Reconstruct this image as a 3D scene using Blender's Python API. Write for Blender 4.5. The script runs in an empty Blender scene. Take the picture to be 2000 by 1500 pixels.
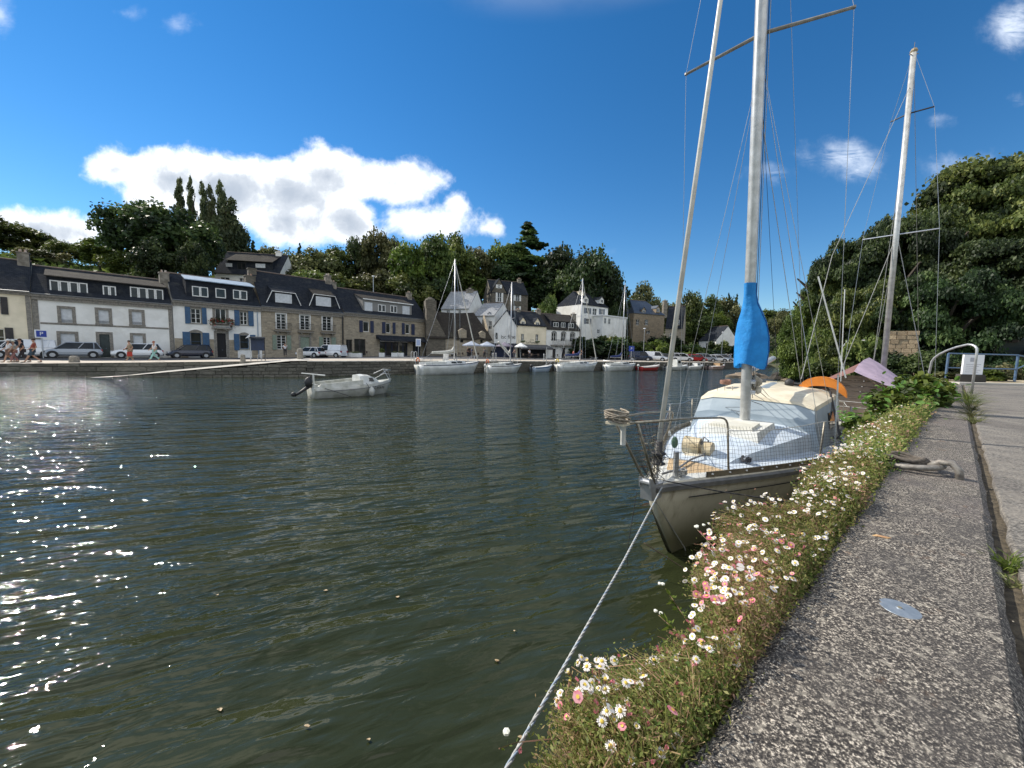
import bpy, math, random
import numpy as np
from math import sin, cos, pi, radians, atan2, sqrt, hypot
from mathutils import Vector, Matrix
random.seed(7)
RNG = np.random.default_rng(7)
S = bpy.context.scene
COL = S.collection

# ------------------------------------------------------------------ camera
F = 740.0; PITCH = radians(5.0); ROLL = math.atan(0.023); EYE = 2.6
_f = np.array([0, cos(PITCH), -sin(PITCH)]); _u0 = np.array([0, sin(PITCH), cos(PITCH)]); _r0 = np.array([1., 0, 0])
_r = _r0*cos(ROLL)+_u0*sin(ROLL); _u = -_r0*sin(ROLL)+_u0*cos(ROLL)
CAMP = np.array([0, 0, EYE])
def ray(x, y): return _f*F+_r*(x-1000)-_u*(y-750)
def onz(x, y, z):
    d = ray(x, y); return CAMP+d*((z-EYE)/d[2])
def atY(x, y, Y):
    d = ray(x, y); return CAMP+d*(Y/d[1])
cam = bpy.data.objects.new('camera', bpy.data.cameras.new('camera')); COL.objects.link(cam)
cam.data.sensor_width = 36; cam.data.lens = 36*F/2000
cam.data.clip_start = 0.05; cam.data.clip_end = 2000
cam.matrix_world = Matrix(((_r[0], _u[0], -_f[0], 0), (_r[1], _u[1], -_f[1], 0), (_r[2], _u[2], -_f[2], EYE), (0, 0, 0, 1)))
S.camera = cam

# ------------------------------------------------------------------ world, sun, exposure
SUN_AZ = radians(-60.5)      # measured from +Y towards +X
SUN_EL = radians(39)
S.view_settings.view_transform = 'Standard'; S.view_settings.look = 'None'
S.view_settings.exposure = 0.8; S.view_settings.gamma = 1; S.view_settings.use_curve_mapping = False
S.cycles.max_bounces = 6; S.cycles.transparent_max_bounces = 6; S.cycles.sample_clamp_indirect = 4
W = bpy.data.worlds.new('World'); S.world = W; W.use_nodes = True
class NT:
    def __init__(s, nt): s.t = nt; s.n = nt.nodes; s.l = nt.links
    def new(s, ty, **kw):
        n = s.n.new(ty)
        for k, v in kw.items(): setattr(n, k, v)
        return n
    def set(s, sock, v):
        if isinstance(v, bpy.types.NodeSocket): s.l.new(v, sock)
        elif v is not None:
            if isinstance(v, (tuple, list)) and len(v) == 3 and sock.type == 'RGBA': v = (*v, 1)
            sock.default_value = v
    def m(s, op, a, b=None, c=None, clamp=False):
        n = s.new('ShaderNodeMath', operation=op); n.use_clamp = clamp
        s.set(n.inputs[0], a); s.set(n.inputs[1], b); s.set(n.inputs[2], c); return n.outputs[0]
    def mix(s, f, a, b, bt='MIX'):
        n = s.new('ShaderNodeMix', data_type='RGBA', blend_type=bt); n.clamp_factor = True
        s.set(n.inputs[0], f); s.set(n.inputs[6], a); s.set(n.inputs[7], b); return n.outputs[2]
    def ramp(s, f, stops, interp='LINEAR'):
        n = s.new('ShaderNodeValToRGB'); n.color_ramp.interpolation = interp
        e = n.color_ramp.elements
        while len(e) < len(stops): e.new(0.5)
        for k, (p, c) in enumerate(stops):
            e[k].position = p; e[k].color = (*c, 1) if isinstance(c, (tuple, list)) else (c, c, c, 1)
        s.set(n.inputs[0], f); return n.outputs[0]
    def smooth(s, v, a, b):
        n = s.new('ShaderNodeMapRange', interpolation_type='SMOOTHSTEP'); s.set(n.inputs[0], v)
        n.inputs[1].default_value = a; n.inputs[2].default_value = b; return n.outputs[0]
    def noise(s, vec, scale, detail=4, rough=.55, dist=0, dim='3D'):
        n = s.new('ShaderNodeTexNoise', noise_dimensions=dim); s.set(n.inputs['Vector'], vec)
        n.inputs['Scale'].default_value = scale; n.inputs['Detail'].default_value = detail
        n.inputs['Roughness'].default_value = rough; n.inputs['Distortion'].default_value = dist; return n.outputs[0]
    def mapping(s, vec, scale=(1, 1, 1), rot=(0, 0, 0), loc=(0, 0, 0)):
        n = s.new('ShaderNodeMapping'); s.set(n.inputs[0], vec)
        n.inputs[1].default_value = loc; n.inputs[2].default_value = rot; n.inputs[3].default_value = scale; return n.outputs[0]

def build_world():
    T = NT(W.node_tree)
    for n in list(T.n): T.n.remove(n)
    sky = T.new('ShaderNodeTexSky', sky_type='NISHITA', sun_disc=False, sun_elevation=SUN_EL, sun_rotation=SUN_AZ,
                altitude=60, air_density=1.0, dust_density=.0, ozone_density=3.5)
    hs = T.new('ShaderNodeHueSaturation'); hs.inputs['Saturation'].default_value = 1.3; hs.inputs['Value'].default_value = .535
    T.l.new(sky.outputs[0], hs.inputs['Color'])
    tc = T.new('ShaderNodeTexCoord'); sp = T.new('ShaderNodeSeparateXYZ'); T.l.new(tc.outputs['Generated'], sp.inputs[0])
    x, y, z = sp.outputs
    ys = T.m('MAXIMUM', y, 0.02)
    u = T.m('DIVIDE', x, ys); v = T.m('DIVIDE', z, ys)
    cb = T.new('ShaderNodeCombineXYZ'); T.set(cb.inputs[0], u); T.set(cb.inputs[1], v)
    P = cb.outputs[0]
    n1 = T.noise(P, 5.5, 9, .62, .25); n2 = T.noise(P, 17, 6, .6, .3)
    def field(bl):
        f = None
        for (px, py, ax, ay) in bl:
            c = ray(px, py); cu, cv = c[0]/c[1], c[2]/c[1]
            a, b = ax/F, ay/F
            du = T.m('DIVIDE', T.m('SUBTRACT', u, cu), a); dv = T.m('DIVIDE', T.m('SUBTRACT', v, cv), b)
            d = T.m('SUBTRACT', 1, T.m('SQRT', T.m('ADD', T.m('MULTIPLY', du, du), T.m('MULTIPLY', dv, dv))))
            d = T.m('MULTIPLY', d, min(a, b)*11)
            f = d if f is None else T.m('SMOOTH_MAX', f, d, .12)
        return f
    nn = T.m('ADD', T.m('MULTIPLY', T.m('SUBTRACT', n1, .5), 1.1), T.m('MULTIPLY', T.m('SUBTRACT', n2, .5), .55))
    big = field([(235, 330, 75, 38), (330, 350, 120, 62), (450, 375, 130, 72), (560, 375, 130, 66), (640, 345, 90, 58), (760, 358, 98, 42),
                 (560, 430, 100, 48), (680, 430, 62, 48), (840, 436, 105, 34), (893, 404, 26, 24), (950, 446, 34, 16), (60, 452, 175, 40), (612, 282, 12, 9)])
    thin = field([(1640, 308, 85, 34), (1675, 330, 45, 26), (1865, 322, 85, 20), (1520, 338, 48, 16), (1985, 55, 62, 45), (1180, 492, 22, 9),
                  (348, 50, 27, 16), (0, 28, 22, 34), (255, 26, 14, 6), (1990, 195, 20, 12), (1830, 232, 22, 9)])
    fb = T.m('ADD', big, nn); ft = T.m('ADD', thin, nn)
    mb_ = T.smooth(fb, -.10, .30); n6 = T.noise(T.mapping(P, (3, 9, 1), (0, 0, .25)), 3, 7, .65, .5); mt = T.m('MULTIPLY', T.m('MULTIPLY', T.smooth(ft, -.12, .7), T.smooth(n6, .25, .62)), .8)
    thick = T.smooth(T.m('SUBTRACT', T.m('ADD', fb, T.m('MULTIPLY', T.m('SUBTRACT', n2, .5), .25)), T.m('MULTIPLY', T.m('SUBTRACT', v, .42), 1.6)), .12, 1.05)
    cc = T.ramp(thick, [(0, (5.6, 5.7, 5.8)), (.3, (4.6, 4.8, 5.1)), (.6, (3.0, 3.25, 3.6)), (1, (2.1, 2.4, 2.85))])
    front = T.smooth(y, .05, .2)
    # the rest of the sky, out of frame: unseen clouds added to brighten shaded facades
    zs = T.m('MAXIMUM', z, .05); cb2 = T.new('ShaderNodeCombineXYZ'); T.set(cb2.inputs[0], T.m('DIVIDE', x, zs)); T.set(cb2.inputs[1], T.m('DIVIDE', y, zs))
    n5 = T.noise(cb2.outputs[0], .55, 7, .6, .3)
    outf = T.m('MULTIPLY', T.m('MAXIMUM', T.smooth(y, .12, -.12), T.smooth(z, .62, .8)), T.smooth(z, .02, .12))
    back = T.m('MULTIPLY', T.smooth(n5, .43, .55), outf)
    skyc = T.mix(T.m('MULTIPLY', mt, front), hs.outputs[0], (4.2, 4.6, 5.2))
    skyc = T.mix(T.m('MULTIPLY', mb_, front), skyc, cc)
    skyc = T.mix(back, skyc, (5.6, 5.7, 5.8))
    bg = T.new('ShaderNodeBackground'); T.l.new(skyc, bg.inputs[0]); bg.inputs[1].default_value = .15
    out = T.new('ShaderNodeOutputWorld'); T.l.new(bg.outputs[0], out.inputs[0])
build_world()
sl = bpy.data.lights.new('sun', 'SUN'); sl.energy = 3.8; sl.angle = radians(.5); sl.color = (1, .93, .82)
sun = bpy.data.objects.new('sun', sl); COL.objects.link(sun)
sv = Vector((sin(SUN_AZ)*cos(SUN_EL), cos(SUN_AZ)*cos(SUN_EL), sin(SUN_EL)))
sun.rotation_euler = sv.to_track_quat('Z', 'Y').to_euler()

# ------------------------------------------------------------------ materials
MATS = {}
def mat(name, c1, c2=None, rough=.7, metal=0, scale=3, detail=5, bump=0, bscale=None, rnd=0, spec=.5, coat=0, aniso=(1, 1, 1),
        c3=None, c3s=.6, emis=None, trans=0, lo=.35, hi=.65):
    """principled with noise driven colour; rnd = per-object value variation"""
    if name in MATS: return MATS[name]
    m = bpy.data.materials.new(name); m.use_nodes = True; MATS[name] = m
    T = NT(m.node_tree); b = T.n['Principled BSDF']
    tc = T.new('ShaderNodeTexCoord'); vec = T.mapping(tc.outputs['Object'], aniso)
    if rnd:
        oi = T.new('ShaderNodeObjectInfo')
        va = T.new('ShaderNodeVectorMath', operation='ADD'); T.set(va.inputs[0], vec)
        cb = T.new('ShaderNodeCombineXYZ'); T.set(cb.inputs[0], T.m('MULTIPLY', oi.outputs['Random'], 60)); T.set(va.inputs[1], cb.outputs[0]); vec = va.outputs[0]
    col = (*c1, 1)
    if c2:
        f = T.smooth(T.noise(vec, scale, detail), lo, hi); col = T.mix(f, c1, c2)
    if c3:
        f = T.smooth(T.noise(vec, scale*c3s*.5, 6, .7), .52, .72); col = T.mix(f, col, c3)
    if rnd:
        hv = T.new('ShaderNodeHueSaturation'); T.set(hv.inputs['Color'], col)
        T.set(hv.inputs['Value'], T.m('ADD', 1-rnd, T.m('MULTIPLY', oi.outputs['Random'], 2*rnd))); col = hv.outputs[0]
    T.set(b.inputs['Base Color'], col)
    b.inputs['Roughness'].default_value = rough; b.inputs['Metallic'].default_value = metal
    b.inputs['Specular IOR Level'].default_value = spec; b.inputs['Coat Weight'].default_value = coat
    if bump:
        bn = T.new('ShaderNodeBump'); bn.inputs['Strength'].default_value = 1; bn.inputs['Distance'].default_value = bump
        T.set(bn.inputs['Height'], T.noise(vec, bscale or scale*4, 5, .6)); T.l.new(bn.outputs[0], b.inputs['Normal'])
    if trans:
        tr = T.new('ShaderNodeBsdfTranslucent'); T.set(tr.inputs[0], col)
        mx = T.new('ShaderNodeMixShader'); mx.inputs[0].default_value = trans
        T.l.new(b.outputs[0], mx.inputs[1]); T.l.new(tr.outputs[0], mx.inputs[2]); T.l.new(mx.outputs[0], T.n['Material Output'].inputs[0])
    return m
def masonry(name, c1, c2, mortar, bw, bh, ms=.02, bump=.02, uaxis=None):
    """rubble masonry of far walls: courses drawn in a frame along the wall"""
    if name in MATS: return MATS[name]
    m = bpy.data.materials.new(name); m.use_nodes = True; MATS[name] = m
    T = NT(m.node_tree); b = T.n['Principled BSDF']
    tc = T.new('ShaderNodeTexCoord'); sp = T.new('ShaderNodeSeparateXYZ'); T.l.new(tc.outputs['Object'], sp.inputs[0])
    ax = uaxis or (.66, .75)
    u = T.m('ADD', T.m('MULTIPLY', sp.outputs[0], ax[0]), T.m('MULTIPLY', sp.outputs[1], ax[1]))
    cb = T.new('ShaderNodeCombineXYZ'); T.set(cb.inputs[0], u); T.set(cb.inputs[1], sp.outputs[2])
    n = T.noise(cb.outputs[0], 1.2, 4)
    va = T.new('ShaderNodeVectorMath', operation='ADD'); T.set(va.inputs[0], cb.outputs[0])
    sc = T.new('ShaderNodeVectorMath', operation='SCALE'); T.set(sc.inputs[0], T.new('ShaderNodeTexNoise').outputs[1]); sc.inputs['Scale'].default_value = .08
    T.set(va.inputs[1], sc.outputs[0])
    br = T.new('ShaderNodeTexBrick'); T.set(br.inputs['Vector'], va.outputs[0])
    br.inputs['Scale'].default_value = 1; br.inputs['Brick Width'].default_value = bw; br.inputs['Row Height'].default_value = bh
    br.inputs['Mortar Size'].default_value = ms; br.inputs['Bias'].default_value = 0
    T.set(br.inputs['Color1'], c1); T.set(br.inputs['Color2'], c2); T.set(br.inputs['Mortar'], mortar)
    n2 = T.noise(tc.outputs['Object'], 5, 6, .7)
    col = T.mix(.55, br.outputs[0], T.mix(n2, (.25, .25, .25), (1.6, 1.55, 1.45)), 'MULTIPLY')
    col = T.mix(T.smooth(n, .5, .75), col, T.mix(.5, col, (.09, .085, .07)))
    T.set(b.inputs['Base Color'], col); b.inputs['Roughness'].default_value = .9
    bn = T.new('ShaderNodeBump'); bn.inputs['Distance'].default_value = bump; T.set(bn.inputs['Height'], T.m('ADD', T.m('MULTIPLY', br.outputs[1], -1), n2))
    T.l.new(bn.outputs[0], b.inputs['Normal'])
    return m

def slate(name, c1, c2, c3):
    if name in MATS: return MATS[name]
    m = bpy.data.materials.new(name); m.use_nodes = True; MATS[name] = m
    T = NT(m.node_tree); b = T.n['Principled BSDF']
    tc = T.new('ShaderNodeTexCoord'); vec = tc.outputs['Object']
    sp = T.new('ShaderNodeSeparateXYZ'); T.l.new(vec, sp.inputs[0])
    u = T.m('ADD', T.m('MULTIPLY', sp.outputs[0], .66), T.m('MULTIPLY', sp.outputs[1], .75))
    cb = T.new('ShaderNodeCombineXYZ'); T.set(cb.inputs[0], u); T.set(cb.inputs[1], sp.outputs[2])
    br = T.new('ShaderNodeTexBrick'); T.set(br.inputs['Vector'], cb.outputs[0]); br.inputs['Scale'].default_value = 1
    br.inputs['Brick Width'].default_value = .24; br.inputs['Row Height'].default_value = .13; br.inputs['Mortar Size'].default_value = .008
    T.set(br.inputs['Color1'], c1); T.set(br.inputs['Color2'], c2); T.set(br.inputs['Mortar'], tuple(k*.5 for k in c1))
    col = T.mix(T.smooth(T.noise(vec, .9, 6, .7), .5, .75), br.outputs[0], c3)
    T.set(b.inputs['Base Color'], col); b.inputs['Roughness'].default_value = .9; b.inputs['Specular IOR Level'].default_value = .03
    bn = T.new('ShaderNodeBump'); bn.inputs['Distance'].default_value = .02; T.set(bn.inputs['Height'], T.m('MULTIPLY', br.outputs[1], -1))
    T.l.new(bn.outputs[0], b.inputs['Normal'])
    return m

def leafmat(name, c1, c2, c3, trans=.3):
    if name in MATS: return MATS[name]
    m = bpy.data.materials.new(name); m.use_nodes = True; MATS[name] = m
    T = NT(m.node_tree); b = T.n['Principled BSDF']
    at = T.new('ShaderNodeAttribute'); at.attribute_name = 'tint'
    oi = T.new('ShaderNodeObjectInfo')
    col = T.ramp(at.outputs['Fac'], [(0, c1), (.55, c2), (1, c3)])
    hv = T.new('ShaderNodeHueSaturation'); T.set(hv.inputs['Color'], col)
    T.set(hv.inputs['Value'], T.m('ADD', .75, T.m('MULTIPLY', oi.outputs['Random'], .5))); T.set(hv.inputs['Hue'], T.m('ADD', .485, T.m('MULTIPLY', oi.outputs['Random'], .03)))
    T.set(b.inputs['Base Color'], hv.outputs[0]); b.inputs['Roughness'].default_value = .55; b.inputs['Specular IOR Level'].default_value = .3
    tr = T.new('ShaderNodeBsdfTranslucent'); T.set(tr.inputs[0], hv.outputs[0])
    mx = T.new('ShaderNodeMixShader'); mx.inputs[0].default_value = trans
    T.l.new(b.outputs[0], mx.inputs[1]); T.l.new(tr.outputs[0], mx.inputs[2]); T.l.new(mx.outputs[0], T.n['Material Output'].inputs[0])
    return m

# palette
white_plaster = mat('white_plaster', (.8, .79, .75), (.7, .69, .65), .85, scale=.8, c3=(.6, .58, .52), bump=.01)
cream_plaster = mat('cream_plaster', (.78, .69, .52), (.68, .6, .44), .85, scale=.8, c3=(.42, .37, .27), bump=.01)
granite = mat('granite_trim', (.26, .235, .2), (.16, .15, .13), .85, scale=6, bump=.01)
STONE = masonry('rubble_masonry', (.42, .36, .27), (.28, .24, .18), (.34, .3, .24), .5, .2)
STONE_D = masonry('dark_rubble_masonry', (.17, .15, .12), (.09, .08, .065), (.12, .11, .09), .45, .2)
SLATE = slate('dark_slate', (.035, .04, .05), (.022, .026, .034), (.06, .062, .06))
SLATE_B = slate('weathered_slate', (.06, .055, .05), (.04, .038, .035), (.08, .075, .06))
SLATE_L = slate('pale_slate', (.34, .35, .36), (.27, .28, .3), (.2, .2, .19))
zinc = mat('zinc_sheet', (.25, .33, .42), (.2, .26, .34), .8, .0, scale=2, spec=.1)
white_paint = mat('white_paint', (.75, .75, .73), (.62, .62, .6), .5, scale=6)
window_glass = mat('window_glass', (.012, .014, .016), (.025, .028, .028), .08, scale=1.5, spec=.35)
blue_paint = mat('blue_paint', (.035, .105, .21), (.03, .08, .16), .55, scale=4)
navy_paint = mat('navy_paint', (.012, .022, .07), (.01, .015, .045), .55, scale=4)
green_paint = mat('pale_green_paint', (.22, .27, .21), (.17, .21, .16), .6, scale=4)
dark_wood = mat('dark_paint', (.02, .018, .02), (.035, .03, .03), .6, scale=4)
iron = mat('black_iron', (.012, .012, .014), None, .5, .3)
concrete = mat('chimney_render', (.27, .24, .2), (.14, .125, .1), .9, scale=2, bump=.01)
shade_dark = mat('interior_dark', (.01, .01, .012), None, .8)
roller = mat('roller_shutter', (.6, .62, .64), (.5, .52, .54), .5, scale=3)

# ------------------------------------------------------------------ mesh builder
def lerp(a, b, t): return a+(b-a)*t
class MB:
    def __init__(s): s.v = []; s.f = []; s.mi = []; s.m = 0
    def add(s, vs, fs, m=None):
        b = len(s.v); s.v += [tuple(map(float, p)) for p in vs]; s.f += [tuple(b+i for i in f) for f in fs]
        s.mi += [s.m if m is None else m]*len(fs); return s
    def quad(s, a, b, c, d, m=None): return s.add([a, b, c, d], [(0, 1, 2, 3)], m)
    def hexa(s, p, m=None):   # p: 4 bottom, 4 top
        return s.add(p, [(3, 2, 1, 0), (4, 5, 6, 7), (0, 1, 5, 4), (1, 2, 6, 5), (2, 3, 7, 6), (3, 0, 4, 7)], m)
    def box(s, x0, x1, y0, y1, z0, z1, m=None):
        return s.hexa([(x0, y0, z0), (x1, y0, z0), (x1, y1, z0), (x0, y1, z0), (x0, y0, z1), (x1, y0, z1), (x1, y1, z1), (x0, y1, z1)], m)
    def fbox(s, fr, u0, u1, w0, w1, z0, z1, m=None):
        P = fr.P
        return s.hexa([P(u0, w0, z0), P(u1, w0, z0), P(u1, w1, z0), P(u0, w1, z0), P(u0, w0, z1), P(u1, w0, z1), P(u1, w1, z1), P(u0, w1, z1)], m)
    def tube(s, pts, r, n=8, m=None, cap=True):
        pts = [np.array(p, float) for p in pts]; rs = r if isinstance(r, (list, tuple)) else [r]*len(pts)
        vs = []; fs = []; prev = None
        for i, p in enumerate(pts):
            t = pts[min(i+1, len(pts)-1)]-pts[max(i-1, 0)]; t = t/(np.linalg.norm(t)+1e-9)
            if prev is None:
                a = np.array([0, 0, 1.]) if abs(t[2]) < .9 else np.array([1., 0, 0])
            else: a = prev
            x = np.cross(t, np.cross(a, t)); x /= np.linalg.norm(x)+1e-9; prev = x; y = np.cross(t, x)
            for k in range(n):
                an = 2*pi*k/n; vs.append(p+(x*cos(an)+y*sin(an))*rs[i])
        for i in range(len(pts)-1):
            for k in range(n): fs.append((i*n+k, i*n+(k+1) % n, (i+1)*n+(k+1) % n, (i+1)*n+k))
        if cap: fs.append(tuple(range(n-1, -1, -1))); fs.append(tuple((len(pts)-1)*n+k for k in range(n)))
        return s.add(vs, fs, m)
    def lathe(s, prof, n=16, c=(0, 0, 0), m=None):   # prof: (r,z)
        vs = []; fs = []
        for (r, z) in prof:
            for k in range(n): vs.append((c[0]+r*cos(2*pi*k/n), c[1]+r*sin(2*pi*k/n), c[2]+z))
        for i in range(len(prof)-1):
            for k in range(n): fs.append((i*n+k, i*n+(k+1) % n, (i+1)*n+(k+1) % n, (i+1)*n+k))
        fs.append(tuple(range(n-1, -1, -1))); fs.append(tuple((len(prof)-1)*n+k for k in range(n)))
        return s.add(vs, fs, m)
    def prism(s, poly, d, m=None):   # poly: 3D points, d: extrusion vector
        n = len(poly); P = [np.array(p, float) for p in poly]; d = np.array(d, float)
        return s.add(P+[p+d for p in P], [tuple(range(n-1, -1, -1)), tuple(range(n, 2*n))]+[(i, (i+1) % n, n+(i+1) % n, n+i) for i in range(n)], m)
    def grid(s, rows, m=None, close=False):   # rows of points
        n = len(rows[0]); vs = [p for r in rows for p in r]
        fs = [(i*n+k, i*n+(k+1) % n, (i+1)*n+(k+1) % n, (i+1)*n+k) for i in range(len(rows)-1) for k in range(n if close else n-1)]
        return s.add(vs, fs, m)
    def ball(s, c, r, n=8, m=None, sc=(1, 1, 1)):
        rows = [[(c[0]+r*sc[0]*sin(a)*cos(b), c[1]+r*sc[1]*sin(a)*sin(b), c[2]+r*sc[2]*cos(a)) for b in [2*pi*k/n for k in range(n)]] for a in [pi*(j+.02)/(n//2+.04) for j in range(n//2+1)]]
        return s.grid(rows, m, True)
    def mesh(s, name, mats, off=(0, 0, 0), smooth=False):
        me = bpy.data.meshes.new(name); o = np.array(off, float)
        me.from_pydata([tuple(np.array(p)-o) for p in s.v], [], s.f)
        if not isinstance(mats, (list, tuple)): mats = [mats]
        for m in mats: me.materials.append(m)
        if len(mats) > 1: me.polygons.foreach_set('material_index', s.mi)
        if smooth: me.polygons.foreach_set('use_smooth', [True]*len(s.f))
        me.update(); return me
    def build(s, name, mats, parent=None, smooth=False, loc=None):
        root = None
        if parent is not None:
            root = parent
            while root.parent: root = root.parent
            off = ROOTLOC.get(root.name, (0, 0, 0))
        else: off = (0, 0, 0)
        ob = bpy.data.objects.new(name, s.mesh(name, mats, off, smooth)); COL.objects.link(ob)
        if parent is not None: ob.parent = parent
        elif loc is not None: ob.location = loc; ROOTLOC[ob.name] = tuple(loc)
        return ob
ROOTLOC = {}
def tag(o, label=None, cat=None, group=None, kind=None):
    if label: o['label'] = label
    if cat: o['category'] = cat
    if group: o['group'] = group
    if kind: o['kind'] = kind
    return o
def thing(name, loc, label, cat, group=None, rz=0):
    o = bpy.data.objects.new(name, None); COL.objects.link(o); o.location = tuple(map(float, loc)); o.rotation_euler.z = rz
    o.empty_display_size = .3
    ROOTLOC[o.name] = tuple(map(float, loc)) if rz == 0 else (0, 0, 0)
    return tag(o, label, cat, group)
def kids(o): return [c for c in bpy.data.objects if c.parent == o]
CH = {}
def protokids(o):
    if o.name not in CH: CH[o.name] = [(c, protokids(c)) for c in o.children]
    return CH[o.name]
def dup(o, loc=None, rz=None, sc=None, label=None, group=None, parent=None):
    pk = protokids(o) if parent is None else None
    c = o.copy(); COL.objects.link(c)
    def rec(src, dst):
        for ch in src.children:
            if ch.get('_dup'): continue
            d = ch.copy(); COL.objects.link(d); d.parent = dst; rec(ch, d)
    rec(o, c)
    if loc is not None: c.location = tuple(map(float, loc))
    if rz is not None: c.rotation_euler = (0, 0, rz)
    if sc is not None: c.scale = sc if isinstance(sc, (tuple, list)) else (sc, sc, sc)
    if label: c['label'] = label
    if group: c['group'] = group
    return c
class Fr:
    """frame: origin, unit u (along), unit w (outward), z up"""
    def __init__(s, o, ux, w): s.o = np.array(o, float); s.ux = np.array([ux[0], ux[1], 0.]); s.w = np.array([w[0], w[1], 0.])
    def P(s, u, w, z): return s.o+s.ux*u+s.w*w+np.array([0, 0, z])
def text(body, size, m, parent, loc_m, name='lettering', ext=.003):
    cu = bpy.data.curves.new(name, 'FONT'); cu.body = body; cu.size = size; cu.extrude = ext; cu.align_x = 'CENTER'; cu.align_y = 'CENTER'
    tmp = bpy.data.objects.new('tmp_text', cu); COL.objects.link(tmp); bpy.context.view_layer.update()
    me = bpy.data.meshes.new_from_object(tmp.evaluated_get(bpy.context.evaluated_depsgraph_get())); bpy.data.objects.remove(tmp)
    me.materials.clear(); me.materials.append(m)
    o = bpy.data.objects.new(name, me); COL.objects.link(o); o.parent = parent; o.matrix_local = loc_m
    return o
def face_matrix(p, right, normal, root=None):
    """local matrix whose X is `right`, Z is `normal`, at point p (world), relative to root location"""
    r = Vector(right).normalized(); n = Vector(normal).normalized(); up = n.cross(r).normalized(); r = up.cross(n)
    q = np.array(p, float)-np.array(ROOTLOC.get(root.name, (0, 0, 0)) if root else (0, 0, 0))
    return Matrix(((r.x, up.x, n.x, q[0]), (r.y, up.y, n.y, q[1]), (r.z, up.z, n.z, q[2]), (0, 0, 0, 1)))

# ================================================================== SETTING
ND = np.array([.76, .65, 0]); ND /= np.linalg.norm(ND)            # near quay direction
NN = np.array([ND[1], -ND[0], 0])                                  # towards land
QZ = 1.85
def nq(t, s, z=QZ): return ND*t+NN*s+np.array([0, 0, z])
E0, E1 = -.28, .172                                                # coping edges
# far quay edge, facade line
FQ = [(-75, 9), (-36.4, 26.6), (-29.6, 30.2), (-17.43, 32.2), (-10.7, 39.4), (-.05, 47.6), (9.5, 54.5), (26, 64), (40, 73), (62, 92)]
RAMP_A = np.array([-29.4, 27.2]); RAMP_B = np.array([-17.43, 32.2])
WATER_POLY = FQ[:2]+[(-29.3, 31), (-22, 33)]+FQ[3:]+[(60, 84), (41, 56), (31, 46.5), (30, 40), (34, 32), (27, 24), (22, 20)]+[tuple(nq(24.6, E0)[:2]), tuple(nq(-12, E0)[:2]), (-30, -40), (-90, -40)]
FAC = [(-70, 14.5), (-48.7, 38.7), (-16.8, 74.8), (-3, 76), (4, 78), (14, 82), (34, 100), (75, 125)]
def qz(x):   # quay level along the far side
    return .86+.44*min(1, max(0, (x+36)/(36-17.4)))
def segd(px, py, poly, closed=True):
    d = np.full(px.shape, 1e9); n = len(poly)
    for i in range(n if closed else n-1):
        ax, ay = poly[i]; bx, by = poly[(i+1) % n]; dx, dy = bx-ax, by-ay
        t = np.clip(((px-ax)*dx+(py-ay)*dy)/(dx*dx+dy*dy+1e-9), 0, 1)
        d = np.minimum(d, np.hypot(px-ax-t*dx, py-ay-t*dy))
    return d
def inside(px, py, poly):
    r = np.zeros(px.shape, bool); n = len(poly); j = n-1
    for i in range(n):
        xi, yi = poly[i]; xj, yj = poly[j]
        c = ((yi > py) != (yj > py)) & (px < (xj-xi)*(py-yi)/((yj-yi)+1e-12)+xi); r ^= c; j = i
    return r
FACPOLY = FAC+[(400, 125), (400, 400), (-400, 400), (-400, 14.5)]
def hill_h(px, py):
    px = np.asarray(px, float); py = np.asarray(py, float)
    wd = segd(px, py, WATER_POLY); ins = inside(px, py, WATER_POLY); sd = np.where(ins, -wd, wd)
    fd = segd(px, py, FAC, False); behind = inside(px, py, FACPOLY); fd = np.where(behind, fd, 0)
    steep = np.interp(px, [-60, -20, 15, 45, 90], [.62, .6, .55, .28, .3]); hmax = np.interp(px, [-60, -20, 15, 45, 90, 160], [22, 24, 22, 11, 12, 30])
    far = .6+hmax*(1-np.exp(-np.maximum(fd-7, 0)*steep/hmax))
    right = px*.5-py*.5
    # right bank
    rb = .2+np.minimum(sd, 6)*.28+np.maximum(sd-6, 0)*.25
    rb = np.minimum(rb, 15)
    isr = (px > 14+np.maximum(py-16, 0)*.33) & (py < 96) & (px*.65-py*.76 > -90)
    isr = (px > np.interp(py, [-50, 12, 22, 40, 56, 84, 100], [3, 15, 20, 24, 36, 58, 75])) & (py < 105)
    near = (px*NN[0]+py*NN[1] > E0) & (px*ND[0]+py*ND[1] < 25)
    z = np.where(isr, rb, far)
    z = np.where(near, 1.0, z)
    z = np.where(sd < 1.2, -2.0, z)
    return z
def hz(x, y): return float(hill_h(np.array([x]), np.array([y]))[0])
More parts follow.
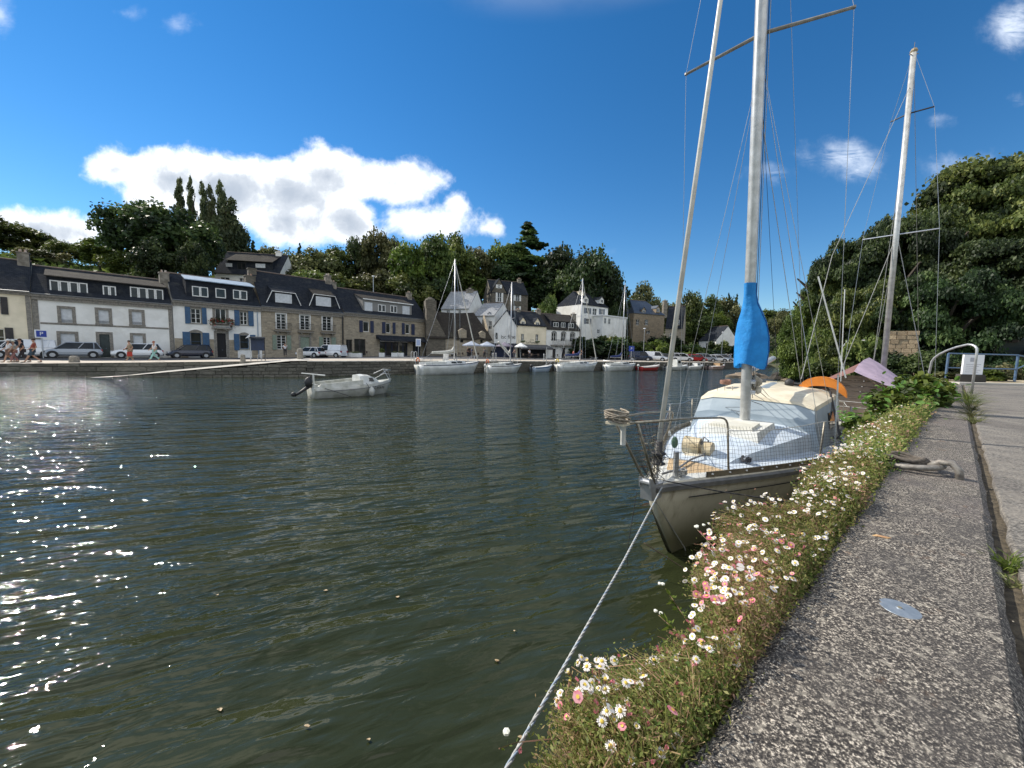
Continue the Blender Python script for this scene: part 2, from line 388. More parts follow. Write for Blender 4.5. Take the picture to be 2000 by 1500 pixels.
def build_terrain():
    xs = np.concatenate([np.arange(-400, -120, 20), np.arange(-120, 130, 2.0), np.arange(130, 420, 20)]); ys = np.concatenate([np.arange(-120, -20, 20), np.arange(-20, 160, 2.0), np.arange(160, 620, 20)])
    X, Y = np.meshgrid(xs, ys); Z = hill_h(X, Y)
    Z = np.where(Z > .5, Z+RNG.normal(0, .12, Z.shape), Z)
    n, m = X.shape; v = np.stack([X, Y, Z], -1).reshape(-1, 3)
    idx = np.arange(n*m).reshape(n, m); f = np.stack([idx[:-1, :-1], idx[:-1, 1:], idx[1:, 1:], idx[1:, :-1]], -1).reshape(-1, 4)
    me = bpy.data.meshes.new('terrain'); me.from_pydata(v.tolist(), [], f.tolist()); me.polygons.foreach_set('use_smooth', [True]*len(f))
    me.materials.append(mat('hill_earth', (.035, .045, .018), (.06, .06, .028), .95, scale=.5, c3=(.12, .085, .05), bump=.15, bscale=2))
    o = bpy.data.objects.new('terrain', me); COL.objects.link(o); tag(o, 'wooded hillside and earth banks around the harbour', kind='structure')
build_terrain()

def water_mat():
    m = bpy.data.materials.new('river_water'); m.use_nodes = True
    T = NT(m.node_tree); b = T.n['Principled BSDF']
    geo = T.new('ShaderNodeNewGeometry'); P = geo.outputs['Position']
    sp = T.new('ShaderNodeSeparateXYZ'); T.l.new(P, sp.inputs[0])
    dist = T.m('SQRT', T.m('ADD', T.m('MULTIPLY', sp.outputs[0], sp.outputs[0]), T.m('MULTIPLY', sp.outputs[1], sp.outputs[1])))
    RM = lambda deg, sc: T.mapping(T.mapping(P, rot=(0, 0, -radians(deg))), sc)
    a = RM(17, (.55, 2.1, 1)); a2 = RM(24, (1.9, 5.6, 1)); a3 = RM(8, (.2, .55, 1))
    n1 = T.noise(a, 1.25, 2.2, .5, .35); n2 = T.noise(a2, 1.5, 2.5, .5, .4); n3 = T.noise(a3, 1, 2, .5)
    patch = T.smooth(T.noise(T.mapping(P, (.12, .3, 1), (0, 0, radians(20))), 1, 3), .35, .65)
    # calmer in the lee of the quay and moored boat
    side = T.m('ADD', T.m('MULTIPLY', sp.outputs[0], float(NN[0])), T.m('MULTIPLY', sp.outputs[1], float(NN[1])))
    calm = T.smooth(side, -1.0, -4.5)
    amp = T.m('ADD', .5, T.m('MULTIPLY', calm, .5))
    h = T.m('ADD', T.m('MULTIPLY', n1, .185), T.m('ADD', T.m('MULTIPLY', T.m('MULTIPLY', n2, .042), T.m('ADD', .35, T.m('MULTIPLY', patch, 1.0))), T.m('MULTIPLY', n3, .12)))
    far = T.smooth(dist, 5, 28)
    n4 = T.noise(T.mapping(P, (3, 5, 1)), 1.6, 2, .5)
    h = T.m('ADD', h, T.m('MULTIPLY', T.m('MULTIPLY', n4, .03), far))
    h = T.m('MULTIPLY', h, amp)
    bn = T.new('ShaderNodeBump'); bn.inputs['Strength'].default_value = 1; bn.inputs['Distance'].default_value = 1.0
    T.set(bn.inputs['Height'], h); T.l.new(bn.outputs[0], b.inputs['Normal'])
    T.set(b.inputs['Base Color'], T.mix(T.smooth(T.noise(P, .4, 3), .3, .7), (.019, .024, .0095), (.026, .031, .013)))
    b.inputs['Roughness'].default_value = .02; b.inputs['IOR'].default_value = 1.34
    return m
mb = MB(); mb.quad((-500, -150, 0), (500, -150, 0), (500, 400, 0), (-500, 400, 0))
tag(mb.build('water', water_mat()), 'rippled dark green river water of the harbour', kind='structure')

# far promenade: strips between quay edge and facade line
def strip(name, fr0, fr1, zoff, m, label, x_limit=None):
    mb = MB(); N = 60; A = resample(FQL, N); B = resample(FAC2, N)
    rows = []
    for k in range(7):
        t = lerp(fr0, fr1, k/6); rows.append([(*lerp(A[i], B[i], t), qz(lerp(A[i], B[i], t)[0])+zoff) for i in range(N)])
    mb.grid(rows); o = mb.build(name, m); tag(o, label, kind='structure'); return o
def resample(pl, N):
    P = [np.array(p, float) for p in pl]; L = [0]
    for i in range(len(P)-1): L.append(L[-1]+np.linalg.norm(P[i+1]-P[i]))
    out = []
    for k in range(N):
        s = L[-1]*k/(N-1); i = min(max([j for j in range(len(L)) if L[j] <= s+1e-9]), len(P)-2)
        out.append(P[i]+(P[i+1]-P[i])*((s-L[i])/(L[i+1]-L[i])))
    return out
FQL = [(-75, 9), (-36.4, 26.6), (-27, 31.1), (-21, 33.9), (-19, 34.2), (-17.43, 32.2), (-10.7, 39.4), (-.05, 47.6), (9.5, 54.5), (26, 64), (40, 73), (62, 92)]
FAC2 = [(-72, 16), (-52, 39), (-45, 47), (-38, 56), (-33, 62), (-18, 78), (-2, 82), (12, 86), (34, 104), (60, 120), (80, 130)]
asphalt = mat('asphalt', (.055, .056, .06), (.075, .075, .078), .9, scale=1.2, c3=(.1, .095, .085), bump=.004, bscale=30)
pale_paving = mat('sandy_paving', (.42, .37, .3), (.33, .29, .24), .9, scale=.9, c3=(.27, .24, .2), bump=.004, bscale=20)
strip('pavement', 0, .27, 0, pale_paving, 'sandy promenade paving along the far quay')
strip('road', .27, 1, -.05, asphalt, 'grey asphalt road in front of the harbour houses')

# far quay wall with stone blocks
quay_stone = [mat('quay_stone', (.15, .14, .115), (.085, .08, .065), .9, scale=5, c3=(.05, .055, .035), bump=.02, bscale=9, rnd=.3)]
backing = mat('wall_joint', (.035, .034, .028), None, .95)
kerb_white = mat('pale_coping', (.5, .47, .42), (.36, .34, .3), .85, scale=2)
qwall = thing('quay_wall', (0, 0, 0), None, None); tag(qwall, 'stone quay wall of the far bank with block courses', kind='structure')
def unit_block():
    mb = MB(); b = .06
    x0, x1, y0, y1, z0, z1 = -.5, .5, -.5, .5, -.5, .5
    # chamfered front (front = +Y)
    pts = [(x0, y0, z0), (x1, y0, z0), (x1, y0, z1), (x0, y0, z1), (x0, .3, z0), (x1, .3, z0), (x1, .3, z1), (x0, .3, z1), (x0+b, .5, z0+b*1.6), (x1-b, .47, z0+b*1.6), (x1-b, .5, z1-b*1.6), (x0+b, .45, z1-b*1.6)]
    mb.add(pts, [(0, 4, 5, 1), (1, 5, 6, 2), (2, 6, 7, 3), (3, 7, 4, 0), (4, 8, 9, 5), (5, 9, 10, 6), (6, 10, 11, 7), (7, 11, 8, 4), (8, 11, 10, 9)])
    return mb
BLOCKM = unit_block().mesh('stone', quay_stone)
nblocks = [0]
farstones = MB()
def block_run(A, B, ztopA, ztopB, zmin, rows, bl, parent, front, single=True, coping=True):
    A = np.array(A, float); B = np.array(B, float); L = np.linalg.norm(B-A); d = (B-A)/L; n = np.array([d[1], -d[0]])*front
    ang = atan2(d[1], d[0]) if front < 0 else atan2(-d[1], -d[0])
    hs = (max(ztopA, ztopB)-zmin)/rows
    bm = MB()
    P0 = A-n*.0; P1 = B-n*.0
    bm.add([(*(P0-n*.12), zmin), (*(P1-n*.12), zmin), (*(P1-n*.12), ztopB-.01), (*(P0-n*.12), ztopA-.01), (*(P0-n*.6), zmin), (*(P1-n*.6), zmin), (*(P1-n*.6), ztopB-.01), (*(P0-n*.6), ztopA-.01)],
           [(0, 1, 2, 3), (0, 4, 5, 1), (4, 7, 6, 5), (3, 2, 6, 7), (0, 3, 7, 4), (1, 5, 6, 2)])
    bm.build('wall_core', backing, parent)
    for r in range(rows):
        z = zmin+hs*r; u = -random.uniform(0, bl*.7)
        while u < L:
            w = bl*random.uniform(.7, 1.35); u0 = max(u, 0); u1 = min(u+w-.02, L); u += w
            if u1-u0 < .12: continue
            um = (u0+u1)/2; zt = lerp(ztopA, ztopB, um/L)
            z1 = min(z+hs-.02, zt-.01)
            if z1-z < .08: continue
            c = A+d*um-n*.07+n*random.uniform(-.015, .02)
            if single and nblocks[0] < 290:
                o = bpy.data.objects.new('stone', BLOCKM); COL.objects.link(o); o.parent = parent
                o.location = (c[0], c[1], (z+z1)/2); o.scale = (u1-u0, .16, z1-z); o.rotation_euler = (random.uniform(-.015, .015), 0, atan2(-n[0], n[1])); nblocks[0] += 1
            else:
                fr = Fr((*c, 0), d, n); farstones.fbox(fr, -(u1-u0)/2, (u1-u0)/2, -.08, .06+random.uniform(0, .03), z, z1)
# ramp wall (right of it the main wall)
block_run(tuple(RAMP_A), RAMP_B, .0, 1.33, -.1, 5, .8, qwall, 1)
block_run(RAMP_B, (-10.7, 39.4), 1.27, 1.27, -.1, 5, .85, qwall, 1)
block_run((-36.4, 26.6), (-27.0, 31.1), .84, 1.05, -.1, 3, 1.4, qwall, 1)
block_run((-27, 31.1), (-19, 34.9), 1.05, 1.24, -.1, 3, 1.4, qwall, 1)
block_run((-44, 22.8), (-36.4, 26.6), .84, .84, -.1, 3, 1.4, qwall, 1)
block_run((-10.7, 39.4), (-.05, 47.6), 1.27, 1.27, -.1, 5, .9, qwall, 1)
block_run((-.05, 47.6), (9.5, 54.5), 1.27, 1.27, -.1, 5, .9, qwall, 1, False)
block_run((9.5, 54.5), (26, 64), 1.27, 1.27, -.1, 5, .9, qwall, 1, False)
block_run((26, 64), (40, 73), 1.27, 1.27, -.1, 5, 1, qwall, 1, False)
block_run((40, 73), (62, 92), 1.27, 1.27, -.1, 5, 1.1, qwall, 1, False)
fs_ = farstones.build('stone_courses', quay_stone, qwall); fs_['kind'] = 'stuff'
# pale coping strip of the quay
mb = MB()
pl = [(-17.43, 32.2), (-10.7, 39.4), (-.05, 47.6), (9.5, 54.5), (26, 64), (40, 73), (62, 92)]
for i in range(len(pl)-1):
    A = np.array(pl[i]); B = np.array(pl[i+1]); d = (B-A)/np.linalg.norm(B-A); n = np.array([d[1], -d[0]]); fr = Fr((*A, 0), d, n)
    mb.fbox(fr, 0, np.linalg.norm(B-A), -.38, .06, 1.262, 1.345)
mb.build('coping', kerb_white, qwall)
mb = MB(); fr0 = (np.array([-29.3, 31])-np.array([-36.4, 26.6])); Lr = np.linalg.norm(fr0); fr0 = fr0/Lr
fr = Fr((-36.4, 26.6, 0), fr0, (fr0[1], -fr0[0])); mb.fbox(fr, -9, Lr-.02, -.4, .05, .845, .885); mb.build('coping', mat('left_coping', (.36, .33, .28), (.25, .23, .2), .9, scale=2), qwall)
# slipway
mb = MB(); d = (RAMP_B-RAMP_A)/np.linalg.norm(RAMP_B-RAMP_A); n = np.array([d[1], -d[0]])
Lr = np.linalg.norm(RAMP_B-RAMP_A)
C0 = RAMP_A-d*1.2; top = lambda u: -.05+1.37*min(1, max(0, u/(Lr*.93)))
rows = []
for w in (0.02, -.5, -3.2):
    rows.append([(*(RAMP_A+d*u-n*(-w)), top(u)+(.05 if w > -.6 else .16*min(1, u/3))) for u in np.linspace(-.8, Lr, 12)])
mb.grid(rows)
mb.build('slipway', mat('slipway_concrete', (.42, .4, .35), (.3, .28, .25), .9, scale=1.5, bump=.01), qwall)

# ------------------------------------------------ near quay: coping stones, pavement
cop = bpy.data.materials.new('speckled_coping_concrete'); cop.use_nodes = True
T = NT(cop.node_tree); b = T.n['Principled BSDF']; tc = T.new('ShaderNodeNewGeometry'); V = tc.outputs['Position']
sp1 = T.noise(V, 150, 4, .65); sp2 = T.noise(V, 330, 3, .6); pt = T.noise(V, 3.2, 5, .65); pt2 = T.noise(V, 9, 5, .7)
col = T.ramp(T.m('ADD', T.m('MULTIPLY', sp1, .65), T.m('MULTIPLY', sp2, .35)), [(.42, (.011, .009, .008)), (.49, (.05, .043, .037)), (.54, (.16, .14, .115)), (.605, (.6, .535, .44))])
pt3 = T.noise(V, 28, 4, .6)
col = T.mix(T.smooth(pt, .42, .68), col, T.mix(.6, col, (.05, .045, .042))); col = T.mix(T.m('MULTIPLY', T.smooth(pt3, .55, .68), .45), col, (.42, .38, .31))
col = T.mix(T.m('MULTIPLY', T.smooth(T.noise(V, 1.3, 3), .5, .62), .35), col, (.12, .1, .095))
col = T.mix(T.m('MULTIPLY', T.smooth(pt2, .6, .75), .55), col, (.16, .08, .035))
T.set(b.inputs['Base Color'], col); b.inputs['Roughness'].default_value = .88
bn = T.new('ShaderNodeBump'); bn.inputs['Distance'].default_value = .004; T.set(bn.inputs['Height'], T.m('ADD', sp1, T.m('MULTIPLY', pt2, 1.5))); T.l.new(bn.outputs[0], b.inputs['Normal'])
nw = thing('near_quay', (0, 0, 0), None, None); tag(nw, 'near stone quay edge with speckled coping under the daisies', kind='structure')
t = -2.0; cuts = [-2.0]
for L in (2.62, 2.35, 2.15, 2.4, 2.2, 2.5, 2.3, 2.4, 2.4, 2.3, 2.3): cuts.append(cuts[-1]+L)
for i in range(len(cuts)-1):
    mb = MB(); t0, t1 = cuts[i]+.004, cuts[i+1]-.004; K = int((t1-t0)/.05); rr = []
    # rounded worn edge profile with irregular lip
    prof = [(E0+.0, -.45), (E0, -.06), (E0+.012, -.018), (E0+.04, 0), (E0+.15, .003), (E1-.12, .002), (E1-.03, -.003), (E1-.004, -.03), (E1, -.3)]
    off = random.uniform(-.006, .006); dz = random.uniform(-.004, .004)
    for k in range(K+1):
        tt = lerp(t0, t1, k/K); j = [nnoise for nnoise in (sin(tt*17)+sin(tt*41.3+1)+sin(tt*7.7+2),)][0]*.0045+random.uniform(-.004, .004)
        j2 = random.uniform(-.003, .003)+sin(tt*9)*.003
        rr.append([nq(tt, s+off+(j if q < 4 else 0)+(j2 if q > 6 else 0), QZ+z+dz+(random.uniform(-.0015, .0015) if q > 1 else 0)) for q, (s, z) in enumerate(prof)])
    mb.grid(rr); n = len(prof); base = len(mb.v)-n*(K+1)
    mb.f.append(tuple(range(n))); mb.mi.append(0); mb.f.append(tuple(K*n+q for q in range(n-1, -1, -1))); mb.mi.append(0)
    mb.build('coping_stone', cop, nw, smooth=False)
mb = MB(); mb.hexa([nq(-12, E0+.03, -2), nq(24.6, E0+.03, -2), nq(24.6, .3, -2), nq(-12, .3, -2), nq(-12, E0+.03, QZ-.3), nq(24.6, E0+.03, QZ-.3), nq(24.6, .3, QZ-.3), nq(-12, .3, QZ-.3)])
mb.build('wall_face', mat('quay_face', (.10, .095, .075), (.05, .05, .035), .9, scale=4, bump=.03), nw)
slab = bpy.data.materials.new('worn_pavement'); slab.use_nodes = True
T = NT(slab.node_tree); b = T.n['Principled BSDF']; V = T.new('ShaderNodeNewGeometry').outputs['Position']
s1 = T.noise(V, 70, 4, .65); s2 = T.noise(T.mapping(V, (1, .35, 1), (0, 0, .7)), 9, 6, .7); s3 = T.noise(V, 1.1, 4, .6); s4 = T.noise(V, 26, 5, .75)
col = T.ramp(s1, [(.38, (.05, .045, .04)), (.5, (.13, .12, .105)), (.62, (.26, .235, .2))]); col = T.mix(T.smooth(s2, .45, .62), col, T.mix(.5, col, (.24, .215, .18))); col = T.mix(T.smooth(s3, .5, .65), col, T.mix(.5, col, (.07, .06, .055))); col = T.mix(T.m('MULTIPLY', T.smooth(s4, .62, .7), .6), col, (.33, .3, .25))
T.set(b.inputs['Base Color'], col); b.inputs['Roughness'].default_value = .9
bn = T.new('ShaderNodeBump'); bn.inputs['Distance'].default_value = .006; T.set(bn.inputs['Height'], T.m('ADD', s1, T.m('MULTIPLY', s4, 1.2))); T.l.new(bn.outputs[0], b.inputs['Normal'])
mb = MB()
for i, (t0, t1) in enumerate([(-12, 24.6)]):
    rows = [[nq(tt, s+(.006*sin(tt*11)+random.uniform(-.004, .004) if s < .3 else 0), z) for tt in np.linspace(t0, t1, 160)] for (s, z) in ((.212, QZ-.25), (.212, QZ-.02), (.22, QZ-.01), (.5, QZ-.008), (3.6, QZ-.008), (9, QZ-.01), (16, QZ-.01))]
    mb.grid(rows)
tag(mb.build('pavement', slab), 'worn grey quay pavement beside the coping gap', kind='structure')
mb = MB(); mb.hexa([nq(-12, .1, 0), nq(24.6, .1, 0), nq(24.6, .3, 0), nq(-12, .3, 0), nq(-12, .1, QZ-.04), nq(24.6, .1, QZ-.04), nq(24.6, .3, QZ-.04), nq(-12, .3, QZ-.04)])
mb.build('joint_soil', mat('gap_soil', (.05, .04, .026), (.12, .095, .06), .95, scale=30, bump=.01), nw)

# ================================================================== HOUSES
class House:
    def __init__(s, name, label, xa, Da, xb, Db, zb, yref=690, loc=None):
        A = atY(xa, yref, Da); B = atY(xb, yref, Db); s.L = float(np.linalg.norm((B-A)[:2])); u = (B-A)[:2]/s.L
        s.ux = np.array([*u, 0.]); w = np.array([u[1], -u[0], 0.])
        if np.dot(w[:2], -A[:2]) < 0: w = -w
        s.w = w; s.o = np.array([A[0], A[1], 0.]); s.zb = zb; s.fr = Fr(s.o, u, w[:2])
        s.t = thing(name, (*A[:2], zb), label, 'house'); s.ops = []; s.mbs = {}
    def hit(s, x, y, w=0):
        d = ray(x, y); o = s.o+s.w*w; t = ((o-CAMP)@s.w)/(d@s.w); p = CAMP+d*t; return float((p-s.o)@s.ux), float(p[2])
    def rect(s, x0, y0, x1, y1, w=0):
        ym, xm = (y0+y1)/2, (x0+x1)/2
        return s.hit(x0, ym, w)[0], s.hit(x1, ym, w)[0], s.hit(xm, y1, w)[1], s.hit(xm, y0, w)[1]
    def walls(s, ze, depth, zr, m, ridge_w=None, hip=False, parapet=False):
        """front wall with openings, gable ends and back"""
        s.ze, s.depth, s.zr = ze, depth, zr; rw = -depth/2 if ridge_w is None else ridge_w; s.rw = rw
        us = sorted({0, s.L, *[q for o in s.ops for q in o[:2] if 0 < q < s.L]}); zs = sorted({s.zb-2.5, ze, *[q for o in s.ops for q in o[2:4] if s.zb-2.5 < q < ze]})
        mb = MB(); P = s.fr.P
        for i in range(len(us)-1):
            for j in range(len(zs)-1):
                um, zm = (us[i]+us[i+1])/2, (zs[j]+zs[j+1])/2
                if any(o[0] < um < o[1] and o[2] < zm < o[3] for o in s.ops): continue
                mb.quad(P(us[i], 0, zs[j]), P(us[i+1], 0, zs[j]), P(us[i+1], 0, zs[j+1]), P(us[i], 0, zs[j+1]))
        for (a, b, c, d) in [o[:4] for o in s.ops]:
            a, b, d = max(a, 0), min(b, s.L), min(d, ze); r = -.22
            for q in ((P(a, 0, c), P(a, r, c), P(a, r, d), P(a, 0, d)), (P(b, 0, c), P(b, 0, d), P(b, r, d), P(b, r, c)), (P(a, 0, d), P(a, r, d), P(b, r, d), P(b, 0, d)), (P(a, 0, c), P(b, 0, c), P(b, r, c), P(a, r, c))): mb.quad(*q)
            mb.quad(P(a, r, c), P(b, r, c), P(b, r, d), P(a, r, d))
        zz = s.zb-2.5
        for u in (0, s.L):
            if parapet or hip: mb.quad(P(u, 0, zz), P(u, -depth, zz), P(u, -depth, ze), P(u, 0, ze))
            else: mb.add([P(u, 0, zz), P(u, -depth, zz), P(u, -depth, ze), P(u, rw, zr), P(u, 0, ze)], [(0, 1, 2, 3, 4)])
        mb.quad(P(0, -depth, zz), P(s.L, -depth, zz), P(s.L, -depth, ze), P(0, -depth, ze))
        s.wall = mb.build('wall', m, s.t); return s
    def roof(s, m, over=.25, e0=.0, e1=.0, hip=0, th=.14, name='roof'):
        P = s.fr.P; ze, zr, rw, d = s.ze, s.zr, s.rw, s.depth; k = (zr-ze)/(-rw); k2 = (zr-ze)/(d+rw)
        mb = MB(); a, b = -e0, s.L+e1
        f0 = (over, ze-k*over+.03); bk = (-d-over, ze-k2*over+.03)
        # slab: front slope, back slope (hip: ridge shortened)
        F0, F1 = P(a, *f0), P(b, *f0); R0, R1 = P(a+hip, rw, zr+.05), P(b-hip, rw, zr+.05); B0, B1 = P(a, *bk), P(b, *bk); t = np.array([0, 0, th])
        mb.hexa([F0, F1, R1, R0, F0+t, F1+t, R1+t, R0+t]); mb.hexa([R0+[0, 0, .002], R1+[0, 0, .002], B1, B0, R0+t*1.01, R1+t*1.01, B1+t, B0+t])
        if hip: mb.add([F0+t, R0+t, B0+t, F1+t, R1+t, B1+t, F0, B0, F1, B1], [(0, 2, 1), (3, 4, 5), (6, 7, 2, 0), (8, 3, 5, 9)])
        s.roofo = mb.build(name, m, s.t)
        mb = MB(); mb.tube([R0+t*1.1, R1+t*1.1], .1, 6); mb.build('ridge_tiles', mat('ridge_clay', (.13, .085, .07), (.09, .08, .07), .9, scale=3), s.roofo)
        return s
    def gutter(s, z=None, h=.28, m=None, w=.28, zoff=-.02):
        z = s.ze if z is None else z
        mb = MB(); mb.fbox(s.fr, .0, s.L, .003, w*.6, z-h+zoff, z-h*.5+zoff); mb.fbox(s.fr, -.02, s.L+.02, .003, w, z-h*.5+zoff, z+zoff-.03)
        mb.build('cornice', m or granite, s.t)
        mb = MB(); mb.tube([s.fr.P(0, w+.05, z+zoff-.05), s.fr.P(s.L, w+.05, z+zoff-.05)], .06, 6); mb.build('gutter', mat('grey_gutter', (.16, .165, .17), None, .4, .3), s.t)
    def window(s, r, style='casement', w=0, frame=None, fm=None, div=2, rows=3, pane=True, sill=None, op=True, parent=None, t=.06):
        u0, u1, z0, z1 = r
        if op and w == 0: s.ops.append(r)
        q = dict(r=r, style=style, w=w, fm=fm or white_paint, div=div, rows=rows, sill=sill, t=t)
        s._win(q)
    def _win(s, q):
        u0, u1, z0, z1 = q['r']; w = q['w']-(.14 if q['w'] == 0 else .0); t = q['t']; fr = s.fr
        if q['style'] == 'roller':
            mb = MB(); mb.fbox(fr, u0+.005, u1-.005, w-.04, w, z0, z1); n = max(3, int((z1-z0)/.14))
            for i in range(n): zz = z0+(z1-z0)*i/n; mb.fbox(fr, u0+.02, u1-.02, w, w+.012, zz+.01, zz+(z1-z0)/n-.012)
            mb.build('roller_shutter', q['fm'] if q['fm'] is not white_paint else roller, s.t); return
        mb = MB()
        mb.fbox(fr, u0, u1, w-.05, w, z1-t, z1); mb.fbox(fr, u0, u1, w-.05, w, z0, z0+t)
        mb.fbox(fr, u0, u0+t, w-.05, w, z0+t, z1-t); mb.fbox(fr, u1-t, u1, w-.05, w, z0+t, z1-t)
        for i in range(1, q['div']):
            uu = lerp(u0, u1, i/q['div']); tt = t*(.75 if q['div'] == 2 else .8); mb.fbox(fr, uu-tt, uu+tt, w-.045, w+.004, z0+t, z1-t)
        for i in range(1, q['rows']):
            zz = lerp(z0, z1, i/q['rows']); mb.fbox(fr, u0+t, u1-t, w-.035, w-.004, zz-t*.3, zz+t*.3)
        wi = mb.build('window', q['fm'], s.t)
        mb = MB(); mb.fbox(fr, u0+.02, u1-.02, w-.06, w-.038, z0+.02, z1-.02); mb.build('pane', window_glass, wi)
    def surround(s, r, t=.2, m=granite, arch=0, w=.035, sill=True):
        u0, u1, z0, z1 = r; mb = MB(); fr = s.fr; P = fr.P
        mb.fbox(fr, u0-t, u0, .003, w, z0, z1); mb.fbox(fr, u1, u1+t, .003, w, z0, z1)
        if sill: mb.fbox(fr, u0-t*1.1, u1+t*1.1, .003, w+.07, z0-t*.7, z0-.001)
        if arch:
            N = 8; lo = [P(lerp(u0-t, u1+t, k/N), .003, z1) for k in range(N+1)]; hi = [P(lerp(u0-t, u1+t, k/N), .003, z1+t*.8+arch*sin(pi*k/N)) for k in range(N+1)]
            mb.prism(lo+hi[::-1], s.w*(w-.003))
        else: mb.fbox(fr, u0-t, u1+t, .003, w, z1+.001, z1+t)
        mb.build('stone_surround', m, s.t)
    def shutter(s, u0, u1, z0, z1, m, w=.05):
        mb = MB(); mb.fbox(s.fr, u0, u1, w, w+.04, z0, z1)
        n = max(3, int((z1-z0)/.16))
        for i in range(n): zz = lerp(z0+.06, z1-.06, i/n); mb.fbox(s.fr, u0+.05, u1-.05, w+.04, w+.055, zz, zz+(z1-z0)/n*.6)
        mb.build('shutter', m, s.t)
    def door(s, r, m=dark_wood, w=-.15, op=True, panels=True):
        u0, u1, z0, z1 = r
        if op: s.ops.append(r)
        mb = MB(); mb.fbox(s.fr, u0, u1, w-.05, w, z0, z1)
        um = (u0+u1)/2
        if panels:
            for a, b in ((u0+.08, um-.05), (um+.05, u1-.08)):
                for c, d in ((z0+.1, lerp(z0, z1, .4)), (lerp(z0, z1, .45), z1-.1)): mb.fbox(s.fr, a, b, w, w+.02, c, d)
        d = mb.build('door', m, s.t)
        mb = MB(); mb.ball(s.fr.P(um+.08, w+.05, z0+1.0), .04, 6); mb.build('handle', zinc, d)
    def box(s, name, u0, u1, w0, w1, z0, z1, m, parent=None):
        mb = MB(); mb.fbox(s.fr, u0, u1, w0, w1, z0, z1); return mb.build(name, m, parent or s.t)
    def chimney(s, u, w, ztop, wu=.9, ww=.5, m=concrete, zlow=None, pots=2):
        zl = s.ze-.2 if zlow is None else zlow
        mb = MB(); mb.fbox(s.fr, u-wu/2, u+wu/2, w-ww/2, w+ww/2, zl, ztop); mb.fbox(s.fr, u-wu/2-.06, u+wu/2+.06, w-ww/2-.06, w+ww/2+.06, ztop+.002, ztop+.12)
        c = mb.build('chimney', m, s.roofo)
        for i in range(pots):
            mb = MB(); p = s.fr.P(u+(i-(pots-1)/2)*.35, w, ztop+.12); mb.lathe([(.12, 0), (.1, .3), (.12, .32)], 8, p); mb.build('chimney_pot', mat('terracotta_pot', (.35, .2, .13), (.5, .45, .4), .8), s.t)
    def shed_dormer(s, u0, u1, z0, z1, wd, wr, zr, cheek, roofm, over=.3, fascia=None, front=None, th=.1, taper=0):
        """dormer face at depth wd (negative), its roof running back to (wr, zr)"""
        P = s.fr.P; mb = MB()
        mb.add([P(u0, wd, z0), P(u1, wd, z0), P(u1-taper, wd, z1), P(u0+taper, wd, z1)], [(0, 1, 2, 3)])
        for u, q in ((u0, u0+taper), (u1, u1-taper)): mb.add([P(u, wd, z0), P(q, wd, z1), P(q, wr, zr), P(u, wr, z0)], [(0, 1, 2, 3)])
        d = mb.build('dormer', cheek, s.t)
        k = (zr-z1)/(wd-wr); a, b = u0+taper-.15, u1-taper+.15
        q = [P(a, wd+over, z1-k*over), P(b, wd+over, z1-k*over), P(b, wr, zr), P(a, wr, zr)]; mb = MB(); mb.hexa(q+[p+np.array([0, 0, th]) for p in q])
        mb.build('dormer_roof', roofm, d)
        if fascia: mb = MB(); mb.fbox(s.fr, a, b, wd+over+.002, wd+over+.04, z1-k*over-.04, z1-k*over+th+.02); mb.build('fascia', fascia, d)
        return d
    def balcony(s, u0, u1, z0, z1, proj=.5, slab=granite, belly=0, bars=True):
        mb = MB(); mb.fbox(s.fr, u0, u1, .04, proj, z0-.14, z0)
        for u in (lerp(u0, u1, .2), lerp(u0, u1, .8)): mb.fbox(s.fr, u-.08, u+.08, .04, proj*.7, z0-.4, z0-.142)
        b = mb.build('balcony', slab, s.t)
        mb = MB(); P = s.fr.P; r = .018
        for z in (z0+.06, z1): mb.tube([P(u0, .05, z), P(u0, proj, z), P(u1, proj, z), P(u1, .05, z)], r*1.3, 5)
        n = int((u1-u0)/.13)
        for i in range(n+1):
            u = lerp(u0, u1, i/n); mb.tube([P(u, proj, z0+.06), P(u, proj+belly, lerp(z0, z1, .4)), P(u, proj, z1)], r*.8, 4)
        mb.build('railing', iron, b)

base_z = lambda x: qz(x)-.03
# ---- b0 cream house at far left
H = House('house', 'cream rendered house with dark slate roof and black shutters at the left edge', -410, 29.7, 69, 38.6, base_z(-50))
ze = H.hit(40, 568)[1]
for r in ((0, 580, 13, 614), (-40, 642, 10, 690), (-90, 575, -76, 612), (-120, 640, -95, 672)): H.window(H.rect(*r))
R_ = H.rect(2, 580, 15.5, 614); H.shutter(R_[0], R_[1], R_[2], R_[3], dark_wood)
R_ = H.rect(10, 640, 26.5, 663); H.shutter(R_[0], R_[1], R_[2], R_[3], dark_wood)
H.walls(ze, 8.5, ze+3.3, cream_plaster); H.roof(SLATE); H.gutter(h=.4); H.chimney(H.L-.5, -3.9, H.zr+.9, .8, .9)
mb = MB(); mb.fbox(H.fr, H.L-.35, H.L-.02, .003, .05, H.zb-.5, ze-.4); mb.build('quoin', granite, H.t)
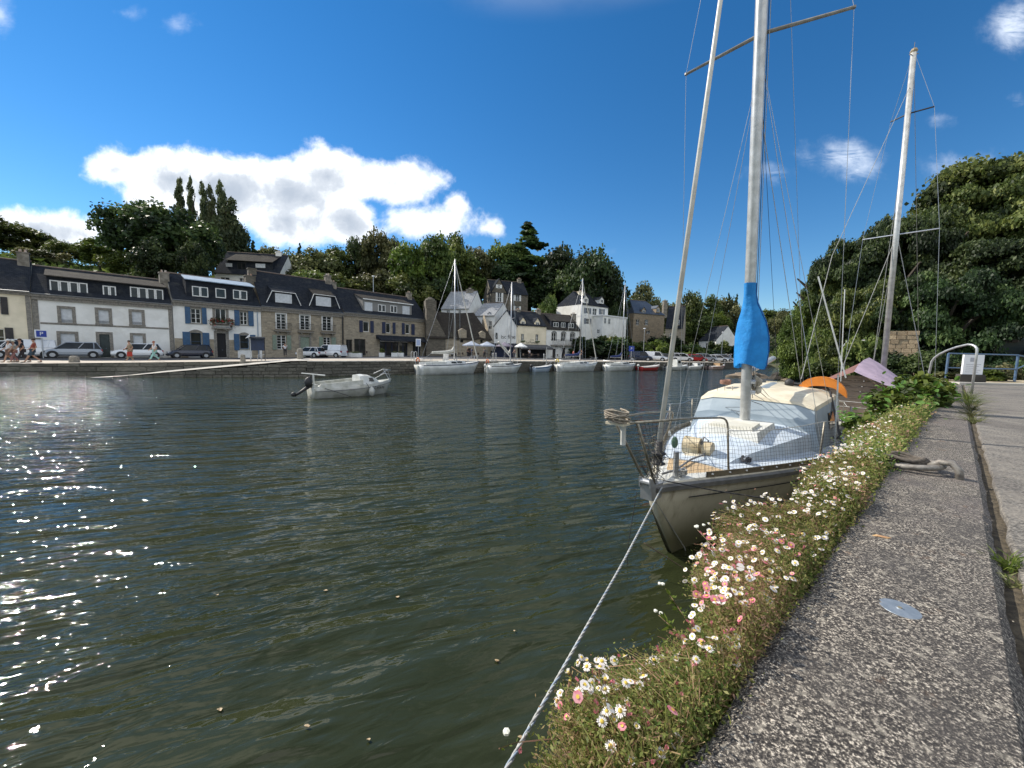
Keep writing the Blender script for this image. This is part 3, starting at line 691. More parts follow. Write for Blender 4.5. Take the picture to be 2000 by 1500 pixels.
# ---- b1 white house, long dormer
H = House('house', 'long white house with grey stone window surrounds and continuous slate dormer', 70, 38.7, 340.5, 46.7, base_z(-46))
ze = (H.hit(70, 575)[1]+H.hit(340, 592)[1])/2
for (a, b) in (((119.5, 603, 141, 630), 1), ((192.6, 606, 212.6, 632), 1), ((258, 609, 277, 634), 1), ((119, 652, 147, 682), 0), ((260.6, 655, 279.4, 681), 0)):
    r = H.rect(*a); H.window(r, 'roller'); H.surround(r, .26)
    if b:
        mb = MB()
        for k in range(4): z = r[2]+.08+k*.07; mb.tube([H.fr.P(r[0], .02, z), H.fr.P(r[1], .02, z)], .012, 4)
        mb.build('window_rail', iron, H.t)
r = H.rect(195, 653, 215, 692); r = (r[0], r[1], H.zb, r[3]); H.door(r, mat('dark_teal_door', (.03, .045, .045), (.02, .03, .03), .5)); H.surround(r, .26, sill=False)
H.walls(ze, 8.5, H.hit(200, 537, -4.2)[1], white_plaster); H.roof(SLATE, over=.1); H.gutter(h=.62, w=.32)
b0, b1 = H.hit(80, 633)[1], H.hit(335, 640)[1]; H.box('string_course', .45, H.L-.4, .003, .04, (b0+b1)/2-.1, (b0+b1)/2+.08, granite)
mb = MB(); mb.fbox(H.fr, .02, .4, .003, .05, H.zb-.5, ze-.63); mb.build('quoin', granite, H.t)
mb = MB(); mb.fbox(H.fr, H.L-.36, H.L-.02, .003, .05, H.zb-.5, ze-.63); mb.build('quoin', granite, H.t)
wd = -.5; za = H.hit(200, 561, wd)[1]-.45; zt = H.hit(200, 552, wd)[1]+.18; u0 = H.hit(92, 560, wd)[0]; u1 = H.hit(322, 575, wd)[0]
H.shed_dormer(u0, u1, ze-.1, zt, wd, -3.9, H.zr-.15, SLATE, SLATE_B, over=.35)
for g, n in (((97, 550, 171.7, 575.7), 4), ((200.5, 558.6, 227, 580), 2), ((254, 563, 319, 586), 4)):
    r = H.rect(*g, wd+.08)
    for i in range(n): a, b = lerp(r[0], r[1], i/n), lerp(r[0], r[1], (i+1)/n); H.window((a+.01, b-.01, r[2], r[3]), w=wd+.08, div=1, rows=1, t=.1)
H.chimney(H.L-.2, -3.2, H.zr+.9, .9, .9, zlow=ze)
# ---- b2 white house with blue shutters
H = House('house', 'white house with blue shutters, flowered balcony and pale zinc dormer roof', 342, 46.8, 512, 53.7, base_z(-38))
ze = (H.hit(342, 585)[1]+H.hit(512, 599)[1])/2
for win, s1, s2, ar in (((373, 603, 392, 631), (361, 599, 371.5, 632), (394.3, 601, 403.5, 633), 1), ((469, 609, 483, 634), (457.5, 605, 467.5, 636), (485, 607, 495, 637), 1),
                        ((373, 650, 393.5, 684), (357, 648, 371.5, 686), (396, 650, 409, 687), 1), ((469, 655, 486, 681), (457, 652, 467.4, 684), (488, 654, 499, 684), 1)):
    r = H.rect(*win); low = win[1] > 640
    H.window(r, fm=blue_paint if low else white_paint, div=1 if low else 2, rows=2 if low else 3); H.surround(r, .16, arch=.28)
    for s_ in (s1, s2): q = H.rect(*s_); H.shutter(*q, blue_paint)
r = H.rect(420.8, 603, 441.3, 632); H.window(r, rows=1); H.surround(r, .3, arch=.32)
q = H.rect(413, 628, 452, 643); H.balcony(q[0], q[1], q[2]+.15, q[3]+.2, .55, belly=.12)
mb = MB()
for k in range(420):
    u, z = random.uniform(q[0]-.1, q[1]+.1), q[3]+.1+random.gauss(0, .16); w = .6+random.uniform(-.12, .14)
    if random.random() < .35: u = random.choice((q[0], q[1]))+random.gauss(0, .14); z -= random.uniform(0, .7)
    p = H.fr.P(u, w, z); a = RNG.normal(0, .09, (3, 3)); mb.add([p+a[0], p+a[1], p+a[2]], [(0, 1, 2)], random.choice((0, 0, 1, 2)))
mb.build('window_box_flowers', [mat('box_leaf', (.04, .07, .02), None, .7), mat('geranium_red', (.35, .03, .03), None, .7), mat('dry_leaf', (.16, .09, .05), None, .7)], H.t)['kind'] = 'stuff'
r = H.rect(424, 651, 442, 688.6); r = (r[0], r[1], H.zb, r[3]); H.door(r, shade_dark, panels=False); H.surround(r, .3, arch=.3, sill=False)
H.walls(ze, 8.5, H.hit(420, 547, -4.2)[1], white_plaster); H.roof(SLATE, over=.1); H.gutter(h=.7, w=.32)
base_ops = ops = sorted(o[:2] for o in H.ops if o[2] < 3.2); zl = H.hit(430, 663)[1]; mb = MB(); u = .02
for a, b in ops+[(H.L, H.L)]:
    if a-.32 > u: mb = MB(); mb.fbox(H.fr, u, a-.32, .003, .028, H.zb-.4, zl); mb.build('stone_base', STONE, H.t)
    u = b+.32
wd = -.5; zt = H.hit(420, 555, wd)[1]; u0 = H.hit(363, 560, wd)[0]; u1 = H.hit(494, 570, wd)[0]
H.shed_dormer(u0, u1, ze-.05, zt+.25, wd, -2.6, zt+.9, SLATE, zinc, over=.4)
for g, n in (((375, 560, 406.8, 579.5), 2), ((420.8, 563.6, 441.3, 582), 1), ((455, 567, 483, 585), 2)):
    r = H.rect(*g, wd+.08)
    for i in range(n): a, b = lerp(r[0], r[1], i/n), lerp(r[0], r[1], (i+1)/n); H.window((a+.01, b-.01, r[2], r[3]), w=wd+.08, div=1, rows=1, t=.1)
H.chimney(H.L-.3, -3.6, H.zr+1.0, 1.2, 1.2, zlow=ze, m=STONE_D)
mb = MB(); mb.tube([H.fr.P(H.L-.45, .12, ze-.7), H.fr.P(H.L-.45, .12, H.zb)], .05, 6); mb.build('downpipe', zinc, H.t)
# ---- b3 stone house with trapezoid dormers
H = House('house', 'brown stone house with two trapezoid dormers and three iron balconies', 512.5, 53.8, 671.5, 62.3, base_z(-30))
ze = (H.hit(512, 600)[1]+H.hit(671, 609)[1])/2
for win, bal in (((540, 613, 558.5, 643), (534.6, 631, 567, 646)), ((586.5, 616, 605, 644), (581, 633, 611, 648)), ((630, 618, 647.5, 646), (625, 635, 653, 650))):
    r = H.rect(*win); H.window(r, rows=5, t=.075); H.surround(r, .14, m=white_paint, w=.02, sill=False)
    q = H.rect(*bal); H.balcony(q[0], q[1], q[2], q[3], .5, belly=.14)
for win, s1, s2 in (((541, 655, 559, 682), (532, 654, 540, 683), (560, 655, 568.5, 683)), ((632, 659, 645.7, 684), (623, 658, 631, 684), (647, 659, 656, 684))):
    r = H.rect(*win); H.window(r, rows=5, t=.07)
    for s_ in (s1, s2): H.shutter(*H.rect(*s_), green_paint)
r = H.rect(587, 658, 605, 692); r = (r[0], r[1], H.zb, r[3]); H.door(r, green_paint); H.surround(r, .25, sill=False)
H.walls(ze, 9, H.hit(600, 546, -4.5)[1], STONE); H.roof(SLATE, over=.15); H.gutter(h=.7, w=.32)
for tr, pa, rf in (((521, 571, 585, 594), (537.4, 574, 570, 591.6), SLATE), ((604, 577, 661, 600), (617, 580, 646.6, 598), SLATE_B)):
    q = H.rect(*tr, -.4); d = H.shed_dormer(q[0], q[1], q[2], q[3], -.4, -2.3, q[3]+1.0, SLATE, rf, over=.2, taper=.7)
    r = H.rect(*pa, -.35); H.window(r, 'roller', w=-.35)
    P = H.fr.P; mb = MB(); mb.tube([P(q[0]-.1, -.15, q[2]), P(q[0]+.62, -.15, q[3]), P(q[1]-.62, -.15, q[3]), P(q[1]+.1, -.15, q[2])], .06, 5); mb.build('trim', white_paint, d)
H.chimney(H.L-.6, -4.4, H.zr+1.0, .9, .7); H.chimney(.1, -4.3, H.zr+.3, 1.0, .8, m=STONE_D, pots=0)
mb = MB(); mb.tube([H.fr.P(H.L-.2, .15, ze-.5), H.fr.P(H.L-.2, .15, H.zb)], .08, 6); mb.build('downpipe', iron, H.t)
# ---- b4 stone shop house
H = House('house', 'stone shop house with navy shutters and dark blue shopfront under canopy', 672.5, 62.4, 834, 74.8, base_z(-20))
ze = (H.hit(672, 609)[1]+H.hit(834, 624)[1])/2
for win, s1, s2 in (((709.5, 628, 721, 648), (701.5, 626, 708.3, 649), (723, 627, 729.6, 650)), ((754, 631, 763, 650.5), (746, 629, 752.5, 651), (766.5, 630, 772, 652)), ((792, 633, 800.5, 652), (784.6, 631, 790, 653), (803, 633, 809.5, 654))):
    r = H.rect(*win); H.window(r, rows=1, div=1, t=.1)
    for s_ in (s1, s2): H.shutter(*H.rect(*s_), navy_paint)
for g in ((742, 664, 778, 693), (780, 665, 796, 694), (806, 666, 821, 695), (692, 662, 714, 686), (676, 663, 688, 690)):
    r = H.rect(*g); r = (r[0], r[1], H.zb, r[3]); H.window(r, fm=navy_paint if g[0] > 740 else dark_wood, div=3 if g[0] == 742 else 2, rows=1, t=.09)
H.walls(ze, 9, H.hit(740, 575, -4.5)[1], STONE); H.roof(SLATE, over=.15, hip=0); H.gutter(h=.6, w=.32)
q = H.rect(734, 655, 836, 663); P = H.fr.P; mb = MB(); a, b = q[0], H.L-.05; z = H.hit(780, 662)[1]
mb.hexa([P(a, .05, z-.1), P(b, .05, z-.1), P(b, 1.7, z-.5), P(a, 1.7, z-.5), P(a, .05, z+.55), P(b, .05, z+.55), P(b, 1.7, z-.3), P(a, 1.7, z-.3)]); mb.build('canopy', SLATE, H.t)
H.box('shop_fascia', H.hit(742, 664)[0], H.hit(796, 664)[0], .01, .06, z-.62, z-.4, white_paint)
q = H.rect(710, 590, 803, 609, -.5); d = H.shed_dormer(q[0]-.1, q[1]+.1, q[2]-.25, q[3]+.1, -.5, -3.4, H.zr-.7, mat('grey_cladding', (.2, .195, .185), None, .7), SLATE_B, over=.3, fascia=white_paint)
for g, st in (((712, 590.6, 727.5, 607.4), 'roller'), ((738.5, 595, 753, 609), 'w'), ((762.5, 597, 775.5, 611), 'w'), ((786, 598, 800, 614), 'roller')):
    r = H.rect(*g, -.44)
    H.window(r, st, w=-.44, rows=1, t=.1)
H.chimney(H.L-1.2, -4.4, H.zr+1.0, .9, .8, m=concrete); H.chimney(.3, -4.5, H.zr+.9, .9, .8, m=concrete)
# ---- b5 low stone inn with sagging roof and big chimney
H = House('house', 'low old stone house with sagging dark roof and massive round-topped chimney', 838, 73, 958, 78, 1.3)
ze = (H.hit(870, 658)[1]+H.hit(958, 662)[1])/2
for g in ((881, 690, 892, 702), (899, 660, 905, 669), (938, 662, 943, 670), (912, 680, 921, 699), (863, 680, 869, 699)):
    r = H.rect(*g); r = (r[0], r[1], max(r[2], H.zb), r[3])
    H.window(r, fm=dark_wood, rows=1, t=.06, div=1)
H.walls(ze, 9, H.hit(900, 610, -4.5)[1], STONE); P = H.fr.P
mb = MB(); N = 14; rows = []
for j, t in enumerate(np.linspace(-.06, 1, 8)):
    rows.append([P(lerp(-.3, H.L+.3-2.6*max(t, 0), i/N), lerp(0, -4.5, t), lerp(ze, H.zr, t)+.12-.35*sin(pi*i/N)*max(t, 0)+.3*(1-t)*sum(math.exp(-((i/N-c)/.05)**2) for c in (.35, .8))*(t < .35)) for i in range(N+1)])
rows.append([P(lerp(-.3, H.L-2.3, i/N), -9.2, ze-.1) for i in range(N+1)])
mb.grid(rows); e = rows[0]; mb.grid([[p-np.array([0, 0, .2]) for p in e], e]); mb.add([rows[j][N] for j in range(9)], [tuple(range(9))])
H.roofo = mb.build('roof', slate('old_mossy_slate', (.06, .052, .045), (.04, .036, .032), (.085, .08, .06)), H.t)
for g in ((899, 641, 909, 660), (939, 646, 946, 662)):
    q = H.rect(*g, .1); mb = MB(); mb.fbox(H.fr, q[0]-.25, q[1]+.25, -1.5, .1, ze-.3, q[3]-.5); mb.add([P(q[0]-.35, .12, q[3]-.5), P(q[1]+.35, .12, q[3]-.5), P((q[0]+q[1])/2, .12, q[3]), P(q[0]-.35, -2, q[3]-.5), P(q[1]+.35, -2, q[3]-.5), P((q[0]+q[1])/2, -2, q[3])], [(0, 1, 2), (0, 2, 5, 3), (1, 4, 5, 2)])
    mb.build('dormer', STONE, H.t)
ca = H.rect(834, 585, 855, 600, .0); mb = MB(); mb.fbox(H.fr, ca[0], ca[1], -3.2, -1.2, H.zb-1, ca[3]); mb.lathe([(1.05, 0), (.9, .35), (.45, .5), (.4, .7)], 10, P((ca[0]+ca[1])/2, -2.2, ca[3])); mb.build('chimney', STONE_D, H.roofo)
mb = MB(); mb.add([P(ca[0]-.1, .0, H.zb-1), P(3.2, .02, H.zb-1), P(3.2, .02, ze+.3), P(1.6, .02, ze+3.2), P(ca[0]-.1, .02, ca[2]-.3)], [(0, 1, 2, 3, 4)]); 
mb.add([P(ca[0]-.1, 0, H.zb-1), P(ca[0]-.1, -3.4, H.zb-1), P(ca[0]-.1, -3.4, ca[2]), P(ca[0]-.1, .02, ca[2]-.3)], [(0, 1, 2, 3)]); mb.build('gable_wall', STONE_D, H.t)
# ---- generic simple house
def simple(label, xa, Da, xb, Db, zb, ye, yr, depth, wm, rm, wins=(), dorm=(), chim=(), hip=0, shm=None, door=None, over=.2, name='house', yref=690, rowsn=2, cat=None, gable=None):
    H = House(name, label, xa, Da, xb, Db, zb, yref); xm = (xa+xb)/2; ze = H.hit(xm, ye)[1]
    for g in wins:
        r = H.rect(*g[:4]); H.window(r, rows=rowsn, t=.07)
        if len(g) > 4:
            wv = (r[1]-r[0])*.5; H.shutter(r[0]-wv, r[0]-.02, r[2], r[3], g[4]); H.shutter(r[1]+.02, r[1]+wv, r[2], r[3], g[4])
    for g in (door or ()): r = H.rect(*g); H.door((r[0], r[1], H.zb, r[3]), dark_wood, panels=False)
    H.walls(ze, depth, H.hit(xm, yr, -depth/2)[1], wm, hip=bool(hip)); H.roof(rm, over=over, hip=hip)
    for g in dorm:
        q = H.rect(*g[:4], -.25); P = H.fr.P; mb = MB(); zt = lerp(q[2], q[3], .62); um = (q[0]+q[1])/2; k = (H.zr-H.ze)/(depth/2)
        wb = -(q[3]-H.ze)/k-.25
        mb.add([P(q[0], -.2, q[2]), P(q[1], -.2, q[2]), P(q[1], -.2, zt), P(um, -.2, q[3]), P(q[0], -.2, zt)], [(0, 1, 2, 3, 4)])
        mb.add([P(q[0], -.2, q[2]), P(q[0], -.2, zt), P(q[0], wb, zt), P(q[0], wb, q[2])], [(0, 1, 2, 3)]); mb.add([P(q[1], -.2, q[2]), P(q[1], -.2, zt), P(q[1], wb, zt), P(q[1], wb, q[2])], [(0, 1, 2, 3)])
        d = mb.build('dormer', g[4] if len(g) > 4 else wm, H.t)
        mb = MB()
        for a in (q[0]-.12, q[1]+.12):
            A_, B_ = P(a, -.05, zt-.08), P(um, -.05, q[3]+.02); C_, D_ = P(um, wb-.4, q[3]+.02), P(a, wb-.4, zt-.08); mb.hexa([A_, B_, C_, D_]+[p+np.array([0, 0, .08]) for p in (A_, B_, C_, D_)])
        mb.build('dormer_roof', rm, d)
        H.window((lerp(q[0], q[1], .2), lerp(q[0], q[1], .8), lerp(q[2], q[3], .12), lerp(q[2], q[3], .6)), w=-.13, rows=1, t=.06)
    for c in chim: u, z = H.hit(c[0], c[1], c[2]); H.chimney(u, c[2], z, c[3] if len(c) > 3 else .9, .7, m=c[4] if len(c) > 4 else concrete)
    return H
# ---- b6 white gabled creperie: gable end faces the harbour
A_ = atY(964, 690, 76); 
H = House('house', 'white gable-fronted house with black lettering in front of the cream shop', 964.5, 77.5, 1007.5, 76.0, 1.3)
ze = H.hit(986, 637)[1]; zap = H.hit(989, 607)[1]; dpt = 9; P = H.fr.P; L = H.L
r = H.rect(966, 671, 974, 697); H.ops = []
mb = MB(); zz = H.zb-2
for w in (0, -dpt): mb.add([P(0, w, zz), P(L, w, zz), P(L, w, ze), P(L*.55, w, zap), P(0, w, ze)], [(0, 1, 2, 3, 4)])
mb.quad(P(0, 0, zz), P(0, -dpt, zz), P(0, -dpt, ze), P(0, 0, ze)); mb.quad(P(L, 0, zz), P(L, -dpt, zz), P(L, -dpt, ze), P(L, 0, ze)); mb.build('wall', white_plaster, H.t)
mb = MB(); t = np.array([0, 0, .14])
for a, b in (((-.2, ze-.2), (L*.55, zap+.03)), ((L*.55, zap+.03), (L+.2, ze-.2))):
    q = [P(a[0], .12, a[1]), P(b[0], .12, b[1]), P(b[0], -dpt-.1, b[1]), P(a[0], -dpt-.1, a[1])]; mb.hexa(q+[p+t for p in q])
H.roofo = mb.build('roof', SLATE, H.t)
for g in ((968, 650, 972, 662),): r = H.rect(*g); H._win(dict(r=r, style='c', w=.06, fm=dark_wood, div=1, rows=1, t=.05))
for tx, g, m_ in (('isc fine', (981, 653, 1004, 663), mat('sign_black', (.01, .01, .012), None, .6)),):
    q = H.rect(*g, .02); text(tx, (q[3]-q[2])*1.1, m_, H.t, face_matrix(P((q[0]+q[1])/2, .02, (q[2]+q[3])/2), H.ux, H.w, H.t))
H.box('shopfront', .2, L-.2, .01, .3, H.zb, H.hit(986, 676)[1], navy_paint)
H.box('awning', -.3, L+.4, .05, 2.2, H.hit(986, 676)[1]+.02, H.hit(986, 671)[1], mat('dark_awning', (.03, .03, .04), None, .8))
# ---- b7 cream shop, b8 white balcony house
H = simple('cream shop house with steep blue slate roof and two gabled dormers', 1008, 76, 1065.5, 79, 1.3, 636, 611, 8, cream_plaster, SLATE,
    wins=[(1018, 652, 1023.5, 665), (1046, 653, 1051.5, 666)], dorm=[(1016, 619.5, 1026.5, 640, cream_plaster), (1044.5, 621, 1054.5, 642, cream_plaster)], chim=[(1051, 606, -4, 1.1), (1012, 606, -4, .8)])
for g in ((1018, 665, 1023.5, 667.5), (1046, 666, 1052, 668.5)):
    q = H.rect(*g); H.box('flower_box', q[0]-.1, q[1]+.1, .04, .35, q[2], q[3], mat('box_leaf', (.04, .07, .02)))
P = H.fr.P; q = H.rect(1014, 673, 1072, 682)
mb = MB(); mb.hexa([P(.1, .05, q[2]+.3), P(H.L+.3, .05, q[2]+.3), P(H.L+.3, 2.4, q[2]-.05), P(.1, 2.4, q[2]-.05), P(.1, .05, q[3]), P(H.L+.3, .05, q[3]), P(H.L+.3, 2.4, q[2]+.35), P(.1, 2.4, q[2]+.35)]); mb.build('awning', mat('grey_awning', (.10, .1, .105), (.07, .07, .075), .8), H.t)
H.box('shopfront', .3, H.L-.1, .01, .12, H.zb, q[2]+.28, shade_dark)
zt = H.hit(1036, 669)[1]; text('La Pomme', .62, mat('sign_black', (.01, .01, .012), None, .6), H.t, face_matrix(P(H.L*.52, .03, zt), H.ux, H.w, H.t)); text('au coin', .32, mat('sign_black', (.01,)*3), H.t, face_matrix(P(H.L*.52, .03, zt+.55), H.ux, H.w, H.t))
H = simple('white house with three arched windows above a long iron balcony', 1066, 79, 1132.5, 83, 1.3, 644, 617, 8, white_plaster, SLATE_B,
    wins=[(1078, 650, 1086, 666), (1096.5, 650.5, 1104.5, 666.5), (1114, 651.5, 1122, 667.5)], door=[(1079, 681, 1085, 702), (1097, 679, 1104, 702), (1115, 682, 1121, 702)], chim=[(1120, 614, -4, 1.1)])
q = H.rect(1075, 664, 1127, 674.5); H.balcony(q[0], q[1], q[2], q[3], .8)
for g in ((1078, 650, 1086, 666), (1096.5, 650.5, 1104.5, 666.5), (1114, 651.5, 1122, 667.5)): H.surround(H.rect(*g), .14, m=mat('grey_trim', (.2, .2, .19)), arch=.3, sill=False)
q = H.rect(1077, 628, 1124, 640, -.4); H.shed_dormer(q[0], q[1], q[2]-.3, q[3], -.4, -3.4, H.zr-.1, SLATE, SLATE_B, over=.2)
for g in ((1081, 629.5, 1091, 638.5), (1096, 630, 1104, 639.5), (1110, 631, 1121, 640.5)): r = H.rect(*g, -.33); H.window(r, w=-.33, rows=1, div=2, t=.08)
mb = MB(); mb.fbox(H.fr, H.L-.3, H.L-.02, .003, .05, H.zb, H.ze); mb.build('quoin', granite, H.t)
# ---- back row
H = simple('narrow white house with pale slate roof behind the old stone inn', 862, 86, 916, 84, 8.0, 602, 571, 9, white_plaster, SLATE_L, wins=[(895, 606, 900, 612), (872, 606, 878, 612)], chim=[(918, 566, -4.3, 1.6, concrete)], over=.3, yref=640)
H = simple('white house with pale slate roof and gabled dormer below the tall stone house', 925, 84, 966, 82, 5.0, 616, 594, 9, white_plaster, SLATE_L, wins=[(953.5, 627, 960, 643)], dorm=[(946, 610, 966, 640, white_plaster)], chim=[], over=.3, yref=640)
H = simple('tall grey stone house on the slope with white framed windows and pointed gable', 958, 97, 1030, 100, 9.0, 573, 551, 8, STONE_D, SLATE,
    wins=[(971.5, 572, 979.5, 590), (1007, 575.5, 1014, 588), (1006.5, 598, 1013.5, 609), (974, 596, 979, 606)], chim=[(1014, 546, -4, 1.0)], over=.3, yref=620)
q = H.rect(960, 545, 989, 575); P = H.fr.P; um = H.hit(974.5, 560)[0]; mb = MB(); mb.add([P(q[0], .25, H.ze-9), P(q[1], .25, H.ze-9), P(q[1], .25, H.ze), P(um, .25, q[3]), P(q[0], .25, H.ze)], [(0, 1, 2, 3, 4)])
mb.quad(P(q[0], .25, H.ze-9), P(q[0], -1, H.ze-9), P(q[0], -1, H.ze), P(q[0], .25, H.ze)); mb.quad(P(q[1], .25, H.ze-9), P(q[1], -1, H.ze-9), P(q[1], -1, H.ze), P(q[1], .25, H.ze)); mb.build('gable_wall', STONE_D, H.t)
mb = MB()
for a in (q[0]-.25, q[1]+.25):
    A_, B_ = P(a, .4, H.ze-.2), P(um, .4, q[3]+.05); C_, D_ = P(um, -4, q[3]+.05), P(a, -4, H.ze-.2); mb.hexa([A_, B_, C_, D_]+[p+np.array([0, 0, .15]) for p in (A_, B_, C_, D_)])
mb.build('gable_roof', SLATE, H.t)
for g in ((972, 556, 977, 563), (971.5, 572, 979.5, 590)):
    r = H.rect(*g, .3); H._win(dict(r=r, style='c', w=.3, fm=white_paint, div=2, rows=2, t=.08)); H.shutter(r[0]-.45, r[0]-.02, r[2], r[3], white_paint, w=.27); H.shutter(r[1]+.02, r[1]+.45, r[2], r[3], white_paint, w=.27)
for g in ((1007, 575.5, 1014, 588), (1006.5, 598, 1013.5, 609)):
    r = H.rect(*g); H.shutter(r[0]-.5, r[0]-.03, r[2], r[3], white_paint); H.shutter(r[1]+.03, r[1]+.5, r[2], r[3], white_paint)
# ---- b10 white tower house
greysh = mat('grey_shutter', (.16, .18, .21), None, .6)
H = simple('tall white house on the slope with mansard dormers and a terrace wing', 1133, 92, 1186, 98, 4.0, 597, 577, 8.5, white_plaster, SLATE,
    wins=[(1144, 601.5, 1151, 612.5, greysh), (1157.5, 602.5, 1165.5, 615.5), (1172.5, 603.5, 1178, 614.5, greysh), (1144, 622, 1151, 633, greysh)], dorm=[(1139, 577.5, 1149, 592, white_plaster), (1171, 580, 1179, 593, white_plaster)], chim=[(1134, 571, -3.5, 1.8, cream_plaster), (1176, 577, -6, 1.0)], hip=1.5, yref=640)
q = H.rect(1157, 617.5, 1203, 655); H.box('terrace_wing', q[0], q[1], -3.5, 3.2, H.zb-2, q[3]-.4, white_plaster); H.box('terrace_slab', q[0]-.2, q[1]+.2, -3.6, 3.4, q[3]-.398, q[3]-.15, white_paint)
for g in ((1180, 621, 1184, 632), (1188, 622, 1192, 633), (1166, 643, 1171, 651)): r = H.rect(*g, 3.25); H._win(dict(r=r, style='c', w=3.27, fm=white_paint, div=2, rows=2, t=.06))
# ---- b11 brown stone villa
H = simple('brown stone villa with blue-grey mansard roof and white windows in the trees', 1236, 104, 1296, 108, 5.0, 613, 590, 10, masonry('brown_masonry', (.33, .26, .18), (.24, .19, .13), (.28, .24, .18), .5, .22), mat('blue_slate', (.05, .065, .09), (.035, .045, .065), .5, scale=2),
    wins=[(1242, 624, 1248.5, 635), (1259, 624, 1266, 635), (1262, 646, 1270, 652)], dorm=[(1253, 600, 1261, 614), (1281, 597, 1289, 611)], chim=[(1247, 592, -5, 1.4), (1299, 588, -5, 1.4)], hip=2.5, yref=650)
H = simple('stone gabled house with tall dark roof right of the brown villa', 1298, 98, 1332, 96, 4.0, 640, 600, 7, STONE, SLATE, wins=[(1322, 625, 1327, 634), (1308, 650, 1313, 660)], yref=670)
H = simple('distant white gabled house with slate roof near the car park', 1364, 122, 1397, 116, 2.0, 665, 640, 9, white_plaster, SLATE, wins=[(1378, 670, 1383, 680)], chim=[(1371, 634, -4, 1.4, white_plaster)], yref=690)
H = simple('small white house front with tall windows at far end of the car park', 1416, 118, 1432, 120, 1.8, 671, 655, 8, white_plaster, SLATE, wins=[(1418.5, 674, 1421.5, 686), (1423.5, 674, 1426.5, 686), (1428, 675, 1431, 687)], yref=690)
H = simple('distant slate-roofed cottage half hidden beside the blue sail cover', 1404, 135, 1442, 140, 4, 655, 643, 8, white_plaster, SLATE_B, wins=[(1422, 657, 1428, 664)], yref=680)
# ---- b14 white house up the hill
H = simple('white hillside house with dark dormer band above the blue-shuttered house', 420, 82, 546, 84, 9, 534, 496, 10, white_plaster, SLATE, wins=[(430, 541.5, 448, 550), (467, 543, 480, 551)], chim=[(545, 493, -5, 1.2, white_plaster)], over=.4, yref=560)
q = H.rect(444, 509, 533, 527, -.8); H.shed_dormer(q[0], q[1], H.ze+.1, q[3], -.8, -4.6, H.zr-.3, SLATE, SLATE_B, over=.5)
for g in ((441, 514, 453.5, 521), (499, 515, 518, 523)): r = H.rect(*g, -.7); H.window(r, 'roller', w=-.7)
r = H.rect(464, 513, 480, 526, -.7); H.window(r, w=-.7, rows=1, fm=dark_wood)
H = simple('pale gabled house above the cream house at the top left', -60, 52, 30, 62, 8, 512, 470, 9, cream_plaster, SLATE_B, wins=[], over=.4, yref=560)

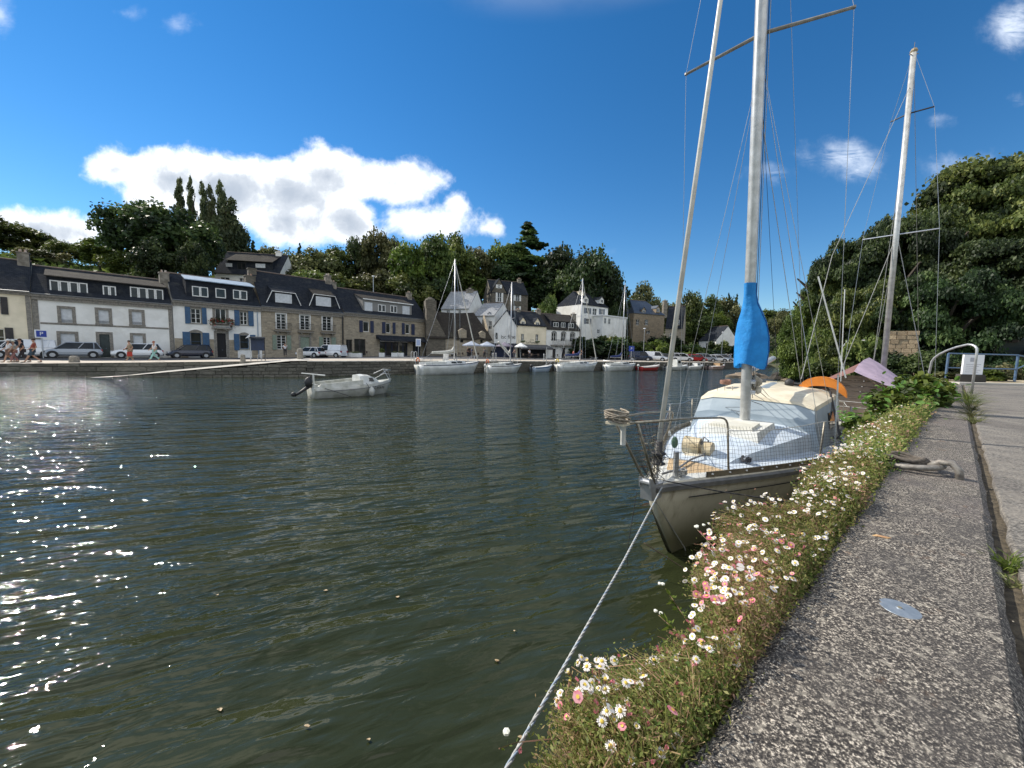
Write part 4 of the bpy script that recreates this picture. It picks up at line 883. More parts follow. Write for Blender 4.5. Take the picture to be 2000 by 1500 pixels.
# ================================================================== TREES
def crown_mesh(name, kind, n, leaf, seed, blobs=34, m=None):
    """foliage in a unit crown (x,y in -1..1, z in 0..1): leaf clumps spread over many sub-crowns"""
    r = np.random.default_rng(seed)
    if kind == 'round':
        c = []
        while len(c) < blobs:
            p = r.uniform(-1, 1, 3); q = np.linalg.norm(p)
            if .35 < q < .92 and p[2] > -.75: c.append(p)
        c = np.array(c); c = c*np.array([.82, .82, .40])+np.array([0, 0, .52]); R = r.uniform(.2, .36, blobs); zs = .62
    elif kind == 'poplar':
        z = np.linspace(.08, .95, blobs); c = np.stack([r.normal(0, .28, blobs)*(1-z*.6), r.normal(0, .28, blobs)*(1-z*.6), z], 1); R = .8*np.sqrt(np.clip(1.02-z, .03, 1))*np.clip(z*5+.3, 0, 1)*r.uniform(.7, 1.05, blobs); zs = .28
    elif kind == 'conifer':   # layered cedar/cypress
        z = np.linspace(.06, .97, blobs); a = r.uniform(0, 2*pi, blobs); rad = (1-z)**.8*r.uniform(.25, .85, blobs); c = np.stack([np.cos(a)*rad, np.sin(a)*rad, z], 1); R = .34*(1.08-z)**.7*r.uniform(.7, 1.2, blobs); zs = .22
    elif kind == 'bush':
        a = r.uniform(0, 2*pi, blobs); rad = np.sqrt(r.uniform(0, 1, blobs))*.75; c = np.stack([np.cos(a)*rad, np.sin(a)*rad, r.uniform(.15, .7, blobs)], 1); R = r.uniform(.2, .4, blobs); zs = .7
    elif kind == 'ivy':
        c = np.stack([r.uniform(-.9, .9, blobs), r.uniform(-.8, .8, blobs), r.uniform(.05, .85, blobs)], 1); R = r.uniform(.18, .3, blobs); zs = .8
    elif kind == 'near':
        c = r.normal(0, 1, (blobs, 3)); c /= np.linalg.norm(c, axis=1)[:, None]; c[:, 2] = np.where(c[:, 2] < -.5, -c[:, 2], c[:, 2]); c *= r.uniform(.5, .92, blobs)[:, None]; c = c*np.array([.9, .9, .44])+np.array([0, 0, .5]); R = r.uniform(.11, .24, blobs); zs = .42
    w = R**2; k = r.choice(blobs, n, p=w/w.sum()); d = r.normal(0, 1, (n, 3)); d /= np.linalg.norm(d, axis=1)[:, None]
    low = d[:, 2] < -.3; d[low, 2] *= -.6
    rr = R[k]*(r.uniform(0, 1, n)**.35)*np.where(r.uniform(0, 1, n) < .12, 1.22, 1.0)
    P = c[k]+d*rr[:, None]*np.array([1, 1, zs])
    # leaf clump = bent quad of two triangles
    a = r.normal(0, 1, (n, 3)); a[:, 2] *= .5; a /= np.linalg.norm(a, axis=1)[:, None]; nrm = d+r.normal(0, .55, (n, 3)); b_ = np.cross(nrm, a); b_ /= np.linalg.norm(b_, axis=1)[:, None]+1e-9
    L = leaf*r.uniform(.55, 1.35, n)[:, None]; sc = np.array([1, 1, (zs if kind != 'near' else .8) if kind in ('round', 'bush', 'ivy', 'near') else .5])
    if kind in ('poplar', 'conifer'): sc = np.array([1, 1, .35])
    v = np.stack([P-a*L*.6*sc, P+b_*L*.42*sc+nrm*L*.05, P+a*L*.65*sc, P-b_*L*.42*sc+nrm*L*.08], 1).reshape(-1, 3)
    me = bpy.data.meshes.new(name); me.vertices.add(n*4); me.vertices.foreach_set('co', v.ravel()); me.loops.add(n*4); me.loops.foreach_set('vertex_index', np.arange(n*4, dtype=np.int32))
    me.polygons.add(n); me.polygons.foreach_set('loop_start', np.arange(0, n*4, 4, dtype=np.int32)); me.polygons.foreach_set('loop_total', np.full(n, 4, dtype=np.int32))
    me.update(calc_edges=True)
    tb = r.uniform(.05, .85, blobs); tint = np.clip(tb[k]+r.normal(0, .16, n), 0, 1)
    at = me.attributes.new('tint', 'FLOAT', 'FACE'); at.data.foreach_set('value', tint.astype(np.float32))
    if m: me.materials.append(m)
    return me
def trunk_mesh(name, h=.6, r=.045, seed=1, limbs=7):
    rr = random.Random(seed); mb = MB(); x = y = 0; pts = []
    for i in range(6): pts.append((x, y, h*i/5-.02)); x += rr.uniform(-.03, .03); y += rr.uniform(-.03, .03)
    mb.tube(pts, [r*(1.5 if i == 0 else 1-.12*i) for i in range(6)], 7)
    for k in range(limbs):
        i = rr.choice((2, 3, 4, 5)); p = np.array(pts[i]); a = rr.uniform(0, 2*pi); q = p+np.array([cos(a)*.12, sin(a)*.12, .1]); e = q+np.array([cos(a+.4)*.1, sin(a+.4)*.1, .12])
        mb.tube([p, q, e], [r*.5, r*.32, r*.12], 5)
    return mb.mesh(name, mat('bark', (.07, .055, .04), (.04, .032, .025), .9, scale=12))
LM = dict(oak=leafmat('oak_leaves', (.0243, .0405, .0108), (.0945, .1350, .0297), (.2295, .2565, .0675)),
          dark=leafmat('dark_leaves', (.0135, .0243, .0095), (.0405, .0702, .0216), (.1080, .1485, .0432), .3),
          lime=leafmat('bright_leaves', (.03, .05, .008), (.085, .125, .018), (.16, .2, .035), .35),
          olive=leafmat('olive_leaves', (.0405, .0513, .0162), (.1215, .1350, .0513), (.2565, .2430, .1013)),
          pop=leafmat('poplar_leaves', (.0270, .0405, .0162), (.0810, .1013, .0405), (.1755, .1890, .0878), .3),
          ivy=leafmat('ivy_leaves', (.025, .045, .008), (.08, .12, .02), (.16, .21, .04), .25))
CM = {}
def crown(kind, lm, var, n=9000, leaf=.055):
    k = (kind, lm, var, n)
    if k not in CM:
        base = (kind, var, n)
        if base not in CM: CM[base] = crown_mesh('crown', kind, n, leaf, 11+var*7+len(kind), dict(round=38, poplar=26, conifer=46, bush=16, ivy=60, near=95)[kind])
        me = CM[base].copy(); me.materials.clear(); me.materials.append(LM[lm]); CM[k] = me
    return CM[k]
TM = [trunk_mesh('trunk', seed=i) for i in range(3)]
def tree(px, ytop, D, wpx, kind, lm, label, var=0, n=9000, leaf=.055, zg=None, yb=None, name='tree', group=None, z0f=.12, cat='tree', depth=None):
    """px: crown centre in the photo, ytop: crown top, wpx: crown width; D: depth"""
    p = atY(px, ytop, D); x, y = p[0], p[1]; g = hz(x, y) if zg is None else zg
    wd = wpx/F*D/1.25 if abs(px-1000) > 600 else wpx/F*D; h = max(p[2]-g, 1.0)
    t = thing(name, (x, y, g), label, cat, group, rz=random.uniform(0, 6.28) if depth is None else 0)
    o = bpy.data.objects.new('trunk', TM[var % 3]); COL.objects.link(o); o.parent = t; o.scale = (h, h, h*.9) if kind != 'poplar' else (h*.4, h*.4, h)
    c = bpy.data.objects.new('crown', crown(kind, lm, var, n, leaf)); COL.objects.link(c); c.parent = t
    z0 = h*z0f; c.location = (0, 0, z0); c.scale = (wd/2, (depth or wd)/2, (h-z0)/1.0)
    return t
# hilltop and slope trees across the harbour, left to right
T_ = [(-60, 400, 80, 160, 'round', 'olive', 'olive tree crowning the slope at the far left edge', 0),
 (30, 440, 85, 130, 'round', 'oak', 'rounded tree behind the pale gable at the top left', 1),
 (95, 488, 72, 90, 'bush', 'olive', 'thin yellowish shrubby tree above the cream house', 2),
 (135, 468, 80, 100, 'round', 'oak', 'mid green tree directly above the long white house chimney', 2),
 (190, 468, 78, 90, 'round', 'lime', 'leafy sunlit tree left of the great dark oak', 0),
 (235, 492, 70, 80, 'round', 'lime', 'bright green bushy tree at the foot of the great dark oak', 1),
 (262, 396, 76, 135, 'round', 'dark', 'left half of the great dark oak in front of the poplars', 0),
 (330, 398, 74, 180, 'round', 'dark', 'great dark spreading oak above the long white house', 1),
 (378, 425, 76, 100, 'round', 'dark', 'dark rounded tree touching the white hillside house', 2),
 (300, 470, 64, 100, 'round', 'dark', 'low dark tree over the white house ridge', 0),
 (378, 470, 66, 70, 'round', 'dark', 'low dark tree left of the white hillside house', 1),
 (350, 345, 100, 32, 'poplar', 'pop', 'leftmost tall narrow poplar', 0), (370, 343, 104, 24, 'poplar', 'pop', 'second narrow poplar from the left', 1),
 (394, 352, 100, 28, 'poplar', 'pop', 'third poplar in the poplar row', 0), (410, 360, 100, 24, 'poplar', 'pop', 'short poplar in the middle of the row', 1),
 (429, 350, 100, 30, 'poplar', 'pop', 'tall poplar right of the middle of the row', 0), (447, 385, 98, 54, 'poplar', 'pop', 'broad rightmost poplar leaning over the slope', 1), (456, 430, 100, 54, 'round', 'pop', 'tree under the rightmost poplar', 1),
 (494, 468, 100, 34, 'conifer', 'dark', 'small dark spruce behind the white hillside house roof', 0),
 (525, 480, 120, 60, 'round', 'olive', 'low olive-toned tree on the skyline above the hillside house', 1),
 (585, 474, 112, 30, 'conifer', 'dark', 'little spire-shaped conifer on the skyline', 1),
 (610, 478, 98, 100, 'round', 'olive', 'broad olive green tree above the stone balcony house', 2),
 (655, 484, 104, 80, 'round', 'oak', 'tree on skyline left of the tall dark-topped tree', 0),
 (702, 447, 106, 62, 'round', 'dark', 'dark open-crowned tree under the cloud edge', 2),
 (738, 452, 104, 70, 'round', 'olive', 'feathery olive tree right of the open-crowned one', 1),
 (775, 470, 102, 70, 'round', 'olive', 'pale olive tree with drooping foliage in the middle of the hill', 0),
 (800, 472, 96, 80, 'round', 'lime', 'bright lime-green tree in the middle of the hillside', 1),
 (850, 446, 100, 90, 'round', 'oak', 'tall round green tree above the inn chimney', 2),
 (893, 462, 112, 80, 'round', 'oak', 'second round green tree right of the inn chimney', 0),
 (935, 484, 120, 70, 'round', 'olive', 'pale green tree just left of the great cedar', 1),
 (1032, 432, 126, 170, 'conifer', 'dark', 'great dark cedar rising above the roofs', 0),
 (985, 478, 124, 90, 'round', 'oak', 'green tree in front of the cedar flank', 1),
 (1100, 470, 120, 100, 'round', 'dark', 'dark tree right of the cedar', 2),
 (1150, 488, 106, 110, 'round', 'dark', 'tall dark tree at the end of the wooded ridge', 1),
 (1188, 520, 108, 90, 'round', 'dark', 'lower dark tree stepping down behind the white tower house', 0),
 (1200, 575, 106, 60, 'round', 'dark', 'dark tree between the white terrace wing and the brown villa', 2),
 (590, 520, 92, 80, 'round', 'olive', 'olive tree right of the white gable of the hillside house', 0),
 (620, 530, 82, 100, 'round', 'oak', 'dim tree behind the ridge of the balcony house', 1),
 (680, 530, 88, 100, 'round', 'oak', 'slope tree behind the street lamp', 2),
 (740, 530, 90, 90, 'round', 'olive', 'straw-green slope tree behind the stone shop house', 0),
 (800, 535, 90, 100, 'round', 'oak', 'shady slope tree above the shop house chimney', 1),
 (850, 530, 94, 90, 'round', 'dark', 'dark slope tree left of the pale slate roof', 2),
 (905, 520, 116, 90, 'round', 'oak', 'green slope tree behind the narrow white house', 0),
 (940, 530, 122, 70, 'round', 'lime', 'small bright tree beside the tall stone house gable', 1),
 (1000, 510, 122, 100, 'round', 'dark', 'dark tree behind the tall stone house', 2),
 (1070, 530, 116, 90, 'round', 'dark', 'dark tree right of the tall stone house', 0),
 (1072, 575, 94, 40, 'round', 'oak', 'grey-green shrubby tree above the cream shop roof', 1),
 (1090, 560, 118, 60, 'round', 'dark', 'dark tree left of the white tower house chimney', 1),
 (1190, 560, 112, 80, 'round', 'dark', 'dark tree behind the terrace wing', 1),
 (1256, 556, 130, 66, 'round', 'olive', 'rounded olive tree over the brown villa roof', 0),
 (1228, 590, 118, 60, 'round', 'oak', 'small tree left of the brown villa', 1),
 (1310, 580, 140, 60, 'round', 'olive', 'autumn-toned tree left of the forestay', 2),
 (1345, 570, 130, 60, 'round', 'oak', 'tree just right of the forestay', 1),
 (1385, 580, 150, 66, 'round', 'oak', 'distant rounded tree beyond the car park', 0),
 (1420, 580, 150, 60, 'round', 'olive', 'second distant rounded tree beyond the car park', 1),
 (1424, 571, 150, 22, 'conifer', 'dark', 'small dark fir left of the blue sail cover', 0), (1440, 573, 150, 22, 'conifer', 'dark', 'small dark fir touching the blue sail cover', 1),
 (1360, 610, 128, 70, 'round', 'oak', 'slope tree above the distant white gable', 2), (1400, 612, 132, 60, 'round', 'lime', 'lighter slope tree above the distant cottage', 1),
 (1416, 634, 126, 18, 'bush', 'lime', 'yellow-green bush beside the distant cottage chimney', 0),
 (1500, 598, 150, 70, 'round', 'oak', 'distant tree right of the blue sail cover', 2), (1530, 606, 140, 50, 'round', 'olive', 'distant tree between sail cover and ivy bank', 0)]
for (px, yt, D, w, k, lm, lab, var) in T_: tree(px, yt, D, w*1.12, k, lm, lab, var, leaf=.075 if k in ('round', 'bush') else .11)
# gardens and hedges low between the houses
for i, (px, yt, D, w, k, lm, lab) in enumerate([(1150, 648, 84, 70, 'bush', 'dark', 'dark garden shrub beside the white balcony house'), (1180, 655, 84, 60, 'bush', 'dark', 'dark shrub under the terrace wing'), (1205, 650, 88, 50, 'bush', 'oak', 'shrub at the right corner of the terrace wing'),
    (1286, 655, 86, 36, 'bush', 'lime', 'rounded bright bush in front of the brown villa'), (1240, 660, 90, 60, 'bush', 'oak', 'hedge under the brown villa'), (1330, 668, 90, 50, 'bush', 'oak', 'hedge behind the parked cars by the forestay'), (1375, 672, 100, 50, 'bush', 'dark', 'dark hedge before the distant white gable'), (1400, 660, 108, 30, 'bush', 'oak', 'shrub left of the small white house front'), (1300, 650, 92, 50, 'bush', 'dark', 'dark bush at the foot of the gabled stone house'),
    (1140, 680, 82, 26, 'bush', 'dark', 'low dark shrub at the right end of the balcony house'), (1440, 670, 112, 40, 'bush', 'dark', 'dark bush right of the small white house front'), (1215, 672, 84, 50, 'bush', 'dark', 'low dark shrub above the moored boats')]):
    tree(px, yt, D, w*1.5, k, lm, lab, i % 3, n=5000, leaf=.12, name='shrub', cat='shrub', zg=1.3 if D < 100 else None, z0f=.0)
# undergrowth covering the hill
def undergrowth():
    n = 60000; px = RNG.uniform(-120, 130, n*3); py = RNG.uniform(30, 190, n*3); z = hill_h(px, py); fd = segd(px, py, FAC, False); ok = inside(px, py, FACPOLY) & (fd > 13) & (z > 2) & (np.hypot(px, py) < 200)
    px, py, z = px[ok][:n], py[ok][:n], z[ok][:n]; n = len(px); cl = np.sin(px*.35)+np.sin(py*.3+1)+np.sin(px*.11-py*.17)
    P = np.stack([px, py, z+RNG.uniform(0, 1, n)**1.6*(1.6+.8*np.clip(cl, -1, 2))], 1); a = RNG.normal(0, 1, (n, 3)); b_ = RNG.normal(0, 1, (n, 3)); a /= np.linalg.norm(a, axis=1)[:, None]; b_ /= np.linalg.norm(b_, axis=1)[:, None]
    L = RNG.uniform(.35, .8, n)[:, None]; v = np.stack([P-a*L, P+b_*L*.7, P+a*L], 1).reshape(-1, 3)
    me = bpy.data.meshes.new('undergrowth'); me.vertices.add(n*3); me.vertices.foreach_set('co', v.ravel()); me.loops.add(n*3); me.loops.foreach_set('vertex_index', np.arange(n*3, dtype=np.int32))
    me.polygons.add(n); me.polygons.foreach_set('loop_start', np.arange(0, n*3, 3, dtype=np.int32)); me.polygons.foreach_set('loop_total', np.full(n, 3, dtype=np.int32)); me.update(calc_edges=True)
    at = me.attributes.new('tint', 'FLOAT', 'FACE'); at.data.foreach_set('value', np.clip(.35+.18*cl+RNG.normal(0, .15, n), 0, 1).astype(np.float32)); me.materials.append(LM['oak'])
    o = bpy.data.objects.new('undergrowth', me); COL.objects.link(o); tag(o, 'dense green scrub covering the hillside behind the houses', 'undergrowth', kind='stuff')
undergrowth()
# right bank: big near trees
RB = [(2010, 262, 40, 360, 'oak', 'huge tree at the right edge reaching highest into the sky', 0), (1915, 332, 38, 250, 'oak', 'large tree under the skyline near the right edge', 1), (1842, 384, 38, 190, 'oak', 'large dark tree right of the second mast', 2),
 (1775, 396, 36, 180, 'dark', 'large dark tree directly behind the second mast', 0), (1690, 428, 38, 170, 'dark', 'dark tree left of the second mast', 1), (1645, 462, 40, 110, 'oak', 'tree with ragged left edge against the sky', 2), (1606, 498, 42, 62, 'oak', 'slim tree at the left end of the right bank', 0),
 (1960, 440, 30, 260, 'dark', 'shady tree filling the right edge below the skyline', 1), (1870, 500, 28, 210, 'dark', 'shady tree behind the white parked van', 2), (1780, 520, 30, 190, 'dark', 'shady tree above the sandy stone wall', 0), (1700, 530, 32, 170, 'oak', 'leafy tree over the parked car on the right bank', 1), (1655, 560, 35, 110, 'oak', 'leafy tree right of the ivy bank', 2),
 (2060, 420, 34, 260, 'dark', 'dark tree just outside the right edge', 0), (1840, 600, 33, 170, 'dark', 'low shady tree behind the van', 1)]
for (px, yt, D, w, lm, lab, var) in RB: tree(px, yt, D, w*1.3, 'near', lm, lab, var, n=62000, leaf=.029, z0f=.03)
for (px, yt, D, w, lab, var) in ((1600, 588, 40, 90, 'ivy-clad tree mass above the rocks right of the sail cover', 0), (1556, 630, 42, 46, 'ivy bush sloping down to the dark rock', 1), (1630, 625, 38, 90, 'ivy bush over the brown earth bank', 2)):
    tree(px, yt, D, w*1.2, 'ivy', 'ivy', lab, var, n=30000, leaf=.042, name='ivy_bush', cat='ivy bush', z0f=.0, zg=.3)
for i, (px, yt, D, w, lm, lab) in enumerate([(1650, 680, 29, 90, 'oak', 'scrub on the right bank left of the tarp roof'), (1705, 680, 25, 90, 'dark', 'scrub behind the tarp roof'), (1790, 676, 22, 110, 'dark', 'dark scrub under the white van'), (1872, 678, 21, 90, 'dark', 'dark bush behind the ladder rail'), (1935, 700, 20, 90, 'olive', 'dry olive bush behind the blue railing'), (1985, 690, 21, 90, 'dark', 'dark bush at the right end of the railing'), (1590, 700, 36, 40, 'ivy', 'green scrub on the earth bank'), (1688, 640, 25, 70, 'oak', 'leafy branch mass hiding the parked car')]):
    tree(px, yt, D, w*1.4, 'bush', lm, lab, i % 3, n=9000, leaf=.09, name='shrub', cat='shrub', z0f=.0, zg=.8)

# ================================================================== VEHICLES
tyre_m = mat('tyre_rubber', (.015, .015, .015), None, .8); rim_m = mat('alloy_rim', (.45, .46, .48), None, .35, .7); lamp_r = mat('tail_lamp', (.3, .01, .01), None, .3); lamp_w = mat('head_lamp', (.6, .62, .65), None, .15)
plate_m = mat('number_plate', (.6, .6, .58), None, .5); trim_b = mat('black_plastic', (.02, .02, .022), None, .6)
def paint(n, c): return mat('car_paint_'+n, c, None, .25, .15, coat=.6)
CARS = {}
def car_proto(kind, pn, c):
    """x = forward"""
    if kind == 'suv': L, Wd, H, belt, hood, g = 4.25, 1.8, 1.66, 1.0, 1.0, [(-2.02, -1.72), (1.2, .4)]
    elif kind == 'hatch': L, Wd, H, belt, hood, g = 3.95, 1.72, 1.5, .92, .9, [(-1.85, -1.5), (1.1, .35)]
    else: L, Wd, H, belt, hood, g = 4.3, 1.8, 1.82, 1.05, 1.02, [(-2.08, -2.0), (1.35, .75)]
    t = thing('van' if kind == 'van' else 'car', (0, 0, 0), 'x', kind, rz=.0001); t.rotation_euler.z = 0
    pm = paint(pn, c); h = L/2; w = Wd/2; mb = MB(); rows = []
    for (x, zb, zt, ww) in [(-h, .42, .72, .80), (-h+.05, .3, belt-.03, .9), (-h+.35, .26, belt, .98), (-h+.9, .26, belt+.01, 1), (0, .24, belt, 1), (h-1.2, .26, belt-.01, 1), (h-1.0, .26, hood-.02, .99), (h-.45, .28, hood-.12, .95), (h-.08, .3, hood-.28, .84), (h, .38, .62, .76)]:
        y = w*ww; rows.append([(x, -y*.86, zb), (x, -y, zb+.14), (x, -y, (zb+zt)/2), (x, -y*.95, zt-.06), (x, -y*.85, zt), (x, y*.85, zt), (x, y*.95, zt-.06), (x, y, (zb+zt)/2), (x, y, zb+.14), (x, y*.86, zb)])
    mb.grid(rows, close=True); n = 10; mb.f.append(tuple(range(n))); mb.mi.append(0); k = (len(rows)-1)*n; mb.f.append(tuple(k+q for q in range(n-1, -1, -1))); mb.mi.append(0)
    body = mb.build('body', pm, t, smooth=False)
    (a0, b0), (a1, b1) = g; zt = H-.06; y0, y1 = w*.93, w*.76
    mb = MB(); mb.hexa([(a0, -y0, belt-.02), (a1, -y0, belt-.04), (a1, y0, belt-.04), (a0, y0, belt-.02), (b0, -y1, zt), (b1, -y1, zt), (b1, y1, zt), (b0, y1, zt)]); gl = mb.build('window_glass', window_glass, t)
    if kind == 'van': mb = MB(); mb.hexa([(a0-.01, -y0-.01, belt-.02), (-.1, -y0-.01, belt-.02), (-.1, y0+.01, belt-.02), (a0-.01, y0+.01, belt-.02), (b0-.01, -y1-.01, zt), (-.1, -y1-.01, zt), (-.1, y1+.01, zt), (b0-.01, y1+.01, zt)]); mb.build('cargo_side', pm, t)
    mb = MB(); mb.hexa([(b0-.1, -y1-.02, zt), (b1+.12, -y1-.02, zt-.03), (b1+.12, y1+.02, zt-.03), (b0-.1, y1+.02, zt), (b0+.02, -y1*.9, H), (b1-.15, -y1*.9, H-.01), (b1-.15, y1*.9, H-.01), (b0+.02, y1*.9, H)]); mb.build('roof', pm, t)
    for s in (-1, 1):
        for (p, q) in (((a0, belt), (b0, zt)), ((lerp(a0, a1, .5), belt), (lerp(b0, b1, .42), zt)), ((a1, belt-.03), (b1, zt)), ((lerp(a0, a1, .16), belt), (lerp(b0, b1, .1), zt))): mb = MB(); mb.tube([(p[0], s*y0*1.005, p[1]), (q[0], s*y1*1.01, q[1])], .04, 5); mb.build('pillar', pm, t)
        mb = MB(); mb.box(h-.32, h-.05, s*w*.62-.12, s*w*.62+.17, hood-.36, hood-.22); mb.build('headlight', lamp_w, t)
        mb = MB(); mb.box(-h-.005, -h+.18, s*w*.74-.13, s*w*.74+.13, belt-.3, belt-.08); mb.build('tail_light', lamp_r, t)
        mb = MB(); mb.ball((a1-.15, s*(w+.08), belt+.06), .1, 6, sc=(.8, 1, .7)); mb.build('mirror', pm, t)
        for x in (-h+.72, h-.8):
            c_ = (x, s*(w-.08), .33)
            mb = MB(); mb.tube([(x, s*(w-.24), .33), (x, s*(w+.012), .33)], .335, 16); wh = mb.build('wheel', tyre_m, t)
            mb = MB(); mb.tube([(x, s*(w+.0), .33), (x, s*(w+.022), .33)], .2, 12)
            mb.build('rim', rim_m, wh)
            mb = MB(); mb.tube([(x, s*(w-.02), .36), (x, s*(w+.006), .36)], .4, 16); mb.build('wheel_arch', trim_b, t)
    mb = MB(); mb.box(-h-.03, -h+.1, -w*.8, w*.8, .28, .5); mb.build('bumper', trim_b if kind != 'van' else pm, t)
    mb = MB(); mb.box(h-.1, h+.02, -w*.7, w*.7, .28, .46); mb.build('bumper', trim_b, t)
    mb = MB(); mb.box(-h-.045, -h-.031, -.26, .26, .55, .66); mb.build('number_plate', plate_m, t)
    CARS[(kind, pn)] = t; t['_used'] = 0
    return t
def car(kind, pn, c, px, D, zb, yaw, label, group=None):
    p = atY(px, 690, D); first = (kind, pn) not in CARS
    t = car_proto(kind, pn, c) if first else CARS[(kind, pn)]
    if not first: t = dup(t)
    t.location = (p[0], p[1], zb); t.rotation_euler.z = yaw; t['label'] = label; t['category'] = 'van' if kind == 'van' else 'car'
    if group: t['group'] = group
    if '_used' in t: del t['_used']
    return t
FY = atan2(-.75, -.66)    # along the facades, nose to the left
g1 = 'cars parked along the house row'
rz_ = lambda px, D: qz(atY(px, 690, D)[0])-.04
for a in (('suv', 'white', (.7, .71, .72), -8, 36.0, FY, 'white car parked before the cream house, cut by the left edge'), ('van', 'white', (.7, .71, .72), 46, 37.2, FY, 'white van behind the walking group by the cream house'),
          ('suv', 'silver', (.3, .33, .37), 142, 39.5, FY, 'silver blue compact SUV before the long white house door'), ('suv', 'white2', (.72, .73, .74), 268, 43.0, FY, 'white SUV before the long white house, walkers in front'),
          ('suv', 'navy', (.008, .014, .035), 371, 46.4, FY, 'dark navy car in front of the blue-shuttered house'), ('hatch', 'white', (.7, .71, .72), 607, 53.5, atan2(.66, -.75)+.5, 'white hatchback parked nose-in beside the white van'),
          ('van', 'white', (.7, .71, .72), 646, 54.5, atan2(.66, -.75)+.55, 'small white van seen from behind before the stone balcony house')):
    car(a[0], a[1], a[2], a[3], a[4], rz_(a[3], a[4]), a[5], a[6], g1)
g2 = 'cars in the far car park'
cols = dict(white=(.7, .71, .72), silver=(.35, .37, .4), navy=(.008, .014, .035), grey=(.1, .11, .12), red=(.35, .02, .02), white2=(.72, .73, .74))
PK = [('van', 'navy', 1252, 72, .6, 'dark blue van first in the car park line'), ('van', 'white', 1281, 73, .5, 'white van next to the dark blue van'), ('hatch', 'grey', 1299, 78, .5, 'grey hatchback right of the white van'), ('suv', 'white2', 1331, 76, .5, 'white SUV just right of the forestay'), ('hatch', 'silver', 1312, 84, .5, 'silver hatchback behind the white motorboat cabin'),
      ('hatch', 'white', 1346, 80, .5, 'white hatchback left of the red car'), ('hatch', 'red', 1361, 78, .6, 'red hatchback in the car park'), ('suv', 'silver', 1378, 78, .5, 'silver SUV right of the red car'), ('hatch', 'white2', 1402, 79, .45, 'white hatchback behind the pink-decked boat'), ('hatch', 'grey', 1392, 88, .5, 'grey hatchback in the second row'), ('suv', 'silver', 1412, 84, .4, 'silver car at the right end of the car park'),
      ('hatch', 'navy', 1322, 92, .5, 'dark hatchback in the back row behind the SUV'), ('hatch', 'white', 1366, 94, .5, 'small white hatchback in the back row'), ('suv', 'white', 1290, 88, .5, 'white SUV in the back row left of the forestay'), ('hatch', 'silver', 1240, 86, .5, 'silver hatchback in the back row at the left')]
for (k, pn, px, D, yw, lab) in PK: car(k, pn, cols[pn], px, D, 1.27, -yw+.2*(px % 3), lab, g2)
car('hatch', 'white', cols['white'], 1693, 31, 2.6, .4, 'white parked car half hidden in the right bank trees')
car('van', 'white', cols['white'], 1870, 37, 3.7, 1.9, 'white van parked among the trees behind the ladder rail')
for px, D, r in ((1693, 26, 2.3), (1868, 24, 2.6), (1780, 27, 2.2)):
    p = atY(px, 690, D)
# sandy stone wall on the right bank
p0, p1 = atY(1733, 665, 27), atY(1795, 665, 26); d = (p1-p0)[:2]; Lw = np.linalg.norm(d); d /= Lw; fr = Fr((*p0[:2], 0), d, (d[1], -d[0]))
t = thing('stone_wall', (*p0[:2], 2), 'sandy coloured stone wall among trees on the right bank', 'wall'); zt = atY(1765, 648, 26.5)[2]
sm = mat('sandstone_block', (.42, .32, .2), (.3, .22, .14), .9, scale=5, bump=.02, rnd=.2)
z = 1.0
while z < zt:
    u = -random.uniform(0, .4)
    while u < Lw:
        w_ = random.uniform(.35, .6); a, b = max(u, 0), min(u+w_, Lw)
        if b-a > .1: mb = MB(); mb.fbox(fr, a+.012, b-.012, -.3, random.uniform(-.03, .02), z+.01, z+.29); mb.build('stone', sm, t)
        u += w_
    z += .3

# ================================================================== PEOPLE
def skinmesh(name, verts, edges, radii, m, parent, sub=1, root=0):
    me = bpy.data.meshes.new(name); me.from_pydata(verts, edges, []); o = bpy.data.objects.new(name, me); COL.objects.link(o); o.parent = parent
    sk = o.modifiers.new('skin', 'SKIN'); sk.use_smooth_shade = True
    layer = me.skin_vertices[0] if me.skin_vertices else None
    if layer is None:
        bpy.context.view_layer.objects.active = o; layer = me.skin_vertices[0] if me.skin_vertices else None
    for i, r in enumerate(radii): layer.data[i].radius = (r, r) if not isinstance(r, tuple) else r; layer.data[i].use_root = (i == root)
    if sub: o.modifiers.new('sub', 'SUBSURF').levels = sub; o.modifiers['sub'].render_levels = sub
    me.materials.append(m); return o
skin_m = mat('skin', (.42, .25, .17), (.36, .2, .13), .6, scale=8)
cloth = {}
def cl(n, c): return mat('cloth_'+n, c, tuple(k*.75 for k in c), .85, scale=10)
